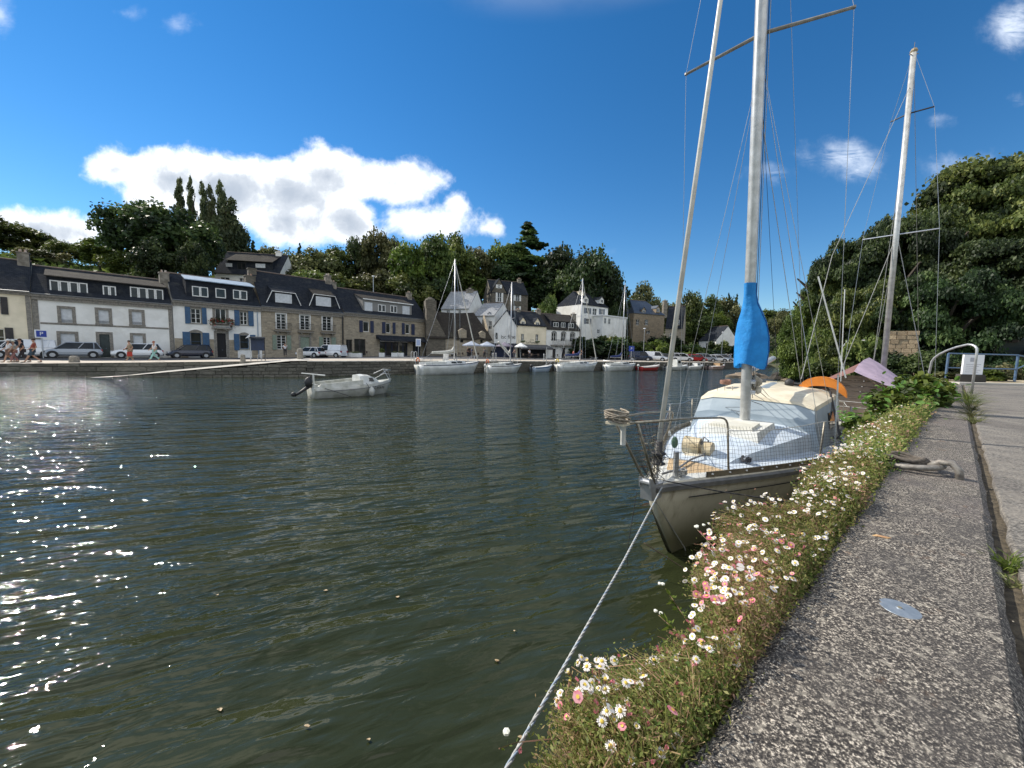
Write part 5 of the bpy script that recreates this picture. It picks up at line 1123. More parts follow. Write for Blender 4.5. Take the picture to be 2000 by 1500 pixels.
def person(px, D, zb, yaw, label, h=1.72, stride=.3, top='white', topc=(.6, .6, .6), bot='dark', botc=(.03, .03, .04), hair=(.05, .03, .02), long_trousers=True, hat=None, lean=.0, bag=None, arm=.35, group=None):
    p = atY(px, 690, D); t = thing('person', (p[0], p[1], zb), label, 'person', group, rz=yaw); s = h/1.72
    def V(*q): return tuple(k*s for k in q)
    lx = lean; st = stride
    J = [V(0, 0, .93), V(lx*.5, 0, 1.15), V(lx, 0, 1.40), V(lx+.02, 0, 1.50), V(lx+.04, 0, 1.60), V(lx+.04, 0, 1.70),
         V(0, .1, .88), V(st*.35+.04, .1, .50), V(st*.9, .1, .08), V(st*.9+.15, .1, .035),
         V(0, -.1, .88), V(-st*.1+.05, -.1, .50), V(-st*.9, -.1, .10), V(-st*.9+.14, -.1, .035),
         V(lx, .19, 1.40), V(lx-arm*.3, .23, 1.14), V(lx-arm*.1+.1, .22, .90), V(lx-arm*.05+.14, .22, .82),
         V(lx, -.19, 1.40), V(lx+arm*.3, -.23, 1.14), V(lx+arm*.9, -.2, .95), V(lx+arm*1.05, -.19, .90)]
    E_ = [(0, 1), (1, 2), (2, 3), (3, 4), (4, 5), (0, 6), (6, 7), (7, 8), (8, 9), (0, 10), (10, 11), (11, 12), (12, 13), (2, 14), (14, 15), (15, 16), (16, 17), (2, 18), (18, 19), (19, 20), (20, 21)]
    R = [.13, .125, .13, .052, .085, .075, .085, .06, .042, .04, .085, .06, .042, .04, .06, .042, .032, .035, .06, .042, .032, .035]
    skinmesh('body', J, E_, [r*s for r in R], skin_m, t, 2)
    skinmesh('shirt', [J[0], J[1], J[2], J[14], lerp3(J[14], J[15], .7), J[18], lerp3(J[18], J[19], .7)], [(0, 1), (1, 2), (2, 3), (3, 4), (2, 5), (5, 6)], [.155*s, .15*s, .15*s, .078*s, .06*s, .078*s, .06*s], cl(top, topc), t, 2)
    k = 1.0 if long_trousers else .9
    if long_trousers: skinmesh('trousers', [J[0], J[6], J[7], lerp3(J[7], J[8], .9), J[10], J[11], lerp3(J[11], J[12], .9)], [(0, 1), (1, 2), (2, 3), (0, 4), (4, 5), (5, 6)], [.145*s, .1*s, .078*s, .065*s, .1*s, .078*s, .065*s], cl(bot, botc), t, 2)
    else: skinmesh('shorts', [J[0], J[6], J[7], J[10], J[11]], [(0, 1), (1, 2), (0, 3), (3, 4)], [.145*s, .105*s, .095*s, .105*s, .095*s], cl(bot, botc), t, 2)
    for q in (9, 13): mb = MB(); c = J[q]; mb.ball((c[0]-.05*s, c[1], .045*s), .07*s, 8, sc=(1.9, .75, .6)); mb.build('shoe', cl('shoe', (.05, .045, .04)), t, smooth=True)
    hm = cl(hat[0], hat[1]) if hat else cl('hair%d' % int(hair[0]*100), hair)
    mb = MB(); mb.ball((J[5][0]-.015*s, 0, J[5][2]-.005), .112*s, 10, sc=(1, .9, .85))
    if hat: mb.lathe([(.0, .02), (.19*s, .0), (.19*s, .012), (0, .04)], 12, (J[5][0]+.02, 0, J[5][2]-.02))
    mb.build('hat' if hat else 'hair', hm, t, smooth=True)
    mb = MB(); mb.ball((J[4][0]+.1*s, 0, J[4][2]), .022*s, 6); mb.build('nose', skin_m, t)
    if bag: mb = MB(); c = J[17]; mb.box(c[0]-.16, c[0]+.16, c[1]-.02, c[1]+.08, c[2]-.42, c[2]-.05); mb.tube([(c[0]-.1, c[1]+.03, c[2]-.06), (c[0], c[1]+.03, c[2]+.03), (c[0]+.1, c[1]+.03, c[2]-.06)], .012, 5); bb = mb.build('bag', cl(bag[0], bag[1]), None); bb.parent = t
    return t
def lerp3(a, b, t): return tuple(lerp(x, y, t) for x, y in zip(a, b))
wk = FY
gp = 'people walking on the far promenade'
person(17, 28.3, .88, wk+.3, 'person in white shirt, white cap and brown shorts walking first at left edge', 1.68, .3, 'white', (.68, .68, .7), 'brown', (.2, .12, .09), hat=('cap_white', (.7, .7, .7)), long_trousers=False, lean=-.05, group=gp)
person(28, 28.6, .88, wk+.3, 'person in pale sun hat walking close behind the white shirt', 1.62, .25, 'beige', (.45, .45, .42), 'dustyrose', (.3, .15, .14), hat=('sunhat', (.6, .62, .55)), group=gp)
person(45, 29.2, .88, wk+.2, 'person in dark clothes leaning forward between hat wearer and red shirt', 1.74, .4, 'black', (.02, .02, .025), 'charcoal', (.04, .035, .04), lean=.08, group=gp)
person(64, 28.8, .88, wk, 'person with brick red shirt and dark blue shorts walking by parking sign', 1.78, .42, 'brick', (.3, .07, .05), 'denim', (.04, .07, .1), long_trousers=False, lean=-.1, group=gp)
person(254, 32.6, 1.0, wk+.3, 'person in sandy dress carrying a red bag before the white SUV', 1.7, .28, 'sand', (.28, .22, .15), 'sand', (.28, .22, .15), bag=('red', (.45, .05, .03)), group=gp)
person(302, 33.6, 1.02, wk+.2, 'person in white top and turquoise trousers striding left', 1.66, .42, 'white', (.68, .68, .7), 'turquoise', (.3, .55, .52), hair=(.3, .08, .04), group=gp)
person(557, 49, 1.2, 2.2, 'person in white shirt and dark trousers standing before green shutters', 1.72, .08, 'white', (.68, .68, .7), 'dark', (.03, .03, .04))
person(1136, 64, 1.28, 2.5, 'person in dark top standing by the moored boat stern', 1.74, .1, 'black', (.02, .02, .025), 'dark', (.03, .03, .04))
person(1421, 86, 1.28, .5, 'person in white shirt at right end of the car park', 1.74, .2, 'white', (.68, .68, .7), 'dark', (.03, .03, .04)); person(1427, 86, 1.28, .3, 'person in pale blue shirt beside the white shirt', 1.7, .2, 'paleblue', (.3, .4, .5), 'dark', (.03, .03, .04))
for i, (px, D) in enumerate(((913, 66), (921, 67), (946, 68), (1005, 70), (1034, 72), (1120, 72))):
    person(px, D, 1.29, i*1.3, ['person in black top seen under the first pale parasol', 'person in navy top near the first parasol pole', 'person in grey top between the pale parasols', 'person in brown top under the dark awning', 'person in white top before the cream shop', 'person in red top before the balcony house'][i], 1.7, .1, *[('black', (.02, .02, .025)), ('navy', (.02, .03, .09)), ('grey', (.2, .2, .2)), ('brown', (.15, .09, .06)), ('white', (.68, .68, .7)), ('red', (.4, .04, .03))][i], 'dark', (.03, .03, .04))

# ================================================================== STREET FURNITURE
def at_ground(px, D): p = atY(px, 690, D); return p[0], p[1], qz(p[0])
steel = mat('galvanised_steel', (.5, .51, .52), (.42, .43, .44), .4, .6, scale=10)
def post_sign(px, D, h, w, hh, label, body, bg, fg, poles=1, board=None, zoff=0, tsize=None):
    x, y, z = at_ground(px, D); t = thing('street_sign', (x, y, z), label, 'sign')
    a = atan2(x, y); rt = np.array([cos(a), -sin(a), 0]); n = np.array([-sin(a), -cos(a), 0])
    mb = MB(); mb.tube([(x, y, z-.1), (x, y, z+h)], .045, 8); mb.build('pole', steel, t)
    fr = Fr((x, y, 0), rt, n); mb = MB(); mb.fbox(fr, -w/2, w/2, .05, .09, z+h-hh, z+h); mb.build('sign_board', bg, t)
    if board: mb = MB(); mb.fbox(fr, -w*.38, w*.38, .091, .1, z+h-hh*.88, z+h-hh*.12); mb.build('sign_panel', board, t)
    if body: text(body, tsize or hh*.6, fg, t, face_matrix(np.array([x, y, z+h-hh/2])+n*.105, rt, n, t))
white_sign = mat('white_enamel', (.72, .73, .75), None, .4); blue_sign = mat('blue_enamel', (.01, .04, .3), None, .4); dk = mat('sign_black', (.01,)*3)
post_sign(84, 37.5, 2.75, .85, .8, 'white parking sign with blue P square beside the long white house', 'P', white_sign, white_sign, board=blue_sign)
post_sign(1233, 66, 2.6, .9, .9, 'round-cornered blue parking sign on a post before the car park', 'P', blue_sign, white_sign)
post_sign(817, 62, 2.9, .8, 1.2, 'white notice sign with blue mark before the navy shopfront', '', white_sign, dk, board=mat('pale_blue_print', (.35, .42, .6)))
# notice kiosk
x, y, z = at_ground(500, 34.5); t = thing('notice_kiosk', (x, y, z), 'dark blue roofed notice board with white lamp post on the quay', 'kiosk')
a = atan2(x, y); fr = Fr((x, y, 0), (cos(a), -sin(a)), (-sin(a), -cos(a)))
mb = MB(); mb.fbox(fr, -.35, .65, -.05, .05, z+.95, z+2.0); mb.build('notice_board', mat('kiosk_navy', (.015, .03, .075), (.012, .02, .05), .5), t)
mb = MB(); mb.hexa([fr.P(-.45, -.4, z+2.05), fr.P(.75, -.4, z+2.05), fr.P(.75, .4, z+2.0), fr.P(-.45, .4, z+2.0), fr.P(-.4, -.35, z+2.2), fr.P(.7, -.35, z+2.2), fr.P(.7, .3, z+2.1), fr.P(-.4, .3, z+2.1)]); mb.build('roof', SLATE, t)
for u in (-.4, .68): mb = MB(); mb.tube([fr.P(u, .0, z-.1), fr.P(u, .0, z+2.05)], .03 if u > 0 else .045, 6); mb.build('leg', steel if u < 0 else dark_wood, t)
mb = MB(); mb.hexa([fr.P(-.75, -.1, z+2.0), fr.P(-.42, -.1, z+2.15), fr.P(-.42, .1, z+2.15), fr.P(-.75, .1, z+2.0), fr.P(-.6, -.1, z+2.2), fr.P(-.38, -.1, z+2.45), fr.P(-.38, .1, z+2.45), fr.P(-.6, .1, z+2.2)]); mb.build('lamp_head', white_sign, t)
x, y, z = at_ground(510, 35.5); t = thing('bike_rack', (x, y, z), 'steel hoop rack under the notice board', 'bike rack')
for k in (-.35, .05): mb = MB(); mb.tube([(x+k, y, z), (x+k+.05, y, z+.5), (x+k+.2, y, z+.6), (x+k+.32, y, z+.5), (x+k+.34, y, z)], .025, 6); mb.build('hoop', steel, t)
# granite bollards
for px, D, h, r, lab in ((474, 32.0, .62, .19, 'squat rounded granite bollard at the top of the slipway'), (586, 34.5, 1.15, .26, 'tall rough granite pillar bollard beside the white hatchback'), (144, 29.8, .52, .3, 'low square granite block before the silver SUV')):
    x, y, z = at_ground(px, D); mb = MB(); mb.lathe([(r*1.05, -.05), (r, h*.3), (r*.92, h*.8), (r*.7, h*.97), (0.01, h)], 9); tag(mb.build('granite_bollard', mat('granite_bollard_stone', (.3, .27, .22), (.2, .18, .15), .9, scale=8, bump=.02), None, loc=(x, y, z)), lab, 'bollard', 'granite bollards on the far quay')
# information plate on left quay wall
p = atY(279, 718, 30.3); a = atan2(p[0], p[1]); x, y, z = p
fr = Fr((-36.4, 26.6, 0), fr0, (fr0[1], -fr0[0])); uu = ((p[:2]-np.array([-36.4, 26.6]))@fr0)
t = thing('notice_plate', (x, y, z), 'small white notice plate with grey lines on the left quay wall', 'sign')
mb = MB(); mb.fbox(fr, uu-.4, uu+.4, .06, .09, .52, .93); mb.build('sign_board', white_sign, t)
for k in range(3): mb = MB(); mb.fbox(fr, uu-.25, uu+(.25, .2, .1)[k], .091, .095, .8-k*.1, .82-k*.1); mb.build('print_line', mat('grey_print', (.35, .36, .4)), t)
# mooring hoops, ladder rails along the right quay
for px, D, lab in ((803, 39.8, 'white hoop ladder rail above the quay wall before the shop'), (962, 46.2, 'white hoop ladder rail left of the second sailboat mast'), (1062, 51.6, 'white hoop ladder rail above the blue dinghy')):
    x, y, z = at_ground(px, D+.6); t = thing('ladder_rail', (x, y, z), lab, 'ladder rail', 'hoop rails on the far quay')
    for k in (0, .35): mb = MB(); mb.tube([(x+k, y, z), (x+k, y, z+.85), (x+k+.06, y+.1, z+1.0), (x+k+.12, y+.5, z+.95), (x+k+.12, y+.55, z)], .03, 6); mb.build('hoop', steel, t)
x, y, z = at_ground(871, 44.5); mb = MB(); mb.box(-.28, .28, -.2, .2, 0, .95); mb.box(-.31, .31, -.23, .23, .951, 1.0); tag(mb.build('power_cabinet', white_paint, None, loc=(x, y, z)), 'white service cabinet on the quay behind the largest moored sailboat', 'cabinet')
# parasols and terraces
def parasol(px, D, r, m, lab):
    x, y, z = at_ground(px, D); t = thing('parasol', (x, y, z), lab, 'parasol', 'terrace parasols')
    mb = MB(); mb.tube([(x, y, z), (x, y, z+2.6)], .03, 6); mb.build('pole', steel, t)
    mb = MB(); top = (x, y, z+2.75); rim = [(x+r*cos(k*pi/4+.39), y+r*sin(k*pi/4+.39), z+2.1) for k in range(8)]; mb.add([top]+rim, [(0, i+1, (i+1) % 8+1) for i in range(8)]); mb.add(rim+[(p[0], p[1], p[2]-.16) for p in rim], [(i, (i+1) % 8, (i+1) % 8+8, i+8) for i in range(8)]); mb.build('canopy', m, t)
pale = mat('pale_canvas', (.42, .47, .56), None, .8, trans=.3); mauve = mat('mauve_canvas', (.16, .14, .18), None, .8)
parasol(921, 62, 1.55, pale, 'pale blue parasol left of the pair before the stone inn'); parasol(951, 63, 1.5, pale, 'pale blue parasol right of the pair before the stone inn'); parasol(985, 65, 1.6, mauve, 'dark mauve parasol before the white creperie gable'); parasol(1017, 67, 1.2, white_paint, 'half-closed white parasol at the corner of the cream shop')
wood_m = mat('terrace_wood', (.09, .06, .04), (.05, .035, .025), .7)
PLACES = ['beside the long white planter', 'right of the long white planter', 'under the shop house canopy', 'at the right end of the canopy', 'left of the first pale parasol', 'between the two pale parasols', 'under the second pale parasol', 'under the dark mauve parasol', 'under the cream shop awning', 'at the right end of the cream shop awning', 'before the left door of the balcony house', 'before the right door of the balcony house']
def table_set(px, D, lab):
    x, y, z = at_ground(px, D); t = thing('cafe_table', (x, y, z), lab, 'table', 'cafe tables on the harbour terraces'); mb = MB(); mb.lathe([(.4, .7), (.42, .72), (.42, .74), (.01, .745)], 10, (x, y, z)); mb.build('table_top', wood_m, t); mb = MB(); mb.lathe([(.22, 0), (.2, .03), (.03, .06), (.03, .7)], 8, (x, y, z)); mb.build('table_leg', iron, t)
def chair(px, D, rz, lab, first=[None]):
    x, y, z = at_ground(px, D)
    if first[0] is None:
        t = thing('cafe_chair', (0, 0, 0), '', 'chair', 'cafe chairs on the harbour terraces')
        mb = MB(); mb.box(-.21, .21, -.21, .21, .43, .46); mb.build('seat', wood_m, t); mb = MB(); mb.box(-.21, .21, .19, .22, .55, .88); mb.build('backrest', wood_m, t)
        for a in (-.19, .19):
            for b_ in (-.19, .2): mb = MB(); mb.tube([(a, b_, 0), (a, b_, .88 if b_ > 0 else .43)], .015, 4); mb.build('leg', iron, t)
        first[0] = t
    else: t = dup(first[0])
    t.location = (x, y, z); t.rotation_euler.z = rz; t['label'] = lab
for i, (px, D) in enumerate([(690, 58), (708, 58.5), (760, 60), (776, 61), (900, 62), (930, 62.5), (957, 63), (995, 66), (1030, 68), (1045, 69), (1085, 72), (1107, 73)]):
    table_set(px, D, 'small round cafe table '+PLACES[i]); chair(px-6, D, .5+i, 'dark cafe chair left of the table '+PLACES[i]); chair(px+6, D, 3.5+i, 'dark cafe chair right of the table '+PLACES[i])
for i, (px, D, w, lab) in enumerate([(694, 56, 1.9, 'long white planter box before the stone shop house'), (771, 58, .9, 'white planter left of the pair before the blue shopfront'), (782, 58.5, 1.0, 'white planter right of the pair before the blue shopfront'), (746, 57.5, .8, 'planter with a dark bush at the blue shopfront')]):
    x, y, z = at_ground(px, D); t = thing('planter', (x, y, z), lab, 'planter', 'planters before the shopfronts'); mb = MB(); mb.box(x-w/2, x+w/2, y-.2, y+.2, z, z+.62); mb.build('box', white_paint, t)
    o = bpy.data.objects.new('plant', crown('bush', 'oak', i % 3, 5000, .12)); COL.objects.link(o); o.parent = t; o.location = (0, 0, .55); o.scale = (w/2, .3, .9 if i == 3 else .3)
def lamp_post(px, yt, D, lab):
    p = atY(px, yt, D); g = hz(p[0], p[1]) if D > 75 else qz(p[0]); t = thing('street_lamp', (p[0], p[1], g), lab, 'street lamp'); mb = MB(); mb.tube([(p[0], p[1], g), (p[0], p[1], p[2])], [.09, .06], 6); mb.build('pole', steel, t)
    mb = MB(); mb.ball((p[0], p[1], p[2]+.12), .24, 8, sc=(1.3, 1, .6)); mb.build('lamp_head', white_sign, t)
lamp_post(729, 541, 74, 'street lamp rising above the shop house ridge'); lamp_post(1259, 643, 84, 'grey lamp post below the brown villa'); lamp_post(1412, 650, 92, 'thin pole by the far end of the car park')

# ================================================================== BOATS
gel = mat('white_gelcoat', (.66, .67, .65), (.52, .53, .5), .3, scale=1.5, coat=.3); gel_dirty = mat('dirty_gelcoat', (.5, .5, .46), (.34, .34, .29), .5, scale=2.5, c3=(.16, .16, .11))
deck_w = mat('boat_deck', (.5, .5, .47), (.42, .42, .4), .6, scale=4); alu = mat('mast_aluminium', (.55, .55, .55), (.45, .45, .46), .35, .7, scale=8); wire = mat('rigging_wire', (.4, .41, .42), None, .35, .8)
sail_c = mat('sail_cloth', (.55, .53, .48), (.45, .44, .4), .8, scale=4); antifoul = mat('dark_antifouling', (.03, .012, .01), None, .7); tyre_o = mat('orange_plastic', (.65, .16, .04), (.5, .12, .03), .5)
rope_m = mat('pale_rope', (.42, .42, .4), (.3, .3, .28), .9, scale=60); rope_d = mat('dark_rope', (.03, .03, .035), None, .9)
class BF:
    """boat frame: t aft from stem head, s to starboard side of the frame, z up"""
    def __init__(s, o, az): s.o = np.array([o[0], o[1], 0.]); s.a = np.array([sin(az), cos(az), 0.]); s.s = np.array([cos(az), -sin(az), 0.])
    def P(s, t, ss, z): return s.o+s.a*t+s.s*ss+np.array([0, 0, z])
def hull(B, L, beam, fb0, fb1, fullness=.62, rake=.7, tw=.7, K=18, draft=.35, chine=False):
    def bw(q): return beam/2*min(1, (sin(min(q/fullness, 1)*pi/2))**.85)*(1 if q < fullness else lerp(1, tw, ((q-fullness)/(1-fullness))**1.6))+.03
    def dz(q): return lerp(fb0, fb1, q**.75)-.06*sin(pi*q)
    lv = [(-draft, .25 if not chine else .6), (-.02, .72), (.25, .86), (.6, .95), (1, 1)]
    rows = []
    for i in range(K+1):
        q = i/K; b = bw(q); z1 = dz(q); r = []
        for (l, f) in lv:
            z = l if l <= 0 else l*z1; ft = lerp(.25, 1, min(1, q*3)); ff = lerp(f*f*.9, f, min(1, q*2.4)); sh = rake*(1-max(0, z)/z1)*max(0, 1-q*2.5)+(rake*.5*max(0, -l/draft) if l < 0 else 0)*max(0, 1-q*2.5)
            r.append((q*L+sh, b*ff if l < 1 else b, z))
        rows.append([B.P(t, s_, z) for (t, s_, z) in r]+[B.P(t, -s_, z) for (t, s_, z) in reversed(r)])
    mb = MB(); mb.grid(rows); n = len(rows[0]); k = K*n; mb.f.append(tuple(k+j for j in range(n))); mb.mi.append(0); mb.f.append(tuple(j for j in range(n-1, -1, -1))); mb.mi.append(0)
    dk = MB(); dr = [[B.P(i/K*L+.02, s_*bw(i/K)*.985, dz(i/K)-.015+.05*(1-s_*s_)) for s_ in (-1, -.5, 0, .5, 1)] for i in range(K+1)]; dk.grid(dr)
    return mb, dk, bw, dz
def sailboat(px, D, az, L, beam, mast_h, label, name='sailboat', fb=(1.0, .8), hullm=None, boom=True, stripe=None, buoy=True, outboard=False, mt=.4, furl=True, spread=1, boomup=0, boomm=None, motor_c=None, lean=0, cabm=None, ref='bow'):
    o = atY(px, 720, D); B = BF(o, az); t = thing(name, (o[0], o[1], 0), label, 'sailboat', 'boats moored along the far quay')
    h, dk, bw, dz = hull(B, L, beam, *fb); h.build('hull', hullm or gel, t, smooth=True); dk.build('deck', deck_w, t)
    P = B.P
    mb = MB(); mb.grid([[P(i/18*L*1.0, s_*(bw(i/18)+.012), dz(i/18)-.07) for i in range(19)] for s_ in (1,)]+[[P(i/18*L, bw(i/18)+.012, dz(i/18)-.01) for i in range(19)]]); mb.grid([[P(i/18*L, -(bw(i/18)+.012), dz(i/18)-z) for i in range(19)] for z in (.07, .01)]); mb.build('rubbing_strake', stripe or mat('grey_strake', (.12, .12, .13)), t)
    # coachroof
    c0, c1 = L*.27, L*.64; rows = []
    for q, hh, k in ((0, .02, .5), (.08, .2, .56), (.35, .34, .62), (.75, .38, .64), (1, .36, .62)):
        tt = lerp(c0, c1, q); z = dz(tt/L); b = bw(tt/L)*k; rows.append([P(tt, -b, z-.02), P(tt, -b*.86, z+hh*.85), P(tt, 0, z+hh), P(tt, b*.86, z+hh*.85), P(tt, b, z-.02)])
    mb = MB(); mb.grid(rows); mb.f.append(tuple(len(rows)*5-5+j for j in range(5))); mb.mi.append(0); cab = mb.build('coachroof', cabm or gel, t)
    for s_ in (-1, 1):
        for q in (.4, .68):
            tt = lerp(c0, c1, q); b = bw(tt/L)*.62; z = dz(tt/L); mb = MB(); mb.hexa([P(tt-.3, s_*b*.99, z+.1), P(tt+.3, s_*b*.99, z+.1), P(tt+.3, s_*(b*.99+.03), z+.1), P(tt-.3, s_*(b*.99+.03), z+.1), P(tt-.28, s_*b*.9, z+.24), P(tt+.28, s_*b*.9, z+.24), P(tt+.28, s_*(b*.9+.04), z+.24), P(tt-.28, s_*(b*.9+.04), z+.24)]); mb.build('cabin_window', window_glass, cab)
    # cockpit coamings
    for s_ in (-1, 1): mb = MB(); z = dz(.8); a, b = bw(.7)*.62, bw(.95)*.6; mb.hexa([P(c1, s_*a, z), P(L*.95, s_*b, z), P(L*.95, s_*(b-.12), z), P(c1, s_*(a-.12), z), P(c1, s_*a, z+.3), P(L*.95, s_*b, z+.2), P(L*.95, s_*(b-.12), z+.2), P(c1, s_*(a-.12), z+.3)]); mb.build('coaming', gel, t)
    # mast and rigging
    mtp = L*mt; zb = dz(mt)+.3; top = P(mtp+lean, 0, mast_h); base = P(mtp, 0, zb)
    mb = MB(); mb.tube([base, top], [.075, .055], 8); mast = mb.build('mast', alu, t, smooth=True)
    m2 = lerp(base, top, .55)
    if spread:
        for s_ in (-1, 1): mb = MB(); mb.tube([m2, m2+B.s*s_*beam*.33+np.array([0, 0, .05])], .025, 5); mb.build('spreader', alu, mast)
    ch = [P(mtp+.1, s_*bw(mt)*.95, dz(mt)) for s_ in (-1, 1)]
    for s_, c in zip((-1, 1), ch):
        mb = MB(); mb.tube([top, m2+B.s*s_*beam*.33+np.array([0, 0, .05]), c], .012, 4) if spread else mb.tube([top, c], .012, 4); mb.build('shroud', wire, t)
        mb = MB(); mb.tube([m2, c+B.a*.4], .012, 4); mb.build('lower_shroud', wire, t)
    mb = MB(); mb.tube([top, P(L-.05, 0, dz(1))], .012, 4); mb.build('backstay', wire, t)
    mb = MB(); st = P(.12, 0, dz(0)); mb.tube([lerp(base, top, .97), lerp(lerp(base, top, .97), st, .5), lerp(lerp(base, top, .97), st, .97), st], [.03, .06, .07, .02] if furl else [.014]*4, 6); mb.build('furled_jib' if furl else 'forestay', sail_c if furl else wire, t)
    if boom:
        bz = zb+.75; e = P(mtp+L*.37, .1, bz+boomup); mb = MB(); mb.tube([P(mtp+.1, 0, bz), e], .05, 6); bo = mb.build('boom', alu, t)
        mb = MB(); pts = [lerp(P(mtp+.05, 0, bz+.75), P(mtp+.3, 0, bz+.32), .0), P(mtp+.28, 0, bz+.3), lerp(P(mtp, 0, bz), e, .4)+[0, 0, .14], lerp(P(mtp, 0, bz), e, .95)+[0, 0, .1]]; mb.tube(pts, [.07, .17, .17, .11], 8); mb.build('furled_mainsail', boomm or sail_c, bo)
        mb = MB(); mb.tube([e, P(L-.4, .1, dz(1)+.4)], .012, 4); mb.build('mainsheet', rope_m, t)
    # pulpit, pushpit, stanchions
    r = .02
    def rail(pts, n): mb = MB(); mb.tube(pts, r, 5); mb.build(n, steel, t)
    z0 = dz(0); rail([P(1.1, bw(1.1/L)*.9, dz(.1)), P(.9, bw(.09)*.9, z0+.55), P(-.05, 0, z0+.6), P(.9, -bw(.09)*.9, z0+.55), P(1.1, -bw(1.1/L)*.9, dz(.1))], 'pulpit')
    z1 = dz(1); b = bw(1)*.92; rail([P(L-1.0, b, z1), P(L-.95, b, z1+.58), P(L-.1, b*.95, z1+.6), P(L-.05, -b*.95, z1+.6), P(L-.95, -b, z1+.58), P(L-1.0, -b, z1)], 'pushpit'); rail([P(L-.08, b*.9, z1), P(L-.08, b*.95, z1+.6)], 'pushpit_leg'); rail([P(L-.08, -b*.9, z1), P(L-.08, -b*.95, z1+.6)], 'pushpit_leg')
    for s_ in (-1, 1):
        for q in (.3, .52, .72): rail([P(q*L, s_*bw(q)*.95, dz(q)), P(q*L, s_*bw(q)*.93, dz(q)+.55)], 'stanchion')
        mb = MB(); mb.tube([P(.9, s_*bw(.09)*.9, z0+.55)]+[P(q*L, s_*bw(q)*.93, dz(q)+.55) for q in (.3, .52, .72)]+[P(L-.95, s_*b, z1+.58)], .008, 4); mb.build('lifeline', wire, t)
    if buoy:
        c = P(L-.05, b*.3, z1+.4); mb = MB(); N = 10; mb.tube([c+B.s*.27*cos(a)+np.array([0, 0, .27*sin(a)]) for a in np.linspace(-.3, pi+.3, N)], .07, 7); mb.build('horseshoe_buoy', tyre_o if buoy is True else buoy, t)
    if outboard: mb = MB(); c = P(L+.2, b*.4, z1*.6+.3); mb.ball(c, .2, 8, sc=(.8, .8, 1.3)); mb.tube([c, P(L+.25, b*.4, -.2)], .07, 6); mb.build('outboard_motor', motor_c or gel, t, smooth=True)
    mb = MB(); mb.hexa([P(L-.02, -.04, -.3), P(L+.3, -.03, -.3), P(L+.3, .03, -.3), P(L-.02, .04, -.3), P(L-.02, -.04, z1*.9), P(L+.15, -.03, z1*.9), P(L+.15, .03, z1*.9), P(L-.02, .04, z1*.9)]); mb.build('rudder', gel, t)
    for q in (.35, .6): mb = MB(); c = P(q*L, bw(q)+.13, dz(q)-.45); mb.ball(c, .12, 8, sc=(1, 1, 2.2)); mb.build('fender', gel_dirty, t, smooth=True)
    return t
# stem px / depth, azimuth = direction pointing aft
def azto(pa, Da, pb, Db): a, b = atY(pa, 720, Da), atY(pb, 720, Db); return atan2(b[0]-a[0], b[1]-a[1]), float(np.hypot(*(b-a)[:2]))
nb = mat('navy_canvas', (.015, .03, .12), None, .8)
az, L_ = azto(935, 43.2, 818, 38.2); sailboat(935, 43.2, az, L_, 2.9, 12.1, 'largest moored white sailboat with furled jib at the shop quay', fb=(1.35, 1.0), mt=.44, stripe=navy_paint)
az, L_ = azto(1019, 46.2, 953, 43.6); sailboat(1019, 46.2, az, L_, 2.3, 10.6, 'white sailboat with raised boom and orange buoys before the creperie', fb=(1.1, .85), mt=.36, outboard=True, boomup=1.6, stripe=antifoul, furl=False)
az, L_ = azto(1166, 54.2, 1090, 50.2); sailboat(1166, 54.2, az, L_, 2.6, 12.6, 'white sailboat with yellow buoy before the balcony house', fb=(1.3, .95), mt=.47, buoy=mat('yellow_plastic', (.6, .45, .05)), boomm=nb, stripe=gel)
az, L_ = azto(1241, 58.6, 1184, 55.4); sailboat(1241, 58.6, az, L_, 2.4, 12.9, 'white sailboat with thin spreaders left of the parking sign', fb=(1.15, .9), mt=.5, buoy=None, boomm=nb, furl=False)
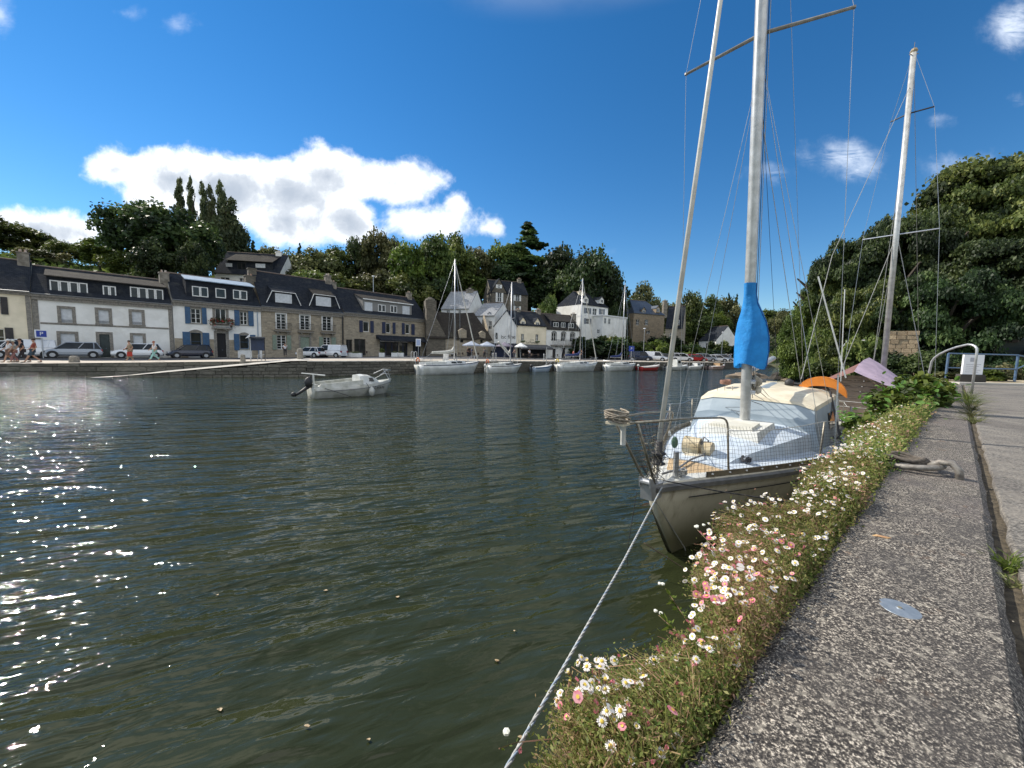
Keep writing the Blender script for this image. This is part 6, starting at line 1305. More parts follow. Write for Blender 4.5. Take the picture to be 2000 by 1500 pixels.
def motorboat(px, D, az, L, beam, label, cabin=True, hm=None, stripe=None, cab_m=None, wheelhouse=False, motor=True, name='motorboat', group='boats moored along the far quay'):
    o = atY(px, 720, D); B = BF(o, az); t = thing(name, (o[0], o[1], 0), label, 'motorboat', group); h, dk, bw, dz = hull(B, L, beam, .95, .6, .5, .5, .85, draft=.25); P = B.P
    h.build('hull', hm or gel, t, smooth=True); dk.build('deck', deck_w, t)
    mb = MB(); mb.grid([[P(i/18*L, bw(i/18)+.015, dz(i/18)-z) for i in range(19)] for z in (.14, .01)]); mb.grid([[P(i/18*L, -(bw(i/18)+.015), dz(i/18)-z) for i in range(19)] for z in (.14, .01)]); mb.build('rubbing_strake', stripe or gel, t)
    if cabin:
        a, b = L*.22, L*.5; hh = 1.1 if wheelhouse else .5; k = .62
        if wheelhouse: a, b = L*.38, L*.62
        mb = MB(); z = dz(.4)-.02; w0 = bw(a/L)*k; w1 = bw(b/L)*k; mb.hexa([P(a, -w0, z), P(b, -w1, z), P(b, w1, z), P(a, w0, z), P(a+hh*.35, -w0*.85, z+hh), P(b, -w1*.85, z+hh), P(b, w1*.85, z+hh), P(a+hh*.35, w0*.85, z+hh)]); c = mb.build('cabin', cab_m or gel, t)
        for s_ in (-1, 1): mb = MB(); wm = lerp(w0, w1, .5); mb.hexa([P(lerp(a, b, .35), s_*wm*.93, z+hh*.45), P(lerp(a, b, .85), s_*w1*.93, z+hh*.45), P(lerp(a, b, .85), s_*(w1*.93+.04), z+hh*.45), P(lerp(a, b, .35), s_*(wm*.93+.04), z+hh*.45), P(lerp(a, b, .42), s_*wm*.86, z+hh*.85), P(lerp(a, b, .85), s_*w1*.86, z+hh*.85), P(lerp(a, b, .85), s_*(w1*.86+.05), z+hh*.85), P(lerp(a, b, .42), s_*(wm*.86+.05), z+hh*.85)]); mb.build('cabin_window', window_glass, c)
    if motor: mb = MB(); c = P(L+.18, 0, .75); mb.ball(c, .2, 8, sc=(1, 1, 1.2)); mb.tube([c, P(L+.22, 0, -.2)], .06, 6); mb.build('outboard_motor', motor if motor is not True else trim_b, t, smooth=True)
    mb = MB(); mb.tube([P(.9, bw(.2)*.8, dz(.2)), P(.3, bw(.05), dz(0)+.35), P(-.05, 0, dz(0)+.4), P(.3, -bw(.05), dz(0)+.35), P(.9, -bw(.2)*.8, dz(.2))], .02, 5); mb.build('bow_rail', steel, t)
    return t, B, bw, dz
az, L_ = azto(1078, 50, 1040, 48.2); t, B, bw, dz = motorboat(1078, 50, az, 3.2, 1.5, 'small open dinghy with blue covers beside the quay', cabin=False, name='dinghy', hm=mat('blue_white_hull', (.35, .42, .5)), stripe=blue_paint)
mb = MB(); P = B.P; mb.tube([P(1.0, 0, .75), P(1.0, 0, 3.2)], .035, 6); mb.build('mast', alu, t)
az, L_ = azto(1288, 61.6, 1248, 59.4); motorboat(1288, 61.6, az, 4.6, 1.9, 'red and white inflatable with grey outboard under the parked vans', cabin=False, hm=mat('red_rubber', (.4, .03, .03)), stripe=gel, motor=gel, name='inflatable_boat')
az, L_ = azto(1342, 65.2, 1292, 62.2); motorboat(1342, 65.2, az, 5.4, 2.1, 'white wheelhouse motorboat behind the forestay', wheelhouse=True)
az, L_ = azto(1372, 68, 1338, 66); motorboat(1372, 68, az, 4.2, 1.9, 'low white motorboat under the red car', cabin=True)
az, L_ = azto(1414, 72, 1378, 69); motorboat(1414, 72, az, 5.0, 2.1, 'wooden-toned boat with pink and white sides at the right end', hm=mat('pinkish_hull', (.55, .42, .38), (.45, .33, .28)), stripe=mat('varnish', (.2, .07, .03)), cab_m=mat('varnished_cabin', (.4, .26, .14)))
# ---- drifting cabin boat in mid harbour
bowp = onz(764, 742, .75); ster = onz(607, 774, .05)
az = atan2(ster[0]-bowp[0], ster[1]-bowp[1]); L_ = float(np.hypot(*(ster-bowp)[:2])); o = bowp
B = BF(o, az); P = B.P; t = thing('cabin_boat', (o[0], o[1], 0), 'weathered white cabin boat with black outboard adrift in mid harbour', 'motorboat')
h, dk, bw, dz = hull(B, L_, 1.9, .82, .52, .5, .35, .88, draft=.2, chine=True); h.build('hull', gel_dirty, t, smooth=True); dk.build('deck', gel_dirty, t)
mb = MB()
for s_ in (-1, 1): mb.grid([[P(i/18*L_, s_*(bw(i/18)+.015), dz(i/18)-z) for i in range(19)] for z in (.17, .14)])
mb.build('rubbing_strake', mat('grey_strake', (.12, .12, .13)), t)
a, b = L_*.2, L_*.47; z = dz(.3)-.03; rows = []
for q, hh, k in ((0, .05, .55), (.12, .28, .62), (.45, .46, .68), (.8, .52, .7), (1, .5, .7)):
    tt = lerp(a, b, q); w0 = bw(tt/L_)*k; rows.append([P(tt, -w0, z), P(tt, -w0*.84, z+hh*.88), P(tt, 0, z+hh), P(tt, w0*.84, z+hh*.88), P(tt, w0, z)])
mb = MB(); mb.grid(rows); mb.f.append(tuple(len(rows)*5-5+j for j in range(5))); mb.mi.append(0); c = mb.build('cabin', gel, t)
for s_ in (-1, 1): mb = MB(); wm = bw(.3)*.66; mb.hexa([P(lerp(a, b, .3), s_*wm*.94, z+.14), P(lerp(a, b, .9), s_*wm, z+.14), P(lerp(a, b, .9), s_*(wm+.05), z+.14), P(lerp(a, b, .3), s_*(wm*.94+.05), z+.14), P(lerp(a, b, .38), s_*wm*.86, z+.33), P(lerp(a, b, .85), s_*wm*.93, z+.35), P(lerp(a, b, .85), s_*(wm*.93+.05), z+.35), P(lerp(a, b, .38), s_*(wm*.86+.05), z+.33)]); mb.build('cabin_window', window_glass, c)
# raised coaming around the cockpit
for s_ in (-1, 1): mb = MB(); mb.hexa([P(L_*.45, s_*bw(.5)*.95, z), P(L_*.97, s_*bw(.97)*.95, dz(1)-.05), P(L_*.97, s_*bw(.97)*.8, dz(1)-.05), P(L_*.45, s_*bw(.5)*.8, z), P(L_*.45, s_*bw(.5)*.86, z+.25), P(L_*.93, s_*bw(.97)*.86, dz(1)+.2), P(L_*.93, s_*bw(.97)*.76, dz(1)+.2), P(L_*.45, s_*bw(.5)*.76, z+.25)]); mb.build('coaming', gel_dirty, t)
mb = MB(); mb.hexa([P(L_*.96, -.75, .3), P(L_*1.0, -.75, .3), P(L_*1.0, .75, .3), P(L_*.96, .75, .3), P(L_*.96, -.7, .7), P(L_*.99, -.7, .7), P(L_*.99, .7, .7), P(L_*.96, .7, .7)]); mb.build('transom', gel_dirty, t)
mb = MB(); c = P(L_+.12, -.1, .78); mb.ball(c, .2, 8, sc=(1, 1, 1.4)); mb.tube([P(L_+.05, -.1, .6), P(L_+.75, -.1, .12)], [.1, .05], 8); mb.ball(P(L_+.8, -.1, .2), .12, 8, sc=(1, 1, 1)); mb.tube([P(L_, -.1, .5), P(L_+.05, -.1, 1.1)], .04, 6); mb.build('outboard_motor', trim_b, t, smooth=True)
mb = MB(); mb.tube([P(L_*.97, -.05, .6), P(L_*.97, -.05, 1.18)], .05, 8); mb.tube([P(L_*.97, -.05, 1.18)-_r*.6+[0, 0, .05], P(L_*.97, -.05, 1.18)+_r*.6-[0, 0, .06]], .03, 6); mb.build('mast_crutch', gel, t)
mb = MB(); z0 = dz(0)
mb.tube([P(L_*.2, .45, z+.5), P(.35, .3, z0+.55), P(0.02, 0, z0+.5), P(.35, -.3, z0+.55), P(L_*.2, -.45, z+.45)], .02, 6); mb.tube([P(.35, .3, z0+.55), P(.1, .12, z0)], .02, 6); mb.tube([P(.35, -.3, z0+.55), P(.1, -.12, z0)], .02, 6); mb.tube([P(L_*.2, .4, z+.2), P(.3, .27, z0+.3), P(.05, 0, z0+.26), P(.3, -.27, z0+.3)], .016, 6); mb.build('bow_rail', steel, t)
# the side facing the camera
sd = 1 if np.dot(B.s, -o) > 0 else -1
for q, m_ in ((.46, gel),): mb = MB(); mb.ball(P(L_*.36, sd*(bw(.4)+.12), .25), .17, 8, sc=(1, 1, 1.6)); mb.build('fender', gel_dirty, t, smooth=True)
mb = MB(); mb.tube([P(L_*.42, sd*(bw(.42)+.01), z+.1), P(L_*.38, sd*(bw(.4)+.1), .4)], .012, 4); mb.tube([P(L_*.9, sd*(bw(.9)+.02), dz(.9)), P(L_*.6, sd*(bw(.6)+.06), .02)], .012, 4); mb.build('rope', rope_d, t)
q = .26; pm_ = P(L_*q, sd*(bw(q)*.97+.03), dz(q)*.62); tang = (P(L_*(q-.08), sd*bw(q-.08), 0)-P(L_*(q+.08), sd*bw(q+.08), 0)); nrm = np.cross(tang, [0, 0, 1.]); nrm = nrm if np.dot(nrm, -pm_) > 0 else -nrm
tx = text('CC 41676', .21, dk if False else mat('sign_black', (.01,)*3), t, face_matrix(pm_+nrm/np.linalg.norm(nrm)*.05, tang, nrm+np.array([0, 0, -.15]), t))

# ================================================================== THE NEAR SAILBOAT
AZ = radians(45); C0 = (1.62, 4.28); B = BF(C0, AZ); P = B.P
def cl_(x, y, so=0):
    d = ray(x, y); o = B.P(0, so, 0); k = ((o-CAMP)@B.s)/(d@B.s); return CAMP+d*k
hull_near = bpy.data.materials.new('weathered_hull'); hull_near.use_nodes = True
T = NT(hull_near.node_tree); b = T.n['Principled BSDF']; V = T.new('ShaderNodeNewGeometry').outputs['Position']; sp = T.new('ShaderNodeSeparateXYZ'); T.l.new(V, sp.inputs[0])
n = T.noise(T.mapping(V, (1, 1, .35)), 6, 6, .65); n2 = T.noise(V, 2.2, 5, .6)
band = T.smooth(T.m('ADD', sp.outputs[2], T.m('MULTIPLY', T.m('SUBTRACT', n2, .5), .35)), .15, .8)
col = T.mix(band, (.2, .19, .115), (.62, .58, .46)); col = T.mix(T.m('MULTIPLY', T.smooth(n, .5, .72), .6), col, (.22, .19, .11)); col = T.mix(T.smooth(sp.outputs[2], .8, .88), col, T.mix(T.smooth(n, .5, .75), (.6, .56, .45), (.32, .28, .2)))
T.set(b.inputs['Base Color'], col); b.inputs['Roughness'].default_value = .5
boat = thing('sailboat', (*C0, 0), 'weathered old sailboat moored bow-on beside the daisy-covered quay with blue sail cover', 'sailboat')
L_ = 8.8
_h = hull
def hull2(B, L, beam, K=28):
    bw = lambda q: beam/2*(sin(min(q/.6, 1)*pi/2)**1.15)*(1 if q < .6 else lerp(1, .72, ((q-.6)/.4)**1.6))+.035
    dz = lambda q: lerp(1.10, .88, min(1, q*1.3)**.8)
    rows = []
    for i in range(K+1):
        q = (i/K)**1.25; b = bw(q); z1 = dz(q); r = []
        for z, f, rk in ((-.45, .2, 1.25), (-.12, .55, .86), (.02, .68, .7), (.25, .80, .52), (.5, .89, .34), (.8, .97, .14), (z1, 1, 0)):
            k = max(0, 1-q*3); r.append((q*L+rk*k, .012+b*lerp(f, f**2.2, k*.75), z))
        rows.append([P(t, s_, z) for (t, s_, z) in r]+[P(t, -s_, z) for (t, s_, z) in reversed(r)])
    mb = MB(); mb.grid(rows); n = len(rows[0]); k = K*n; mb.f.append(tuple(k+j for j in range(n))); mb.mi.append(0); mb.f.append(tuple(j for j in range(n-1, -1, -1))); mb.mi.append(0)
    return mb, bw, dz
mb, bw, dz = hull2(B, L_, 2.9); mb.build('hull', hull_near, boat, smooth=True)
deck_blue = mat('pale_blue_deck', (.5, .56, .62), (.42, .49, .56), .75, scale=5, c3=(.5, .5, .48), bump=.002, bscale=120); cream = mat('cream_gelcoat', (.66, .6, .46), (.55, .48, .35), .6, scale=3, c3=(.42, .38, .28)); tan_ = mat('tan_nonskid', (.55, .4, .23), (.46, .33, .19), .8, scale=5, bump=.002, bscale=90)
off_white = mat('old_white_gelcoat', (.6, .6, .56), (.5, .5, .46), .55, scale=4, c3=(.38, .36, .3))
def deckrow(t, ins=.05, z=.0, n=7): q = t/L_; b = max(.01, bw(q)-ins); return [P(t, b*k, dz(q)+z+.035*(1-k*k)) for k in np.linspace(-1, 1, n)]
mb = MB(); mb.grid([deckrow(t, .0, -.01) for t in np.linspace(0.02, L_, 26)]); mb.build('deck', off_white, boat)
def deck_panel(t0, t1, ins, m, z, inner=None, name='deck_panel'):
    mb = MB(); rows = []
    for t in np.linspace(t0, t1, 14):
        q = t/L_; b = bw(q)-ins; rows.append([P(t, b*k, dz(q)+z+.035*(1-k*k)) for k in np.linspace(-1, 1, 9)])
    mb.grid(rows); return mb.build(name, m, boat)
deck_panel(.75, 1.45, .12, tan_, .0); deck_panel(1.5, 4.2, .1, deck_blue, .0)
for s_ in (-1, 1):
    mb = MB(); rows = []
    for t in np.linspace(4.24, 7.6, 12): q = t/L_; rows.append([P(t, s_*lerp(bw(q)-.1, 1.12 if t > 4.6 else .95, k), dz(q)+.0+.02*k) for k in (0, .5, 1)])
    mb.grid(rows); mb.build('side_deck', deck_blue, boat)
# trunk in front of the mast, hatch
def block(rows4, m, name, parent=None): mb = MB(); mb.hexa(rows4); return mb.build(name, m, parent or boat)
z0 = 1.0
rws = []
for t, h_, w in ((1.75, .0, .30), (2.0, .10, .36), (2.7, .22, .56), (3.5, .33, .78), (4.3, .40, .95)):
    zz = dz(t/L_); rws.append([P(t, -w-.05, zz), P(t, -w, zz+h_*.75), P(t, -w*.6, zz+h_*.96+.01), P(t, 0, zz+h_+.03), P(t, w*.6, zz+h_*.96+.01), P(t, w, zz+h_*.75), P(t, w+.05, zz)])
mb = MB(); mb.grid(rws); tr = mb.build('trunk_cabin', deck_blue, boat, smooth=False)
block([P(2.85, -.46, 1.2), P(3.95, -.5, 1.25), P(3.95, .5, 1.25), P(2.85, .46, 1.2), P(2.93, -.42, 1.36), P(3.95, -.46, 1.42), P(3.95, .46, 1.42), P(2.93, .42, 1.36)], off_white, 'hatch_plinth', tr)
block([P(3.0, -.34, 1.36), P(3.55, -.34, 1.38), P(3.55, .34, 1.38), P(3.0, .34, 1.36), P(3.02, -.32, 1.41), P(3.53, -.32, 1.44), P(3.53, .32, 1.44), P(3.02, .32, 1.41)], mat('hatch_cream', (.6, .58, .5), (.5, .48, .4), .5, scale=4), 'hatch', tr)
# coachroof: sloping front, cream top
rows = []; cr = lambda t: float(np.interp(t, [4.35, 4.6, 5.4, 6.5, 7.3], [0, .03, .11, .12, .09]))
for t, hz_, w in ((4.3, 1.42, 1.0), (4.42, 1.72, .96), (5.1, 1.79, 1.04), (6.2, 1.82, 1.08), (7.3, 1.76, 1.02)):
    zz = dz(t/L_)-.02; rows.append([P(t-.05 if t < 4.35 else t, -w*1.12, zz), P(t, -w, hz_-.02), P(t, -w*.75, hz_+.05+cr(t)*.4), P(t, 0, hz_+.07+cr(t)), P(t, w*.75, hz_+.05+cr(t)*.4), P(t, w, hz_-.02), P(t-.05 if t < 4.35 else t, w*1.12, zz)])
mb = MB(); mb.grid(rows); n = 7; mb.f.append(tuple(4*n+j for j in range(n))); mb.mi.append(0); mb.f.append(tuple(range(n-1, -1, -1))); mb.mi.append(0)
cab = mb.build('coachroof', mat('blue_grey_cabin', (.36, .42, .46), (.3, .36, .4), .5, scale=3), boat)
mb = MB(); mb.grid([[r[k]+np.array([0, 0, .012]) for k in range(1, 6)] for r in rows[1:]]); edge = [[r[1]+np.array([0, 0, .012]), r[1]+np.array([0, 0, -.06])-B.s*.012] for r in rows[1:]]
mb.grid([[r[5]+np.array([0, 0, .012]) for r in rows[1:]], [r[5]+np.array([0, 0, -.06])+B.s*.014 for r in rows[1:]]]); mb.grid([[rows[1][k]+np.array([0, 0, .012]) for k in range(1, 6)], [rows[1][k]-B.a*.03+np.array([0, 0, -.04]) for k in range(1, 6)]])
mb.build('roof_panel', cream, cab)
deckp = MB(); deckp.grid([[lerp(r[1], r[3], k)+np.array([0, 0, .018]) for k in (.55, .8, 1)]+[lerp(r[3], r[5], k)+np.array([0, 0, .018]) for k in (.2, .45)] for r in rows[2:]]); deckp.build('roof_nonskid', mat('grey_roof_paint', (.2, .24, .27), (.16, .2, .23), .8, scale=6), cab)
for s_ in (-1, 1):
    for t in (5.2, 6.2): mb = MB(); mb.hexa([P(t, s_*1.125, 1.25), P(t+.6, s_*1.15, 1.25), P(t+.6, s_*1.16, 1.25), P(t, s_*1.135, 1.25), P(t, s_*1.07, 1.55), P(t+.6, s_*1.09, 1.55), P(t+.6, s_*1.12, 1.55), P(t, s_*1.10, 1.55)]); mb.build('cabin_window', window_glass, cab)
# cockpit coamings and stern gear
for s_ in (-1, 1): block([P(7.3, s_*1.0, .9), P(8.7, s_*.85, .9), P(8.7, s_*.7, .9), P(7.3, s_*.85, .9), P(7.3, s_*.95, 1.3), P(8.7, s_*.82, 1.2), P(8.7, s_*.7, 1.2), P(7.3, s_*.85, 1.3)], off_white, 'coaming')
block([P(7.35, -.4, 1.85), P(7.75, -.4, 1.8), P(7.75, .4, 1.8), P(7.35, .4, 1.85), P(7.35, -.38, 1.98), P(7.7, -.38, 1.93), P(7.7, .38, 1.93), P(7.35, .38, 1.98)], cream, 'sliding_hatch', cab)
c = atY(1602, 772, 8.1); mb = MB(); orp = []
mb.prism([c+B.s*(.43*cos(a))+np.array([0, 0, .40*sin(a)]) for a in np.linspace(-.05, pi+.05, 18)]+[c+B.s*(.26*cos(a))+np.array([0, 0, .12+.08*sin(a)]) for a in np.linspace(pi, 0, 10)], B.a*.16)
mb.build('orange_float', mat('orange_cloth', (.75, .25, .03), (.65, .2, .02), .6, scale=5), boat)
block([c+q for q in map(np.array, ((-.35, -.2, -.75), (.3, -.2, -.75), (.3, .3, -.75), (-.35, .3, -.75), (-.3, -.15, -.05), (.28, -.15, -.05), (.28, .3, -.05), (-.3, .3, -.05)))], off_white, 'locker')
# toe rail with white ties, rubbing strake, black boot stripe
for s_ in (-1, 1):
    ts = np.linspace(.9, 8.7, 26)
    mb = MB(); mb.grid([[P(t, s_*(bw(t/L_)-.01), dz(t/L_)+z) for t in ts] for z in (-.02, .075)]); mb.grid([[P(t, s_*(bw(t/L_)-.025), dz(t/L_)+z) for t in ts] for z in (.075, -.02)]); mb.grid([[P(t, s_*(bw(t/L_)-w), dz(t/L_)+.075) for t in ts] for w in (.01, .025)]); mb.build('toe_rail', mat('tarnished_aluminium', (.2, .17, .12), (.13, .11, .08), .5, .3, scale=9), boat)
    for t in np.arange(.98, 5.6, .3): mb = MB(); mb.ball(P(t, s_*(bw(t/L_)-.005), dz(t/L_)+.045), .012, 6, sc=(1.5, 1.2, 1)); mb.build('net_tie', white_paint, boat)
    ts = np.linspace(0.02, 8.75, 30); rs = []
    for z, o_ in ((-.10, .004), (-.09, .045), (-.035, .05), (-.01, .006)): rs.append([P(t, s_*(bw(t/L_)+o_), dz(t/L_)+z) for t in ts])
    mb = MB(); mb.grid(rs); mb.build('rubbing_strake', mat('grey_rubber', (.17, .17, .165), (.12, .12, .115), .6, scale=8), boat)
    mb = MB(); mb.tube([P(t, s_*(bw(t/L_)*.985+.008), dz(t/L_)-.215) for t in np.linspace(.6, 8.7, 24)], .008, 5); mb.build('trim_line', trim_b, boat)
# stem fitting
mb = MB(); mb.hexa([P(-.07, -.07, .93), P(.14, -.09, .93), P(.14, .09, .93), P(-.07, .07, .93), P(-.1, -.06, 1.11), P(.14, -.1, 1.11), P(.14, .1, 1.11), P(-.1, .06, 1.11)]); mb.tube([P(-.1, -.06, 1.15), P(-.1, .06, 1.15)], .035, 10); sf = mb.build('stem_fitting', steel, boat)
for s_ in (-1, 1): mb = MB(); mb.box(0, 0, 0, 0, 0, 0) if False else mb.hexa([P(-.12, s_*.055, 1.08), P(.12, s_*.055, 1.08), P(.12, s_*.07, 1.08), P(-.12, s_*.07, 1.08), P(-.14, s_*.055, 1.2), P(.02, s_*.055, 1.17), P(.02, s_*.07, 1.17), P(-.14, s_*.07, 1.2)]); mb.build('bow_roller_cheek', steel, boat)
# pulpit
old_steel = mat('dull_steel_rail', (.33, .3, .24), (.2, .18, .14), .45, .5, scale=14)
def rail(pts, n='pulpit_rail', r=.0135, m=None, nn=8): mb = MB(); mb.tube(pts, r, nn); return mb.build(n, m or old_steel, boat, smooth=True)
tip = cl_(1216, 822)
def arc(a, b_, c, n=5): return [(1-k)**2*a+2*k*(1-k)*b_+k*k*c for k in np.linspace(0, 1, n)]
for s_ in (-1, 1):
    top = P(1.5, s_*.36, 1.76); foot = P(1.3, s_*.47, 1.08)
    rail([tip+B.s*s_*.13, P(.45, s_*.27, 1.86)]+arc(P(1.3, s_*.33, 1.78), P(1.52, s_*.36, 1.76), P(1.47, s_*.38, 1.62))+[foot])
    rail([tip+B.s*s_*.13+B.a*.05, P(.0, s_*.06, 1.12)], 'pulpit_leg', .016)
rail([tip-B.s*.13, tip-B.a*.06-B.s*.06, tip-B.a*.06+B.s*.06, tip+B.s*.13], 'pulpit_nose')
block([tip+q for q in (-B.s*.1-B.a*.16-[0, 0, .025], -B.s*.1+B.a*.05-[0, 0, .025], B.s*.1+B.a*.05-[0, 0, .025], B.s*.1-B.a*.16-[0, 0, .025], -B.s*.1-B.a*.16, -B.s*.1+B.a*.05, B.s*.1+B.a*.05, B.s*.1-B.a*.16)], cream, 'bow_step')
mb = MB(); mb.tube([tip+B.a*.02-[0, 0, .02], tip+B.a*.03-[0, 0, .25]], .028, 8); mb.build('lamp_tube', off_white, boat)
mb = MB(); rb = random.Random(3)
for k in range(9): c_ = tip-B.a*(.10+.05*rb.random())+np.array([0, 0, .02+.012*k]); mb.tube([c_+B.a*((.07+.02*rb.random())*cos(a))+B.s*((.10+.03*rb.random())*sin(a))+np.array([0, 0, .012*sin(a*2+k)]) for a in np.linspace(0, 5.6, 12)], .009, 5)
mb.build('rope_bundle', mat('grey_brown_rope', (.3, .26, .2), (.18, .15, .12), .95, scale=50), boat, smooth=True)
# forestay with furler
fs0 = P(.2, 0, 1.16); fs1 = cl_(1290, 810); ft = cl_(1405, 0); ftop = fs1+(ft-fs1)*2.12
mb = MB(); mb.tube([fs0+(fs1-fs0)*.55, ftop], .029, 10); mb.build('furled_forestay', mat('luff_foil', (.68, .66, .6), (.55, .53, .47), .4, scale=4), boat, smooth=True)
mb = MB(); mb.lathe([(.05, 0), (.085, .01), (.085, .02), (.045, .03), (.05, .12), (.085, .13), (.085, .145), (.04, .15), (.04, .28)], 14, tuple(lerp(fs0, fs1, .18))); mb.build('furler_drum', trim_b, boat, smooth=True)
mb = MB(); mb.tube([fs0-[0, 0, .1], lerp(fs0, fs1, .3)], .012, 6); mb.build('turnbuckle', steel, boat)
# bundle of net and rope at the stem
mb = MB()
for k in range(46): a = np.array([random.gauss(0, .045) for _ in range(3)]); p = P(.08+random.uniform(-.06, .22), random.uniform(-.09, .05), 1.12+abs(random.gauss(0, .26))); mb.tube([p, p+a*1.4+[0, 0, .03], p+a[::-1]*1.6], .0045, 4)
mb.build('bunched_net', mat('old_net', (.3, .27, .2), (.12, .11, .09), .9, scale=30), boat)['kind'] = 'stuff'
# mast, spreaders, halyards
m0 = cl_(1455, 812); m1 = cl_(1488, 0); md = (m1-m0)/np.linalg.norm(m1-m0); mtop = m0+md*11.2
m0 = m0-md*.16
mb = MB(); K = 9; rows = []
for q in np.linspace(0, 1, 5): c = lerp(m0, mtop, q); rows.append([c+B.a*(.115*cos(a))+B.s*(.085*sin(a)) for a in np.linspace(0, 2*pi, 15)[:-1]])
mb.grid(rows, close=True); mast = mb.build('mast', mat('old_mast', (.55, .55, .53), (.42, .42, .4), .38, .45, scale=7), boat, smooth=True)
mb = MB(); mb.tube([m0+md*.4+B.a*.117, mtop+B.a*.117], .014, 5); mb.build('sail_track', trim_b, mast)
for k, (a_, s_) in enumerate(((.1, .07), (.13, .04), (.06, .1), (.15, -.03))): mb = MB(); mb.tube([m0+md*(.5+.1*k)+B.a*a_*1.15+B.s*s_*1.2, mtop-md*.1+B.a*a_+B.s*s_], .0055, 5); mb.build('halyard', (rope_d, rope_m, rope_m, rope_d)[k], mast)
mb = MB(); mb.lathe([(.17, 0), (.17, .03), (.12, .04), (.12, .07)], 16, tuple(m0+[0, 0, -.02])); mb.build('mast_step', off_white, mast)
for k in range(2): mb = MB(); mb.tube([m0+md*(.62+.2*k)+B.s*.08, m0+md*(.62+.2*k)+B.s*.15], [.045, .035], 10); mb.build('halyard_winch', steel, mast)
sm_ = cl_(1490, 65); tips = []
for s_, px in ((1, (1668, 14)), (-1, (1340, 145))):
    dd = ray(*px); oo = sm_; k = ((oo-CAMP)@(B.a+B.s*(-.22)))/(dd@(B.a+B.s*(-.22))); tp = CAMP+dd*k; tips.append(tp)
    mb = MB(); mb.tube([sm_, tp], [.03, .022], 8); mb.ball(tp, .03, 6); mb.build('spreader', mat('spreader_alu', (.3, .29, .26), (.2, .19, .17), .5, .4, scale=8), mast)
def wire_(pts, r=.004, m=None, n='shroud'): mb = MB(); mb.tube(pts, r, 5); return mb.build(n, m or wire, boat)
cR, cLft = P(4.3, 1.3, .98), P(4.3, -1.32, .98)
low = sm_-md*.35
wire_([mtop, tips[0], cR]); wire_([mtop, tips[1], cLft])
mb = MB(); mb.tube([cR, lerp(cR, tips[0], .2)], .012, 6); mb.build('shroud_sleeve', off_white, boat)
wire_([low, P(3.7, 1.2, 1.0)], n='lower_shroud'); wire_([low, P(5.0, 1.28, .95)], n='lower_shroud'); wire_([low, P(3.7, -1.22, 1.0)], n='lower_shroud'); wire_([low, P(5.0, -1.3, .95)], n='lower_shroud')
wire_([mtop, P(8.7, .3, 1.0)], n='backstay'); wire_([low-md*.3, P(6.6, 0, 2.0)], .004, rope_d, 'topping_lift'); wire_([low, P(7.9, .6, 1.3)], .004, rope_d, 'topping_lift'); wire_([sm_-md*1.2+B.a*.2, P(6.2, .5, 2.0)], .006, rope_m, 'topping_lift')
for k in range(4): a = m0+md*(.9-.15*k); wire_([a+B.s*.1, lerp(a, P(5.6+.2*k, .5, 1.75), .5)-[0, 0, .22], P(5.6+.4*k, .5+.1*k, 1.93)], .006, rope_d if k % 2 else rope_m, 'control_line')
for k in range(3): a = m0+md*(.12+.1*k); wire_([a-B.s*.05, P(4.6, -.4-.15*k, 1.5), P(4.9, -.5-.15*k, 1.95)], .005, rope_d, 'control_line')
# blue sail cover around the gooseneck
covm = mat('blue_canvas', (.02, .3, .74), (.015, .24, .62), .75, scale=5, bump=.03, bscale=5, trans=.25)
rows = []; N = 26
prof = [(3.88, .125, .10, .0), (3.72, .13, .105, .01), (3.55, .15, .14, .04), (3.38, .185, .20, .09), (3.2, .22, .27, .13), (2.95, .25, .31, .15), (2.7, .265, .32, .15), (2.5, .27, .31, .14), (2.42, .275, .29, .12)]
for z, ra, rs_, off in prof:
    q = (z-m0[2])/md[2]; c = m0+md*q+B.s*off*.3+B.a*off*.35
    rows.append([c+B.a*(max(.125, ra*.95)*cos(a)*(1+.07*sin(5*a+z*4)))+B.s*(max(.095, rs_*.8)*sin(a)*(1+.09*sin(7*a+z*3)*(z < 3.6)))+np.array([0, 0, (.05*sin(a*2+1) if z < 2.6 else 0)]) for a in np.linspace(0, 2*pi, N+1)[:-1]])
mb = MB(); mb.grid(rows, close=True); sc_ = mb.build('sail_cover', covm, boat, smooth=True)
for k, a in enumerate((-.9, 1.9)): mb = MB(); mb.tube([r[int((a % (2*pi))/(2*pi)*N)]+(r[int((a % (2*pi))/(2*pi)*N)]-np.mean(r, axis=0))*.02 for r in rows], .009, 5); mb.build('cover_seam', mat('dark_blue_seam', (.01, .09, .3)), sc_)
g = m0+md*1.0+B.a*.2; mb = MB()
mb.tube([g, g+B.a*1.9+[0, 0, .25]], .055, 8); mb.build('boom', mast.data.materials[0], boat)
for k in range(5): mb = MB(); mb.ball(m0+md*(.86-.05*k)+B.a*(.18+.05*(k % 2))+B.s*(.1+.05*sin(k*2)), .07, 7, sc=(1, 1, 1.2)); mb.build('sail_bundle', mat('bundled_sailcloth', (.5, .45, .36), (.3, .26, .2), .9, scale=12), boat, smooth=True)
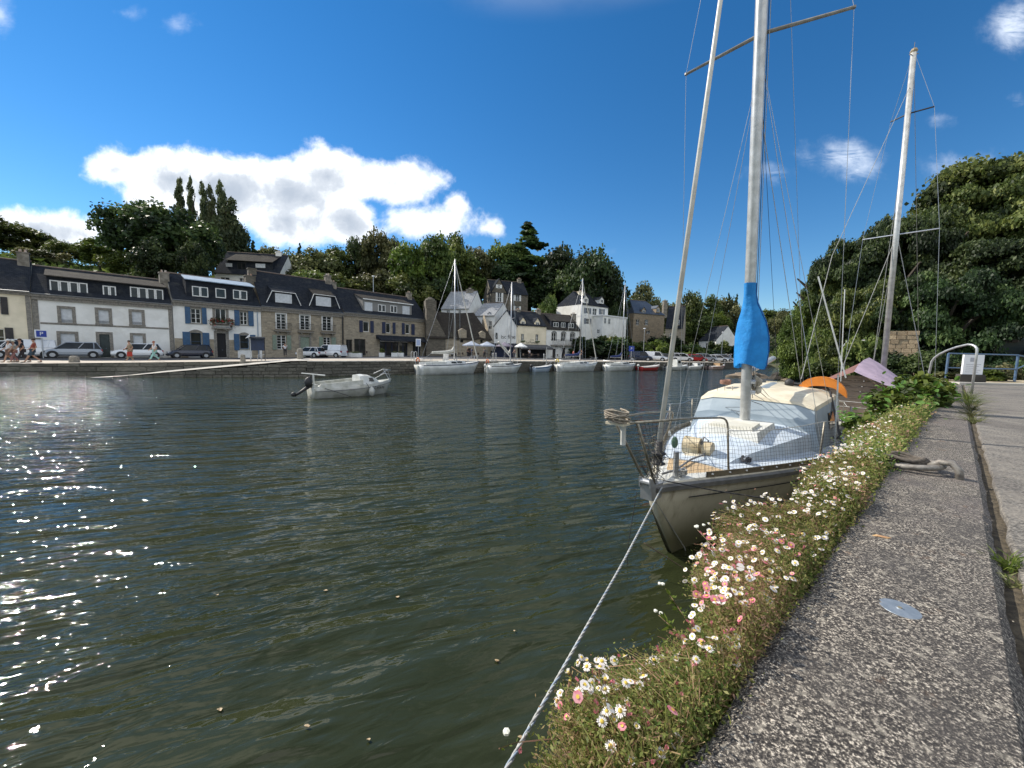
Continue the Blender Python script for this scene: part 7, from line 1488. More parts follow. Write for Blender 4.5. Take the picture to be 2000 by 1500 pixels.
# stanchions, lifelines, net
stn = []
for s_ in (-1, 1):
    pts = [P(1.3, s_*.42, 1.62)]
    for t in (3.4, 5.3, 7.2): ft_ = P(t, s_*(bw(t/L_)-.05), dz(t/L_)); tp = P(t+.02, s_*(bw(t/L_)-.03), dz(t/L_)+.64); rail([ft_, tp], 'stanchion', .013); mb = MB(); mb.lathe([(.045, 0), (.04, .03), (.02, .1)], 10, tuple(ft_)); mb.build('stanchion_base', off_white, boat); pts.append(tp)
    pts.append(P(8.5, s_*(bw(.96)-.05), 1.5)); 
    wl = []
    for i in range(len(pts)-1): wl += [lerp(pts[i], pts[i+1], k)-np.array([0, 0, .05*sin(pi*k)]) for k in (0, .25, .5, .75)]
    wl.append(pts[-1]); mb = MB(); mb.tube(wl, .006, 6); mb.build('lifeline', rope_m if s_ > 0 else wire, boat)
    rail([P(8.5, s_*(bw(.96)-.05), .9), P(8.5, s_*(bw(.96)-.05), 1.5), P(8.7, s_*.5, 1.52)], 'pushpit')
    # the net
    def edge_top(t):
        if t < 1.4: k = (t+.4)/1.8; return lerp(tip+B.s*s_*.13, P(1.4, s_*.4, 1.7), max(0, min(1, k)))
        return P(t, s_*lerp(.40, bw(3.4/L_)-.03, min(1, (t-1.4)/2.0)) if t < 3.4 else s_*(bw(t/L_)-.03), lerp(1.66, dz(t/L_)+.60, min(1, (t-1.4)/2.0))-.03*sin(pi*((t-1.4)/2.0 % 1)))
    def edge_bot(t): tt = max(t, .05); return P(tt, s_*max(.04, bw(tt/L_)-.02), dz(tt/L_)+.06)
    mb = MB(); ts = np.arange(-.38, 6.2, .062)
    for t in ts:
        a, b2 = edge_top(t), edge_bot(t); j = random.uniform(-.01, .01); mb.tube([a, lerp(a, b2, .5)+B.s*s_*(.02+j)+B.a*j, b2], .0019, 3, cap=False)
    nr = 11
    for k in range(1, nr): mb.tube([lerp(edge_top(t), edge_bot(t), k/nr)+B.s*s_*.02*sin(pi*k/nr)+np.array([0, 0, .004*sin(t*23+k)]) for t in ts[::2]], .0019, 3, cap=False)
    mb.build('safety_net', mat('net_twine', (.05, .05, .055)), boat)['kind'] = 'stuff'
# rope along rail (spiral tie), windlass, cleats, coil
for k in range(26): t = -.3+k*.13; c = edge_top(t) if False else None
wz = dz(.22)+.17; mb = MB(); mb.tube([P(1.95, -.34, wz), P(1.95, -.10, wz)], .14, 18); mb.tube([P(1.97, -.10, wz-.02), P(1.97, -.06, wz-.02)], .09, 14); mb.tube([P(1.97, -.06, wz-.02), P(1.97, .06, wz-.02)], .12, 18); mb.box(0, 0, 0, 0, 0, 0) if False else None
wd_ = mb.build('windlass', mat('aged_cream_enamel', (.55, .47, .32), (.38, .3, .17), .5, scale=7), boat, smooth=False)
block([P(1.8, -.3, dz(.2)), P(2.1, -.3, dz(.2)), P(2.1, .0, dz(.2)), P(1.8, .0, dz(.2)), P(1.84, -.28, wz-.08), P(2.06, -.28, wz-.08), P(2.06, -.02, wz-.08), P(1.84, -.02, wz-.08)], cream, 'windlass_base')
mb = MB(); mb.ball(P(1.95, -.5, wz), .09, 10, sc=(.6, .6, 1.1)); mb.build('windlass_cap', mat('green_cap', (.03, .08, .05)), boat)
mb = MB(); mb.tube([P(1.93, -.08, wz-.16), P(1.92, -.08, wz+.08), P(1.94, -.06, wz+.17), P(1.96, .0, wz+.12), P(1.85, -.02, wz-.08), P(1.4, -.05, dz(.15)+.07), P(.7, .02, dz(.08)+.06), P(.3, .02, 1.16)], .014, 8); mb.build('grey_hose', mat('grey_hose', (.2, .2, .2)), boat, smooth=True)
for t, s_ in ((.62, .12), (2.15, .47)):
    mb = MB(); z = dz(t/L_)+.03; c = P(t, s_, z); mb.tube([c-[0, 0, .02], c+[0, 0, .06]], .016, 6); mb.tube([c+B.a*.1+[0, 0, .075], c-B.a*.1+[0, 0, .075]], .013, 6); mb.build('cleat', steel, boat)
    mb = MB(); mb.tube([c+B.a*(.09*cos(a)*(1-.02*a))+B.s*(.06*sin(a))+np.array([0, 0, .02+.0035*a]) for a in np.linspace(0, 18, 60)], .011, 5); mb.build('rope_coil', rope_d if t > 1 else rope_m, boat)
mb = MB(); pp = [P(.55, .1, 1.2), P(.6, .12, 1.5), P(.5, .12, 1.45)]; mb.tube([P(.5, .1, 1.1), P(.48, .1, 1.42)], .035, 8); mb.build('anchor_stock', steel, boat)
for k in range(5): mb = MB(); z = dz(.7)+.12; a = P(5.2+.4*k, 1.2, .98); mb.tube([a+np.array([.1*sin(j*1.3+k), .1*cos(j*1.7), .05+.03*sin(j)]) for j in range(14)], .008, 5); mb.build('deck_rope', (rope_m, rope_d)[k % 2], boat)
c = P(5.1, -.7, 1.98); mb = MB(); mb.tube([c+B.a*(.14*cos(a))+B.s*(.09*sin(a))+np.array([0, 0, .004*a]) for a in np.linspace(0, 20, 50)], .018, 6); mb.build('brown_rope_coil', mat('rust_rope', (.25, .13, .09)), boat)
# gangway strap from cabin to deck
mb = MB(); mb.hexa([P(5.9, 1.0, 1.93), P(6.0, 1.0, 1.93), P(6.0, 1.03, 1.93), P(5.9, 1.03, 1.93), P(5.2, 1.3, 1.0), P(5.3, 1.3, 1.0), P(5.3, 1.33, 1.0), P(5.2, 1.33, 1.0)]); mb.build('boarding_ladder', trim_b, boat)
mb = MB(); mb.tube([P(6.2, .3, 2.0), P(6.6, .9, 1.96), P(7.1, 1.0, 1.7)], [.05, .03, .02], 6); mb.ball(P(6.1, .3, 2.03), .1, 7); mb.build('black_strap', trim_b, boat, smooth=True)
# ropes
def rope(pts, r, m, label, n='mooring_rope', sag=0):
    mb = MB(); mb.tube(pts, r, 8); o = mb.build(n, m, None, smooth=True, loc=tuple(pts[0])); o.location = (0, 0, 0)
    return o
def add_rope(pts, r, m, label, tw=True):
    pts = [np.array(p, float) for p in pts]; N = 40; out = []
    t = thing('mooring_rope', pts[0], label, 'rope')
    L = [0]
    for i in range(len(pts)-1): L.append(L[-1]+np.linalg.norm(pts[i+1]-pts[i]))
    for k in range(N+1):
        s = L[-1]*k/N; i = min(max(j for j in range(len(L)) if L[j] <= s+1e-9), len(pts)-2); q = (s-L[i])/(L[i+1]-L[i]); out.append(lerp(pts[i], pts[i+1], q))
    for st in range(3 if tw else 1):
        mb = MB(); o2 = []
        M_ = int(L[-1]/.012) if tw else N
        for k in range(M_+1):
            f = k/M_*N; i = min(int(f), N-1); c = lerp(out[i], out[i+1], f-i); a = k*.55+st*2*pi/3; off = np.array([cos(a), 0, sin(a)])*r*.5 if tw else 0; o2.append(c+off)
        mb.tube(o2, r*.55 if tw else r, 5); mb.build('strand', m if st != 1 or not tw else mat('blue_strand', (.2, .27, .36), (.35, .38, .4), .9, scale=40), t, smooth=True)
bw0 = P(.12, .1, 1.06)
add_rope([bw0, lerp(bw0, np.array([.03, 1.35, 1.0]), .5)-[0, 0, .04], (.03, 1.35, 1.0), (-.6, .28, 1.08)], .0095, rope_m, 'thick pale blue-white mooring rope running from the bow to the lower frame edge')
add_rope([P(0, .03, .98), P(.9, .12, .05), P(.98, .14, -.1)], .008, rope_m, 'short whitish rope hanging from the stem into the water', False)
add_rope([P(.18, .08, 1.12), P(.6, .55, 1.02), nq(5.4, -.4, .98), nq(5.9, -.28, 1.0)], .007, rope_d, 'black rope from the bow back to the quay wall', False)
add_rope([P(-.1, -.1, 1.0), P(-.05, -.2, .3), P(0, -.22, -.1)], .004, rope_d, 'thin dark line hanging from the pulpit on the water side', False)
add_rope([P(.05, -.05, .35), P(.3, .5, .06), P(.6, 1.0, -.05)], .006, mat('brown_twig', (.08, .055, .035)), 'brown weedy line trailing in the water under the bow', False)

# ================================================================== SECOND BOAT with hut and tarp
o2 = nq(21.4, -1.75, 0); B2 = BF(o2, radians(45)+pi-.05); P2 = B2.P
B2.a = -ND.copy(); B2.s = -NN.copy()
b2 = thing('houseboat', (o2[0], o2[1], 0), 'second sailboat with plank hut under a faded mauve tarpaulin moored beyond the first', 'sailboat')
h, dk_, bw2, dz2 = hull(B2, 8.3, 2.6, 1.15, .95); h.build('hull', gel_dirty, b2, smooth=True); dk_.build('deck', off_white, b2)
plank = mat('hut_plank', (.33, .25, .18), (.22, .165, .12), .8, scale=3, aniso=(1, 1, 8), bump=.005); trimw = mat('red_brown_trim', (.26, .09, .045), (.2, .07, .035), .6, scale=6)
t0_, t1_ = 6.0, 7.7
def hutP(u, s_, z): return P2(u, s_, z)
z = 1.0
gl = t1_
k = 0
while z < 2.15:
    wmax = .58 if z < 1.9 else .58*(1-(z-1.9)/.35)
    if wmax > .08: mb = MB(); mb.hexa([P2(gl, -wmax, z), P2(gl-.03, -wmax, z), P2(gl-.03, wmax, z), P2(gl, wmax, z), P2(gl, -wmax, z+.135), P2(gl-.03, -wmax, z+.135), P2(gl-.03, wmax, z+.135), P2(gl, wmax, z+.135)]); mb.build('plank', plank, b2)
    z += .145
for s_ in (-1, 1):
    mb = MB(); mb.hexa([P2(gl+.02, s_*.58, .98), P2(t0_, s_*.58, .98), P2(t0_, s_*.63, .98), P2(gl+.02, s_*.63, .98), P2(gl+.02, s_*.58, 1.95), P2(t0_, s_*.58, 1.95), P2(t0_, s_*.63, 1.95), P2(gl+.02, s_*.63, 1.95)]); mb.build('side_wall', plank, b2)
    mb = MB(); mb.hexa([P2(gl+.05, s_*.6, .98), P2(gl-.05, s_*.6, .98), P2(gl-.05, s_*.68, .98), P2(gl+.05, s_*.68, .98), P2(gl+.05, s_*.6, 1.95), P2(gl-.05, s_*.6, 1.95), P2(gl-.05, s_*.68, 1.95), P2(gl+.05, s_*.68, 1.95)]); mb.build('corner_post', trimw, b2)
tarp = mat('mauve_tarpaulin', (.5, .38, .46), (.38, .29, .36), .75, scale=3, bump=.02, bscale=4); rustt = mat('rust_roofing', (.2, .09, .07), (.14, .07, .06), .8, scale=5)
mb = MB(); rows = []
for u, ap, w_, dr in ((8.0, 2.28, .95, 1.72), (7.4, 2.42, 1.1, 1.74), (6.6, 2.55, 1.25, 1.66), (5.6, 2.62, 1.3, 1.55), (4.6, 2.5, 1.15, 1.5), (3.6, 2.15, .8, 1.5), (3.0, 1.85, .4, 1.55)):
    rows.append([P2(u, s_*w_, lerp(ap, dr, abs(s_)**1.15)+.03*sin(u*7+s_*5)) for s_ in np.linspace(-1, 0, 6)])
mb.grid(rows); mb.build('tarpaulin', tarp, b2, smooth=True)
mb = MB(); rows = []
for u, ap, w_, dr in ((8.05, 2.25, .95, 1.74), (7.4, 2.4, 1.05, 1.74), (6.6, 2.53, 1.2, 1.7), (5.6, 2.6, 1.25, 1.6)):
    rows.append([P2(u, s_*w_, lerp(ap, dr, abs(s_))) for s_ in np.linspace(0, 1, 6)])
mb.grid(rows); mb.build('hut_roof', rustt, b2)
# stern deck clutter
mb = MB(); mb.hexa([P2(7.9, -.95, .98), P2(7.4, -.95, .98), P2(7.4, -.65, .98), P2(7.9, -.65, .98), P2(7.9, -.95, 1.3), P2(7.4, -.95, 1.3), P2(7.4, -.65, 1.3), P2(7.9, -.65, 1.3)]); mb.build('orange_crate', mat('orange_crate', (.65, .33, .09)), b2)
a0, a1 = atY(1728, 692, 12.0), atY(1785, 100, 12.0); a0 = a0-(a1-a0)/np.linalg.norm(a1-a0)*1.2
mb = MB(); mb.tube([a0, a1], [.075, .07], 12); m2 = mb.build('mast', mast.data.materials[0], b2, smooth=True)
mb = MB(); mb.ball(a1, .09, 8); mb.tube([a1, a1+[0, 0, .25]], .008, 4); mb.tube([a1-[.12, 0, .1], a1+[.14, 0, -.06]], .012, 5); mb.build('masthead', mat('masthead_fitting', (.3, .24, .15)), m2)
def ang(px, py, D): return atY(px, py, D)
usp = [ang(1740, 238, 12.5), ang(1825, 208, 11.6)]; um = ang(1774, 222, 12)
lsp = [ang(1685, 468, 12.8), ang(1835, 446, 11.3)]; lm = ang(1752, 458, 12)
for pts_, c in ((usp, um), (lsp, lm)):
    for q in pts_: mb = MB(); mb.tube([c, q], .022 if c is um else .018, 6); mb.build('spreader', trim_b if c is um else alu, m2)
hz2 = ang(1779, 165, 12)
def w2(pts, r=.006, m=None): mb = MB(); mb.tube(pts, r, 4); mb.build('shroud', m or wire, b2)
w2([a1, usp[0], lsp[0], ang(1645, 745, 12.6)]); w2([a1, usp[1], lsp[1], ang(1826, 735, 11.2)]); w2([um, ang(1700, 745, 12.5)], .009, rope_m); w2([lm, ang(1640, 730, 12.2)], .01, rope_m); w2([lm, ang(1806, 735, 11.5)], .012, rope_m)
w2([hz2, ang(1625, 500, 10.5), ang(1565, 740, 9.2)], .008, rope_m); w2([ang(1598, 540, 9.5), ang(1652, 738, 9.2)], .022, gel); w2([ang(1650, 565, 9), ang(1642, 745, 9)], .012, gel); w2([a1, ang(1795, 740, 16.5)], .006); w2([lm, ang(1700, 740, 12.5)], .008, rope_m)
p_ = [P2(1.0, .7, 1.1), P2(.9, .6, 1.75), P2(0, 0, 1.8), P2(.9, -.6, 1.75), P2(1.0, -.7, 1.1)]; mb = MB(); mb.tube(p_, .02, 6); mb.build('pulpit', gel, b2)

# ================================================================== DAISIES AND OTHER PLANTS ALONG THE QUAY
ym = leafmat('daisy_foliage', (.08, .14, .025), (.27, .29, .08), (.5, .3, .2), .45)
petal_w = mat('daisy_petal', (.82, .8, .76), (.74, .68, .66), .6, scale=90, trans=.25); petal_p = mat('pink_petal', (.6, .12, .18), (.7, .35, .38), .6, scale=60, trans=.25); disc_y = mat('daisy_centre', (.6, .42, .06), (.5, .36, .05), .7)
stem_m = mat('flower_stem', (.16, .13, .06), (.2, .09, .06), .7, scale=30)
def flower_mesh(kind, seed):
    r = random.Random(seed); mb = MB(); R = .0104; n = 15
    for k in range(n):
        a = 2*pi*k/n+r.uniform(-.06, .06); w = .16; L = R*r.uniform(.9, 1.08); up = {'open': .0, 'cup': .9, 'pink': 1.9}[kind]; z = lambda q: up*q*.6
        ca, sa = cos(a), sin(a); rr = 1/(1+up*.5)
        p = [(cos(a-w*1.2)*R*.28, sin(a-w*1.2)*R*.28, .001), (cos(a-w)*L*.8*rr, sin(a-w)*L*.8*rr, z(L*.8)), (ca*L*rr, sa*L*rr, z(L)), (cos(a+w)*L*.8*rr, sin(a+w)*L*.8*rr, z(L*.8)), (cos(a+w*1.2)*R*.28, sin(a+w*1.2)*R*.28, .001)]
        mb.add(p, [(0, 1, 2, 3, 4)], 0)
    mb.m = 1
    if kind != 'pink': mb.lathe([(R*.38, -.001), (R*.38, .0012), (R*.25, .0028), (.0001, .0034)], 9)
    mb.m = 2; mb.lathe([(.0012, -.012), (R*.3, -.004), (R*.34, -.0008)], 6); mb.tube([(0, 0, -.012), (.003, .002, -.035), (.002, .006, -.07)], .0007, 3)
    return mb.mesh('flower', [petal_p if kind == 'pink' else petal_w, disc_y, stem_m])
FMS = [flower_mesh('open', 1), flower_mesh('open', 2), flower_mesh('cup', 3)]; FMP = flower_mesh('pink', 4)
FF = [(-.2, .12), (.4, .17), (.7, .235), (1.1, .30), (1.6, .36), (2.2, .34), (3.0, .3), (4.2, .3), (5.5, .34), (7.0, .3), (9.0, .3), (12, .25)]
def prof_(t): return np.interp(t, [a for a, _ in FF], [b for _, b in FF])
def clump_point(r, t, n):
    """points in the cushion that spills over the quay edge; returns offset along NN, z and how outward they are"""
    w = prof_(t)*(.82+.25*np.sin(t*4.1)+.16*np.sin(t*9.7+1)); a = r.uniform(-.35, pi*.93, n); q = r.uniform(0, 1, n)**.33
    hgt = .085+.04*np.sin(t*5.3+.7)+.03*np.sin(t*13)
    s = E0-.02-w*.42-np.cos(pi-a)*w*.55*q*-1; s = E0-.015-w*.5+np.cos(a)*w*.58*q
    z = np.where(np.sin(a) > 0, np.sin(a)**.7*hgt*(.75+.5*r.uniform(0, 1, n)**3), np.sin(a)*.2)*q-.03-(np.clip((E0-.02-s)/w, 0, 1.3))*.07
    return s, z, q
ts_ = [-.15, .55, 1.0, 1.6, 2.4, 3.5, 4.9, 6.9, 9.2, 11.8]
dens = [4200, 5200, 6200, 6200, 5600, 5200, 4600, 3400, 2600]
labs = ['nearest clump of daisies with pink and white flowers at the bottom frame edge', 'daisy clump with many open white flowers beside the near coping', 'daisy clump with pink buds leaning over the water by the mooring rope', 'reddish-stemmed daisy clump in front of the hull', 'daisy clump beside the toe rail of the near sailboat', 'daisy clump just before the mooring ring', 'yellowish daisy clump beyond the mooring ring', 'daisy clump at the foot of the leafy green plant', 'farthest daisy clump beyond the leafy plant']
def tri_mesh(name, V, n, tint, m):
    me = bpy.data.meshes.new(name); N = len(V)//n; me.vertices.add(len(V)); me.vertices.foreach_set('co', V.astype(np.float32).ravel()); me.loops.add(len(V)); me.loops.foreach_set('vertex_index', np.arange(len(V), dtype=np.int32)); me.polygons.add(N)
    me.polygons.foreach_set('loop_start', np.arange(0, N*n, n, dtype=np.int32)); me.polygons.foreach_set('loop_total', np.full(N, n, dtype=np.int32)); me.update(calc_edges=True)
    at = me.attributes.new('tint', 'FLOAT', 'FACE'); at.data.foreach_set('value', np.clip(tint, 0, 1).astype(np.float32)); me.materials.append(m); return me
nfl = 0; extra = []
for ci in range(len(ts_)-1):
    r = np.random.default_rng(100+ci); t0, t1 = ts_[ci], ts_[ci+1]; n = dens[ci]; far = max(1.0, (t0+t1)/2/1.3)**.75
    o0 = nq((t0+t1)/2, E0-.1, QZ-.1); cl_o = thing('daisy_clump', o0, labs[ci], 'daisies', 'daisy clumps along the quay edge')
    t = r.uniform(t0, t1, n); s, z, q = clump_point(r, t, n); z = z+QZ
    z = z+.022*np.sin(t*37+s*25)*np.sin(t*19-s*43)+np.where(r.uniform(0, 1, n) < .14, r.uniform(.015, .075, n), 0)
    Pq = np.outer(t, ND)+np.outer(s, NN); Pq[:, 2] = z
    root = np.outer(t+r.normal(0, .05, n), ND)+np.outer(np.full(n, E0-.01), NN); root[:, 2] = QZ-.06+r.normal(0, .03, n)
    V = []; tint = []
    # stems as narrow ribbons
    mid = (Pq+root)/2+r.normal(0, .018, (n, 3))+np.array([0, 0, .03]); wv = r.normal(0, 1, (n, 3)); wv /= np.linalg.norm(wv, axis=1)[:, None]; wd_ = .0010*far
    for a, b2 in ((root, mid), (mid, Pq)): V.append(np.stack([a-wv*wd_, a+wv*wd_, b2+wv*wd_*.8, b2-wv*wd_*.8], 1).reshape(-1, 3)); tint.append(r.uniform(.45, 1.0, n))
    # leaves along stems and at the surface
    K = 9
    for k in range(K):
        f = r.uniform(.25, 1.05, n)[:, None]; c = np.where(f < .5, root+(mid-root)*f*2, mid+(Pq-mid)*(f-.5)*2)+r.normal(0, .012*far, (n, 3)); a = r.normal(0, 1, (n, 3)); a[:, 2] = abs(a[:, 2]); a /= np.linalg.norm(a, axis=1)[:, None]; b_ = np.cross(a, r.normal(0, 1, (n, 3))); b_ /= np.linalg.norm(b_, axis=1)[:, None]
        L = (r.uniform(.006, .014, n)*far)[:, None]; V.append(np.stack([c-b_*L*.12, c+a*L*.55-b_*L*.22, c+a*L, c+a*L*.55+b_*L*.22], 1).reshape(-1, 3)); tint.append(r.uniform(0, 1, n)**1.4*.75+.4*np.clip(np.sin(t*6.1+s*11+1)*np.sin(t*2.3+2)+.1, 0, 1)+.25*np.sin(t*8)**2*(r.uniform(0, 1, n) < .4))
    # buds
    nb_ = n//5; i = r.integers(0, n, nb_); c = Pq[i]+r.normal(0, .012, (nb_, 3))+np.array([0, 0, .012]); L = .0022*far
    for ax in (np.array([1, 0, 0]), np.array([0, 1, 0])): V.append(np.stack([c-ax*L, c-[0, 0, L], c+ax*L, c+[0, 0, L]], 1).reshape(-1, 3)); tint.append(r.uniform(.5, 1, nb_))
    me = tri_mesh('foliage', np.concatenate(V)-np.array(ROOTLOC[cl_o.name]), 4, np.concatenate(tint), ym); fo = bpy.data.objects.new('foliage', me); COL.objects.link(fo); fo.parent = cl_o; fo['kind'] = 'stuff'
    # flowers
    nf = [12, 112, 76, 46, 32, 16, 4, 0, 0][ci]; ex = [10, 60, 110, 170, 230, 300, 380, 320, 320][ci]
    t = r.uniform(t0, t1, nf+ex); a = np.arccos(r.uniform(-.98, .95, nf+ex)); w = prof_(t)*(.82+.25*np.sin(t*4.1)+.16*np.sin(t*9.7+1)); hgt = .085+.04*np.sin(t*5.3+.7)+.03*np.sin(t*13)
    s = E0-.015-w*.5+np.cos(a)*w*.6; z = QZ+np.sin(a)**.7*hgt*1.12-.03-np.clip((E0-.02-s)/w, 0, 1.3)*.07+.022*np.sin(t*37+s*25)*np.sin(t*19-s*43)+r.uniform(0, 1, nf+ex)**2*.075
    off = np.array(ROOTLOC[cl_o.name])
    ev = []
    for k in range(nf+ex):
        p = ND*t[k]+NN*s[k]+np.array([0, 0, z[k]]); pink = r.uniform() < (.42 if t[k] < 1.7 else .08)
        if k < nf:
            o = bpy.data.objects.new('flower', FMP if pink else FMS[int(r.integers(0, 3))]); COL.objects.link(o); o.parent = cl_o; o.location = tuple(p-off)
            tl = -NN*.5*(np.cos(pi-a[k]))+np.array([-.25, -.2, .9])+r.normal(0, .38, 3); o.rotation_euler = Vector(tl).to_track_quat('Z', 'Y').to_euler(); sc = r.uniform(.8, 1.2)*(.75 if pink else 1); o.scale = (sc, sc, sc)
        else:
            R = r.uniform(.007, .0115); nv = Vector((-.25, -.2, .9))+Vector(r.normal(0, .4, 3)); M3 = nv.to_track_quat('Z', 'Y').to_matrix(); ev.append((p, R, M3, pink))
    if ev:
        mb = MB()
        for p, R, M3, pink in ev:
            n6 = 7; vs = [np.array(M3 @ Vector((R*cos(2*pi*j/n6), R*sin(2*pi*j/n6), .002)))+p for j in range(n6)]; mb.add(vs, [tuple(range(n6))], 2 if pink else 0)
            vs = [np.array(M3 @ Vector((R*.36*cos(2*pi*j/5), R*.36*sin(2*pi*j/5), .0035)))+p for j in range(5)]; mb.add(vs, [tuple(range(5))], 1)
        mb.build('small_flowers', [petal_w, disc_y, petal_p], cl_o)['kind'] = 'stuff'
# sprawling stems over the coping and down the wall
def sprig(pts, n, lab, col='bright_leaves', fl=2, leaf=.02):
    t = thing('wild_plant', pts[0], lab, 'weed'); mb = MB(); r = random.Random(len(lab))
    mb.tube(pts, .0016, 4); mb.build('stem', stem_m, t); V = []; tn = []
    P_ = [np.array(p, float) for p in pts]
    for k in range(n):
        f = r.uniform(.2, 1)*(len(P_)-1); i = min(int(f), len(P_)-2); c = lerp(P_[i], P_[i+1], f-i); a = np.array([r.gauss(0, 1), r.gauss(0, 1), r.gauss(.3, .6)]); a /= np.linalg.norm(a); b_ = np.cross(a, [r.gauss(0, 1), r.gauss(0, 1), r.gauss(0, 1)]); b_ /= np.linalg.norm(b_)+1e-9; L = leaf*r.uniform(.6, 1.3)
        V += [c, c+a*L*.5-b_*L*.16, c+a*L, c+a*L*.5+b_*L*.16]; tn.append(r.uniform(.4, 1))
    me = tri_mesh('foliage', np.array(V)-np.array(ROOTLOC[t.name]), 4, np.array(tn), LM['lime']); o = bpy.data.objects.new('foliage', me); COL.objects.link(o); o.parent = t
    for k in range(fl): mb = MB(); c = P_[-1]+np.array([r.gauss(0, .015), r.gauss(0, .015), r.uniform(0, .02)]); mb.ball(c, .009, 6, sc=(1, 1, .6)); mb.build('bloom', mat('cream_bloom', (.7, .7, .6)), t)
q0 = nq(1.35, E0-.12, 1.72)
sprig([q0, onz(1400, 1075, 1.75), onz(1358, 1030, 1.78)], 26, 'white-headed wild stalk rising in front of the dirty hull', fl=5)
sprig([q0-[0, 0, .05], onz(1340, 1210, 1.62), onz(1300, 1150, 1.66)], 40, 'green sprig with yellow buds leaning over the water', leaf=.03)
sprig([q0-[0, 0, .06], onz(1350, 1260, 1.6), onz(1285, 1200, 1.58)], 44, 'lower green sprig with narrow leaves over the water', leaf=.035)
sprig([nq(.7, E0-.15, 1.75), onz(1010, 1450, 1.72), onz(975, 1462, 1.76)], 8, 'lone daisy stalk at the bottom edge left of the rope', fl=1)
# weeds in the pavement gap
def tuft(t, s, h, n, lab, m, seed):
    r = np.random.default_rng(seed); c = nq(t, s, QZ-.05); o = thing('grass_tuft', c, lab, 'weed'); V = []; 
    for k in range(n):
        b_ = c+r.normal(0, .018, 3)*[1, 1, .1]; d = np.array([r.normal(0, .5), r.normal(0, .5), r.uniform(.5, 1.1)]); d = d/np.linalg.norm(d)*h*r.uniform(.5, 1.2); w = np.cross(d, r.normal(0, 1, 3)); w = w/np.linalg.norm(w)*.0022
        m_ = b_+d*.6; e = b_+d+np.array([d[0]*.3, d[1]*.3, -h*.15]); V += [b_-w, b_+w, m_+w, m_-w, m_-w, m_+w, e+w*.2, e-w*.2]
    me = tri_mesh('foliage', np.array(V)-c, 4, r.uniform(.3, 1, len(V)//4), m); f = bpy.data.objects.new('foliage', me); COL.objects.link(f); f.parent = o
tuft(2.35, .205, .1, 90, 'green grass tuft growing in the paving gap', LM['lime'], 1); tuft(2.2, .21, .06, 40, 'small dry tuft just before the green one in the gap', LM['olive'], 2)
for k, (tt, h) in enumerate(((7.6, .16), (8.4, .22), (9.4, .25), (10.6, .3), (12.0, .35))): tuft(tt, .2, h, 110, ['pale dry grass at the far end of the gap', 'second pale dry tuft in the far gap', 'yellowish tuft before the ladder rail', 'yellow-green tuft left of the ladder rail foot', 'tall dry grass beside the ladder rail'][k], LM['olive'] if k < 3 else LM['lime'], 5+k)
# leafy green plant over the wall
lf = MB(); lf.add([(0, 0, 0), (.35, -.28, .06), (.8, -.2, .03), (1, 0, -.06), (.8, .2, .03), (.35, .28, .06), (.5, 0, -.03)], [(0, 1, 6), (1, 2, 6), (2, 3, 6), (3, 4, 6), (4, 5, 6), (5, 0, 6)]); 
leaf_obj_m = mat('broad_leaf', (.09, .2, .025), (.15, .28, .05), .45, scale=3, rnd=.35, trans=.3); LEAF = lf.mesh('leaf', leaf_obj_m)
def leafy(t, s, z, rad, n, lab, seed, leaf=.085):
    r = np.random.default_rng(seed); c = nq(t, s, z); o = thing('leafy_plant', c, lab, 'plant')
    mb = MB(); tips_ = []
    for k in range(9): a = r.uniform(0, 2*pi); e = c+np.array([cos(a)*rad*.8, sin(a)*rad*.8, r.uniform(.05, .45)*rad*1.6]); mb.tube([c+[0, 0, -.2], (c+e)/2+[0, 0, .08], e], .008, 4); tips_.append(e)
    mb.build('stem', mat('green_stem', (.08, .1, .03)), o)
    for k in range(n):
        e = tips_[int(r.integers(0, 9))]; p = c+(e-c)*r.uniform(.35, 1.15)+r.normal(0, rad*.2, 3); l = bpy.data.objects.new('leaf', LEAF); COL.objects.link(l); l.parent = o; l.location = tuple(p-c); l.rotation_euler = (r.normal(0, .6), r.normal(.1, .5), r.uniform(0, 6.28)); sc = leaf*r.uniform(.6, 1.3); l.scale = (sc, sc, sc)
    bm_ = bpy.data.objects.new('foliage', crown('bush', 'lime', seed % 3, 1600, .2)); COL.objects.link(bm_); bm_.parent = o; bm_.location = (0, 0, -.18); bm_.scale = (rad*1.05, rad*1.05, rad*1.5); bm_['kind'] = 'stuff'
leafy(6.3, -.62, 1.72, .28, 120, 'dark leafy plant nearest on the quay edge before the hut', 1); leafy(7.6, -.5, 1.84, .36, 130, 'bright broad-leaved plant in the middle of the green bank on the quay', 2); leafy(9.3, -.42, 1.9, .42, 150, 'broad-leaved plant spreading over the coping near the ladder rail', 3, .1)
leafy(11.2, -.42, 1.9, .46, 130, 'farthest broad-leaved plant touching the ladder rail', 4, .11)
# ------------------------------------------------ things lying on the quay
c = onz(1757, 1192, QZ); t = thing('survey_disc', c, 'small flat blue-grey metal disc fixed on the near coping stone', 'metal disc')
gm = mat('galvanised_disc', (.3, .34, .38), (.24, .28, .32), .45, .5, scale=60)
mb = MB(); mb.lathe([(.0465, .0015), (.0475, .004), (.046, .0065), (.009, .0072), (.008, .009), (.001, .0085)], 32, tuple(c)); mb.build('disc', gm, t)
mb = MB(); mb.lathe([(.0055, .0088), (.0055, .0105), (.001, .0108)], 6, tuple(c)); mb.build('bolt', mat('brass_bolt', (.35, .3, .2), None, .5, .6), t)
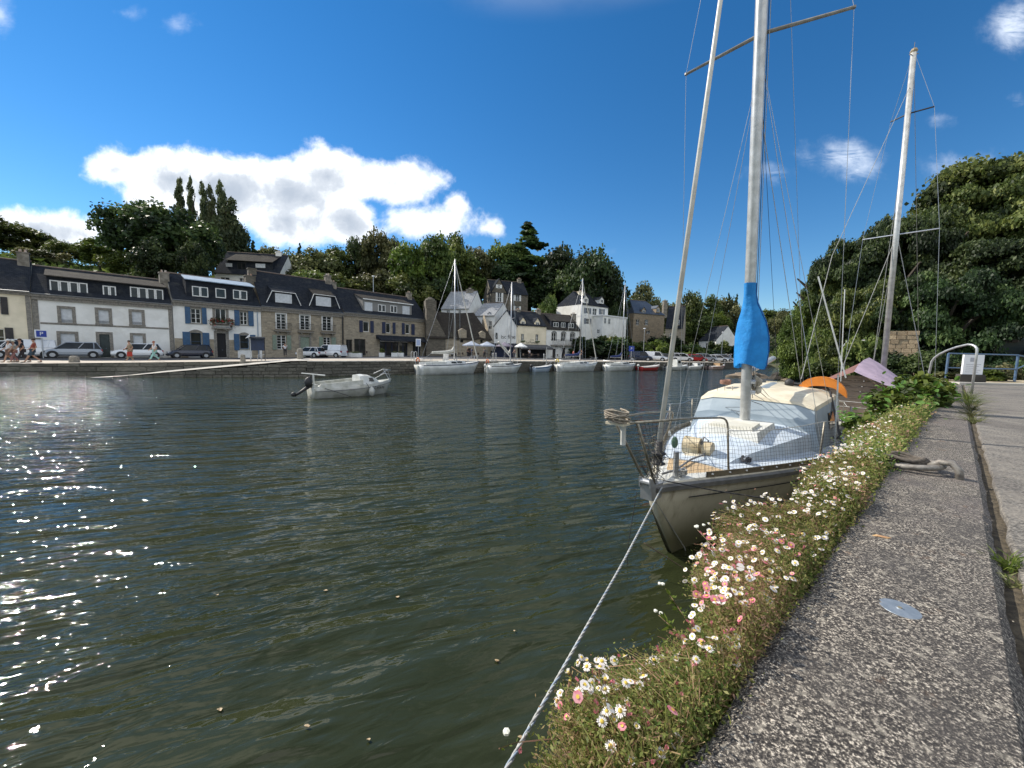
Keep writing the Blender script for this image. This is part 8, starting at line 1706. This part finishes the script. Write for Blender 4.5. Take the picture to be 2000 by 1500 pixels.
# mooring ring with shackle and rope
c = nq(3.72, -.16, QZ+.02); t = thing('mooring_ring', c, 'heavy worn iron mooring ring lying on the coping with old rope round it', 'mooring ring')
rg = mat('worn_iron', (.27, .25, .22), (.16, .14, .12), .6, .4, scale=30, bump=.002)
ring_c = nq(3.75, -.155, QZ+.02)
mb = MB(); mb.tube([ring_c+NN*(.15*cos(a))+ND*(.13*sin(a))+np.array([0, 0, .02*cos(a)+.02]) for a in np.linspace(0, 2*pi, 32)], .019, 9, cap=False); mb.build('ring', rg, t, smooth=True)
sc0 = nq(3.72, .01, QZ)
mb = MB(); mb.tube([sc0+NN*(x)+ND*y+np.array([0, 0, z]) for x, y, z in ((-.07, .0, .05), (-.03, -.01, .09), (.02, -.015, .095), (.055, -.02, .055), (.06, -.022, -.01))], .021, 9); mb.build('eye_bolt', rg, t, smooth=True)
mb = MB()
for k in range(3): mb.tube([ring_c+NN*((.12-.012*k)*cos(a)-.03)+ND*((.075+.01*k)*sin(a)+.03)+np.array([0, 0, .035+.01*k+.008*sin(a*3+k)]) for a in np.linspace(0, 2*pi, 24)], .013, 6, cap=False)
mb.build('frayed_rope', mat('old_brown_rope', (.12, .10, .08), (.07, .06, .05), .95, scale=60), t, smooth=True)
c = onz(1700, 1046, QZ+.003); mb = MB(); mb.add([(0, 0, 0), (.02, -.008, .006), (.05, -.006, .004), (.065, 0, .01), (.05, .008, .004), (.02, .01, .008)], [(0, 1, 2, 3, 4, 5)])
o = mb.build('dry_leaf', mat('tan_dry_leaf', (.45, .3, .14), (.35, .2, .1), .7, scale=40), None, loc=tuple(c)); o.rotation_euler.z = -.6; tag(o, 'curled tan dry leaf on the coping beyond the metal disc', 'leaf')
# scattered grit on the coping
mb = MB(); r = random.Random(5)
for k in range(700):
    p = nq(r.uniform(.5, 6), r.uniform(-.2, .9), QZ+.001); s = r.uniform(.0012, .004); mb.ball(p, s, 4, sc=(1, 1, .6))
g_ = mb.build('quay_grit', mat('grit', (.3, .26, .2), (.12, .1, .08), .9, scale=80)); tag(g_, 'loose grit and crumbs scattered on the quay stones', 'grit', kind='stuff')
# ladder rail, info sign, blue railing at the end of the quay
t = thing('ladder_rail', nq(13.9, -.1), 'large curved steel handrail arch at the top of the quay ladder', 'ladder rail')
lr = mat('ladder_steel', (.5, .51, .5), (.38, .39, .38), .4, .6, scale=6)
a0 = nq(13.6, .27); a1 = nq(14.3, -.42)
a0t = atY(1905, 704, a0[1]); mb = MB(); zt = 1.02
mb.tube([a0, a0+[0, 0, .9]]+arc(a0+[0, 0, .98], a0+[0, 0, 1.13], lerp(a0, a1, .2)+[0, 0, 1.14])+arc(lerp(a0, a1, .45)+[0, 0, 1.08], lerp(a0, a1, .93)+[0, 0, .92], a1+[0, 0, .72])+[a1+[-.06, -.0, .1]], .024, 10); mb.build('rail', lr, t, smooth=True)
p = onz(1893, 748, QZ); fr = Fr((p[0], p[1], 0), (.93, -.3), (-.3, -.93)); t = thing('information_panel', p, 'white information panel with grey text lines on a dark plinth by the railing', 'sign')
k = p[1]/14.1
mb = MB(); mb.hexa([fr.P(-.36, -.1, QZ-.05), fr.P(.36, -.1, QZ-.05), fr.P(.36, .15, QZ-.05), fr.P(-.36, .15, QZ-.05), fr.P(-.33, -.1, QZ+.3), fr.P(.33, -.1, QZ+.3), fr.P(.33, .12, QZ+.3), fr.P(-.33, .12, QZ+.3)]); mb.build('plinth', mat('dark_plinth', (.05, .045, .04), (.03, .028, .025), .9), t)
mb = MB(); mb.fbox(fr, -.27, .27, 0, .08, QZ+.3, QZ+.98); mb.build('panel', white_sign, t)
mb = MB(); mb.fbox(fr, -.1, .08, .081, .086, QZ+.74, QZ+.88); mb.build('picture', mat('grey_print', (.35, .36, .4)), t)
for k in range(5): mb = MB(); mb.fbox(fr, -.2, .2-.05*(k % 3), .081, .085, QZ+.64-k*.065, QZ+.655-k*.065); mb.build('print_line', mat('grey_print', (.35, .36, .4)), t)
t = thing('railing', onz(1853, 745, QZ), 'blue painted tubular railing with two bars at the end of the quay', 'railing'); bl = mat('faded_blue_paint', (.05, .11, .2), (.09, .14, .22), .5, scale=8)
r0, r1, r2 = onz(1846, 745, QZ), onz(1981, 747.5, QZ), onz(2100, 752, QZ)
for z in (1.02, .5): mb = MB(); mb.tube([r0+[0, 0, z], r1+[0, 0, z]], .025, 8); mb.build('rail_bar', bl, t)
mb = MB(); mb.tube([r1+[0, 0, 1.02], r1+[.5, .1, .95], r1+[1.2, .3, .9], r2+[0, 0, .9]], .025, 8); mb.build('rail_bar', bl, t)
mb = MB(); mb.tube([r1+[0, 0, .5], r1+[1.2, .3, .9]], .022, 8); mb.build('brace', bl, t)
for q in (r0, r1, r2): mb = MB(); mb.tube([q-[0, 0, .05], q+[0, 0, 1.02]], .035, 8); mb.build('post', bl, t)
# kerb, grass strip and sandy ground past the pavement end
k0, k1 = onz(1905, 751, QZ), onz(2150, 757, QZ)
d = (k1-k0)[:2]; Lk = np.linalg.norm(d); d /= Lk; nrm = np.array([d[1], -d[0]]); nrm = nrm if nrm@(-k0[:2]) > 0 else -nrm; fr = Fr((*k0[:2], 0), d, nrm)
mb = MB(); mb.fbox(fr, -.5, Lk+6, -.25, 0, QZ-.1, QZ+.06); tag(mb.build('kerb', kerb_white), 'pale kerb at the end of the near pavement', kind='structure')
mb = MB(); mb.grid([[fr.P(u, w, QZ+.03+random.uniform(-.01, .02)) for u in np.linspace(-.4, Lk+8, 12)] for w in (-.25, -1.2, -2.2, -3.2)]); tag(mb.build('ground', mat('sandy_ground', (.36, .3, .2), (.27, .22, .14), .95, scale=1.2, c3=(.12, .13, .04), bump=.01)), 'sandy ground with dry grass beyond the kerb', kind='structure')
for k, (px, w, h, lm, lab) in enumerate([(1932, .55, .42, 'lime', 'yellow-green weed mound behind the information panel'), (1956, .5, .26, 'olive', 'low pale weed mound right of the green one'), (1868, .5, .3, 'olive', 'dry weed mound left of the information panel'), (1910, .3, .16, 'lime', 'small weed mound on the kerb')]):
    p = onz(px, 746, QZ); o = thing('weed_mound', (p[0], p[1]+.2, QZ), lab, 'weed'); c_ = bpy.data.objects.new('foliage', crown('bush', lm, k % 3, 5000, .12)); COL.objects.link(c_); c_.parent = o; c_.scale = (w, w, h*1.3)
# rocks along the right bank
rock_m = mat('harbour_rock', (.26, .2, .14), (.15, .12, .09), .9, scale=2, c3=(.05, .05, .035), bump=.04); rock_d = mat('dark_rock', (.05, .042, .034), (.025, .022, .018), .9, scale=2, bump=.04)
def rock(px, py, D, sx, sy, sz, lab, m, seed):
    r = random.Random(seed); p = atY(px, py, D); mb = MB(); n = 12; rows = []
    for j in range(7):
        a = pi*.5*j/6; rows.append([(sx*cos(a)*cos(b)*r.uniform(.82, 1.1), sy*cos(a)*sin(b)*r.uniform(.82, 1.1), sz*sin(a)*r.uniform(.9, 1.05)-.25) for b in [2*pi*k/n for k in range(n)]])
    mb.grid(rows, close=True); tag(mb.build('rock', m, None, loc=(p[0], p[1], 0)), lab, 'rock', 'rocks along the right bank')
rock(1462, 730, 46.5, 2.9, 1.6, .95, 'smooth pale rock rising from the water left of the mast', rock_m, 1); rock(1530, 730, 45, 1.8, 1.3, 1.15, 'dark boulder with pale top at the ivy bank', rock_d, 2); rock(1575, 725, 43, 2.6, 1.5, 1.0, 'brown rock on the earth bank', rock_m, 3); rock(1620, 728, 40, 2.2, 1.6, .9, 'brown rock right of the earth bank', rock_m, 4); rock(1600, 712, 46, 4.5, 2.5, 2.3, 'large brown earth outcrop above the rocks', rock_m, 5); rock(1655, 724, 36, 1.8, 1.2, .8, 'dark rock before the hut', rock_d, 6)
# leaves floating on the water
fl_m = mat('floating_leaf', (.36, .28, .16), (.26, .16, .08), .6, scale=30)
for k, (px, py, s, lab) in enumerate([(970, 1290, .022, 'tan leaf floating left of the mooring rope'), (430, 1386, .024, 'brownish leaf floating in the lower left water'), (636, 1153, .022, 'pale leaf floating in the middle water'), (1017, 1440, .02, 'orange leaf floating by the bottom of the rope'), (425, 1162, .018, 'brown leaf floating among the ripples'), (776, 1166, .022, 'tiny pale leaf floating right of centre'), (600, 1418, .02, 'tiny pale leaf near the bottom edge'), (720, 1444, .018, 'whitish speck of leaf near the bottom edge'), (1005, 1232, .016, 'tiny leaf near the rope midpoint')]):
    p = onz(px, py, .012); r = random.Random(k); mb = MB(); mb.add([(s*cos(a)*r.uniform(.5, 1.2), s*.6*sin(a)*r.uniform(.5, 1.2), r.uniform(0, .008)) for a in np.linspace(0, 2*pi, 9)[:-1]], [tuple(range(8))]); tag(mb.build('floating_leaf', fl_m, None, loc=tuple(p)), lab, 'leaf', 'leaves floating on the water')
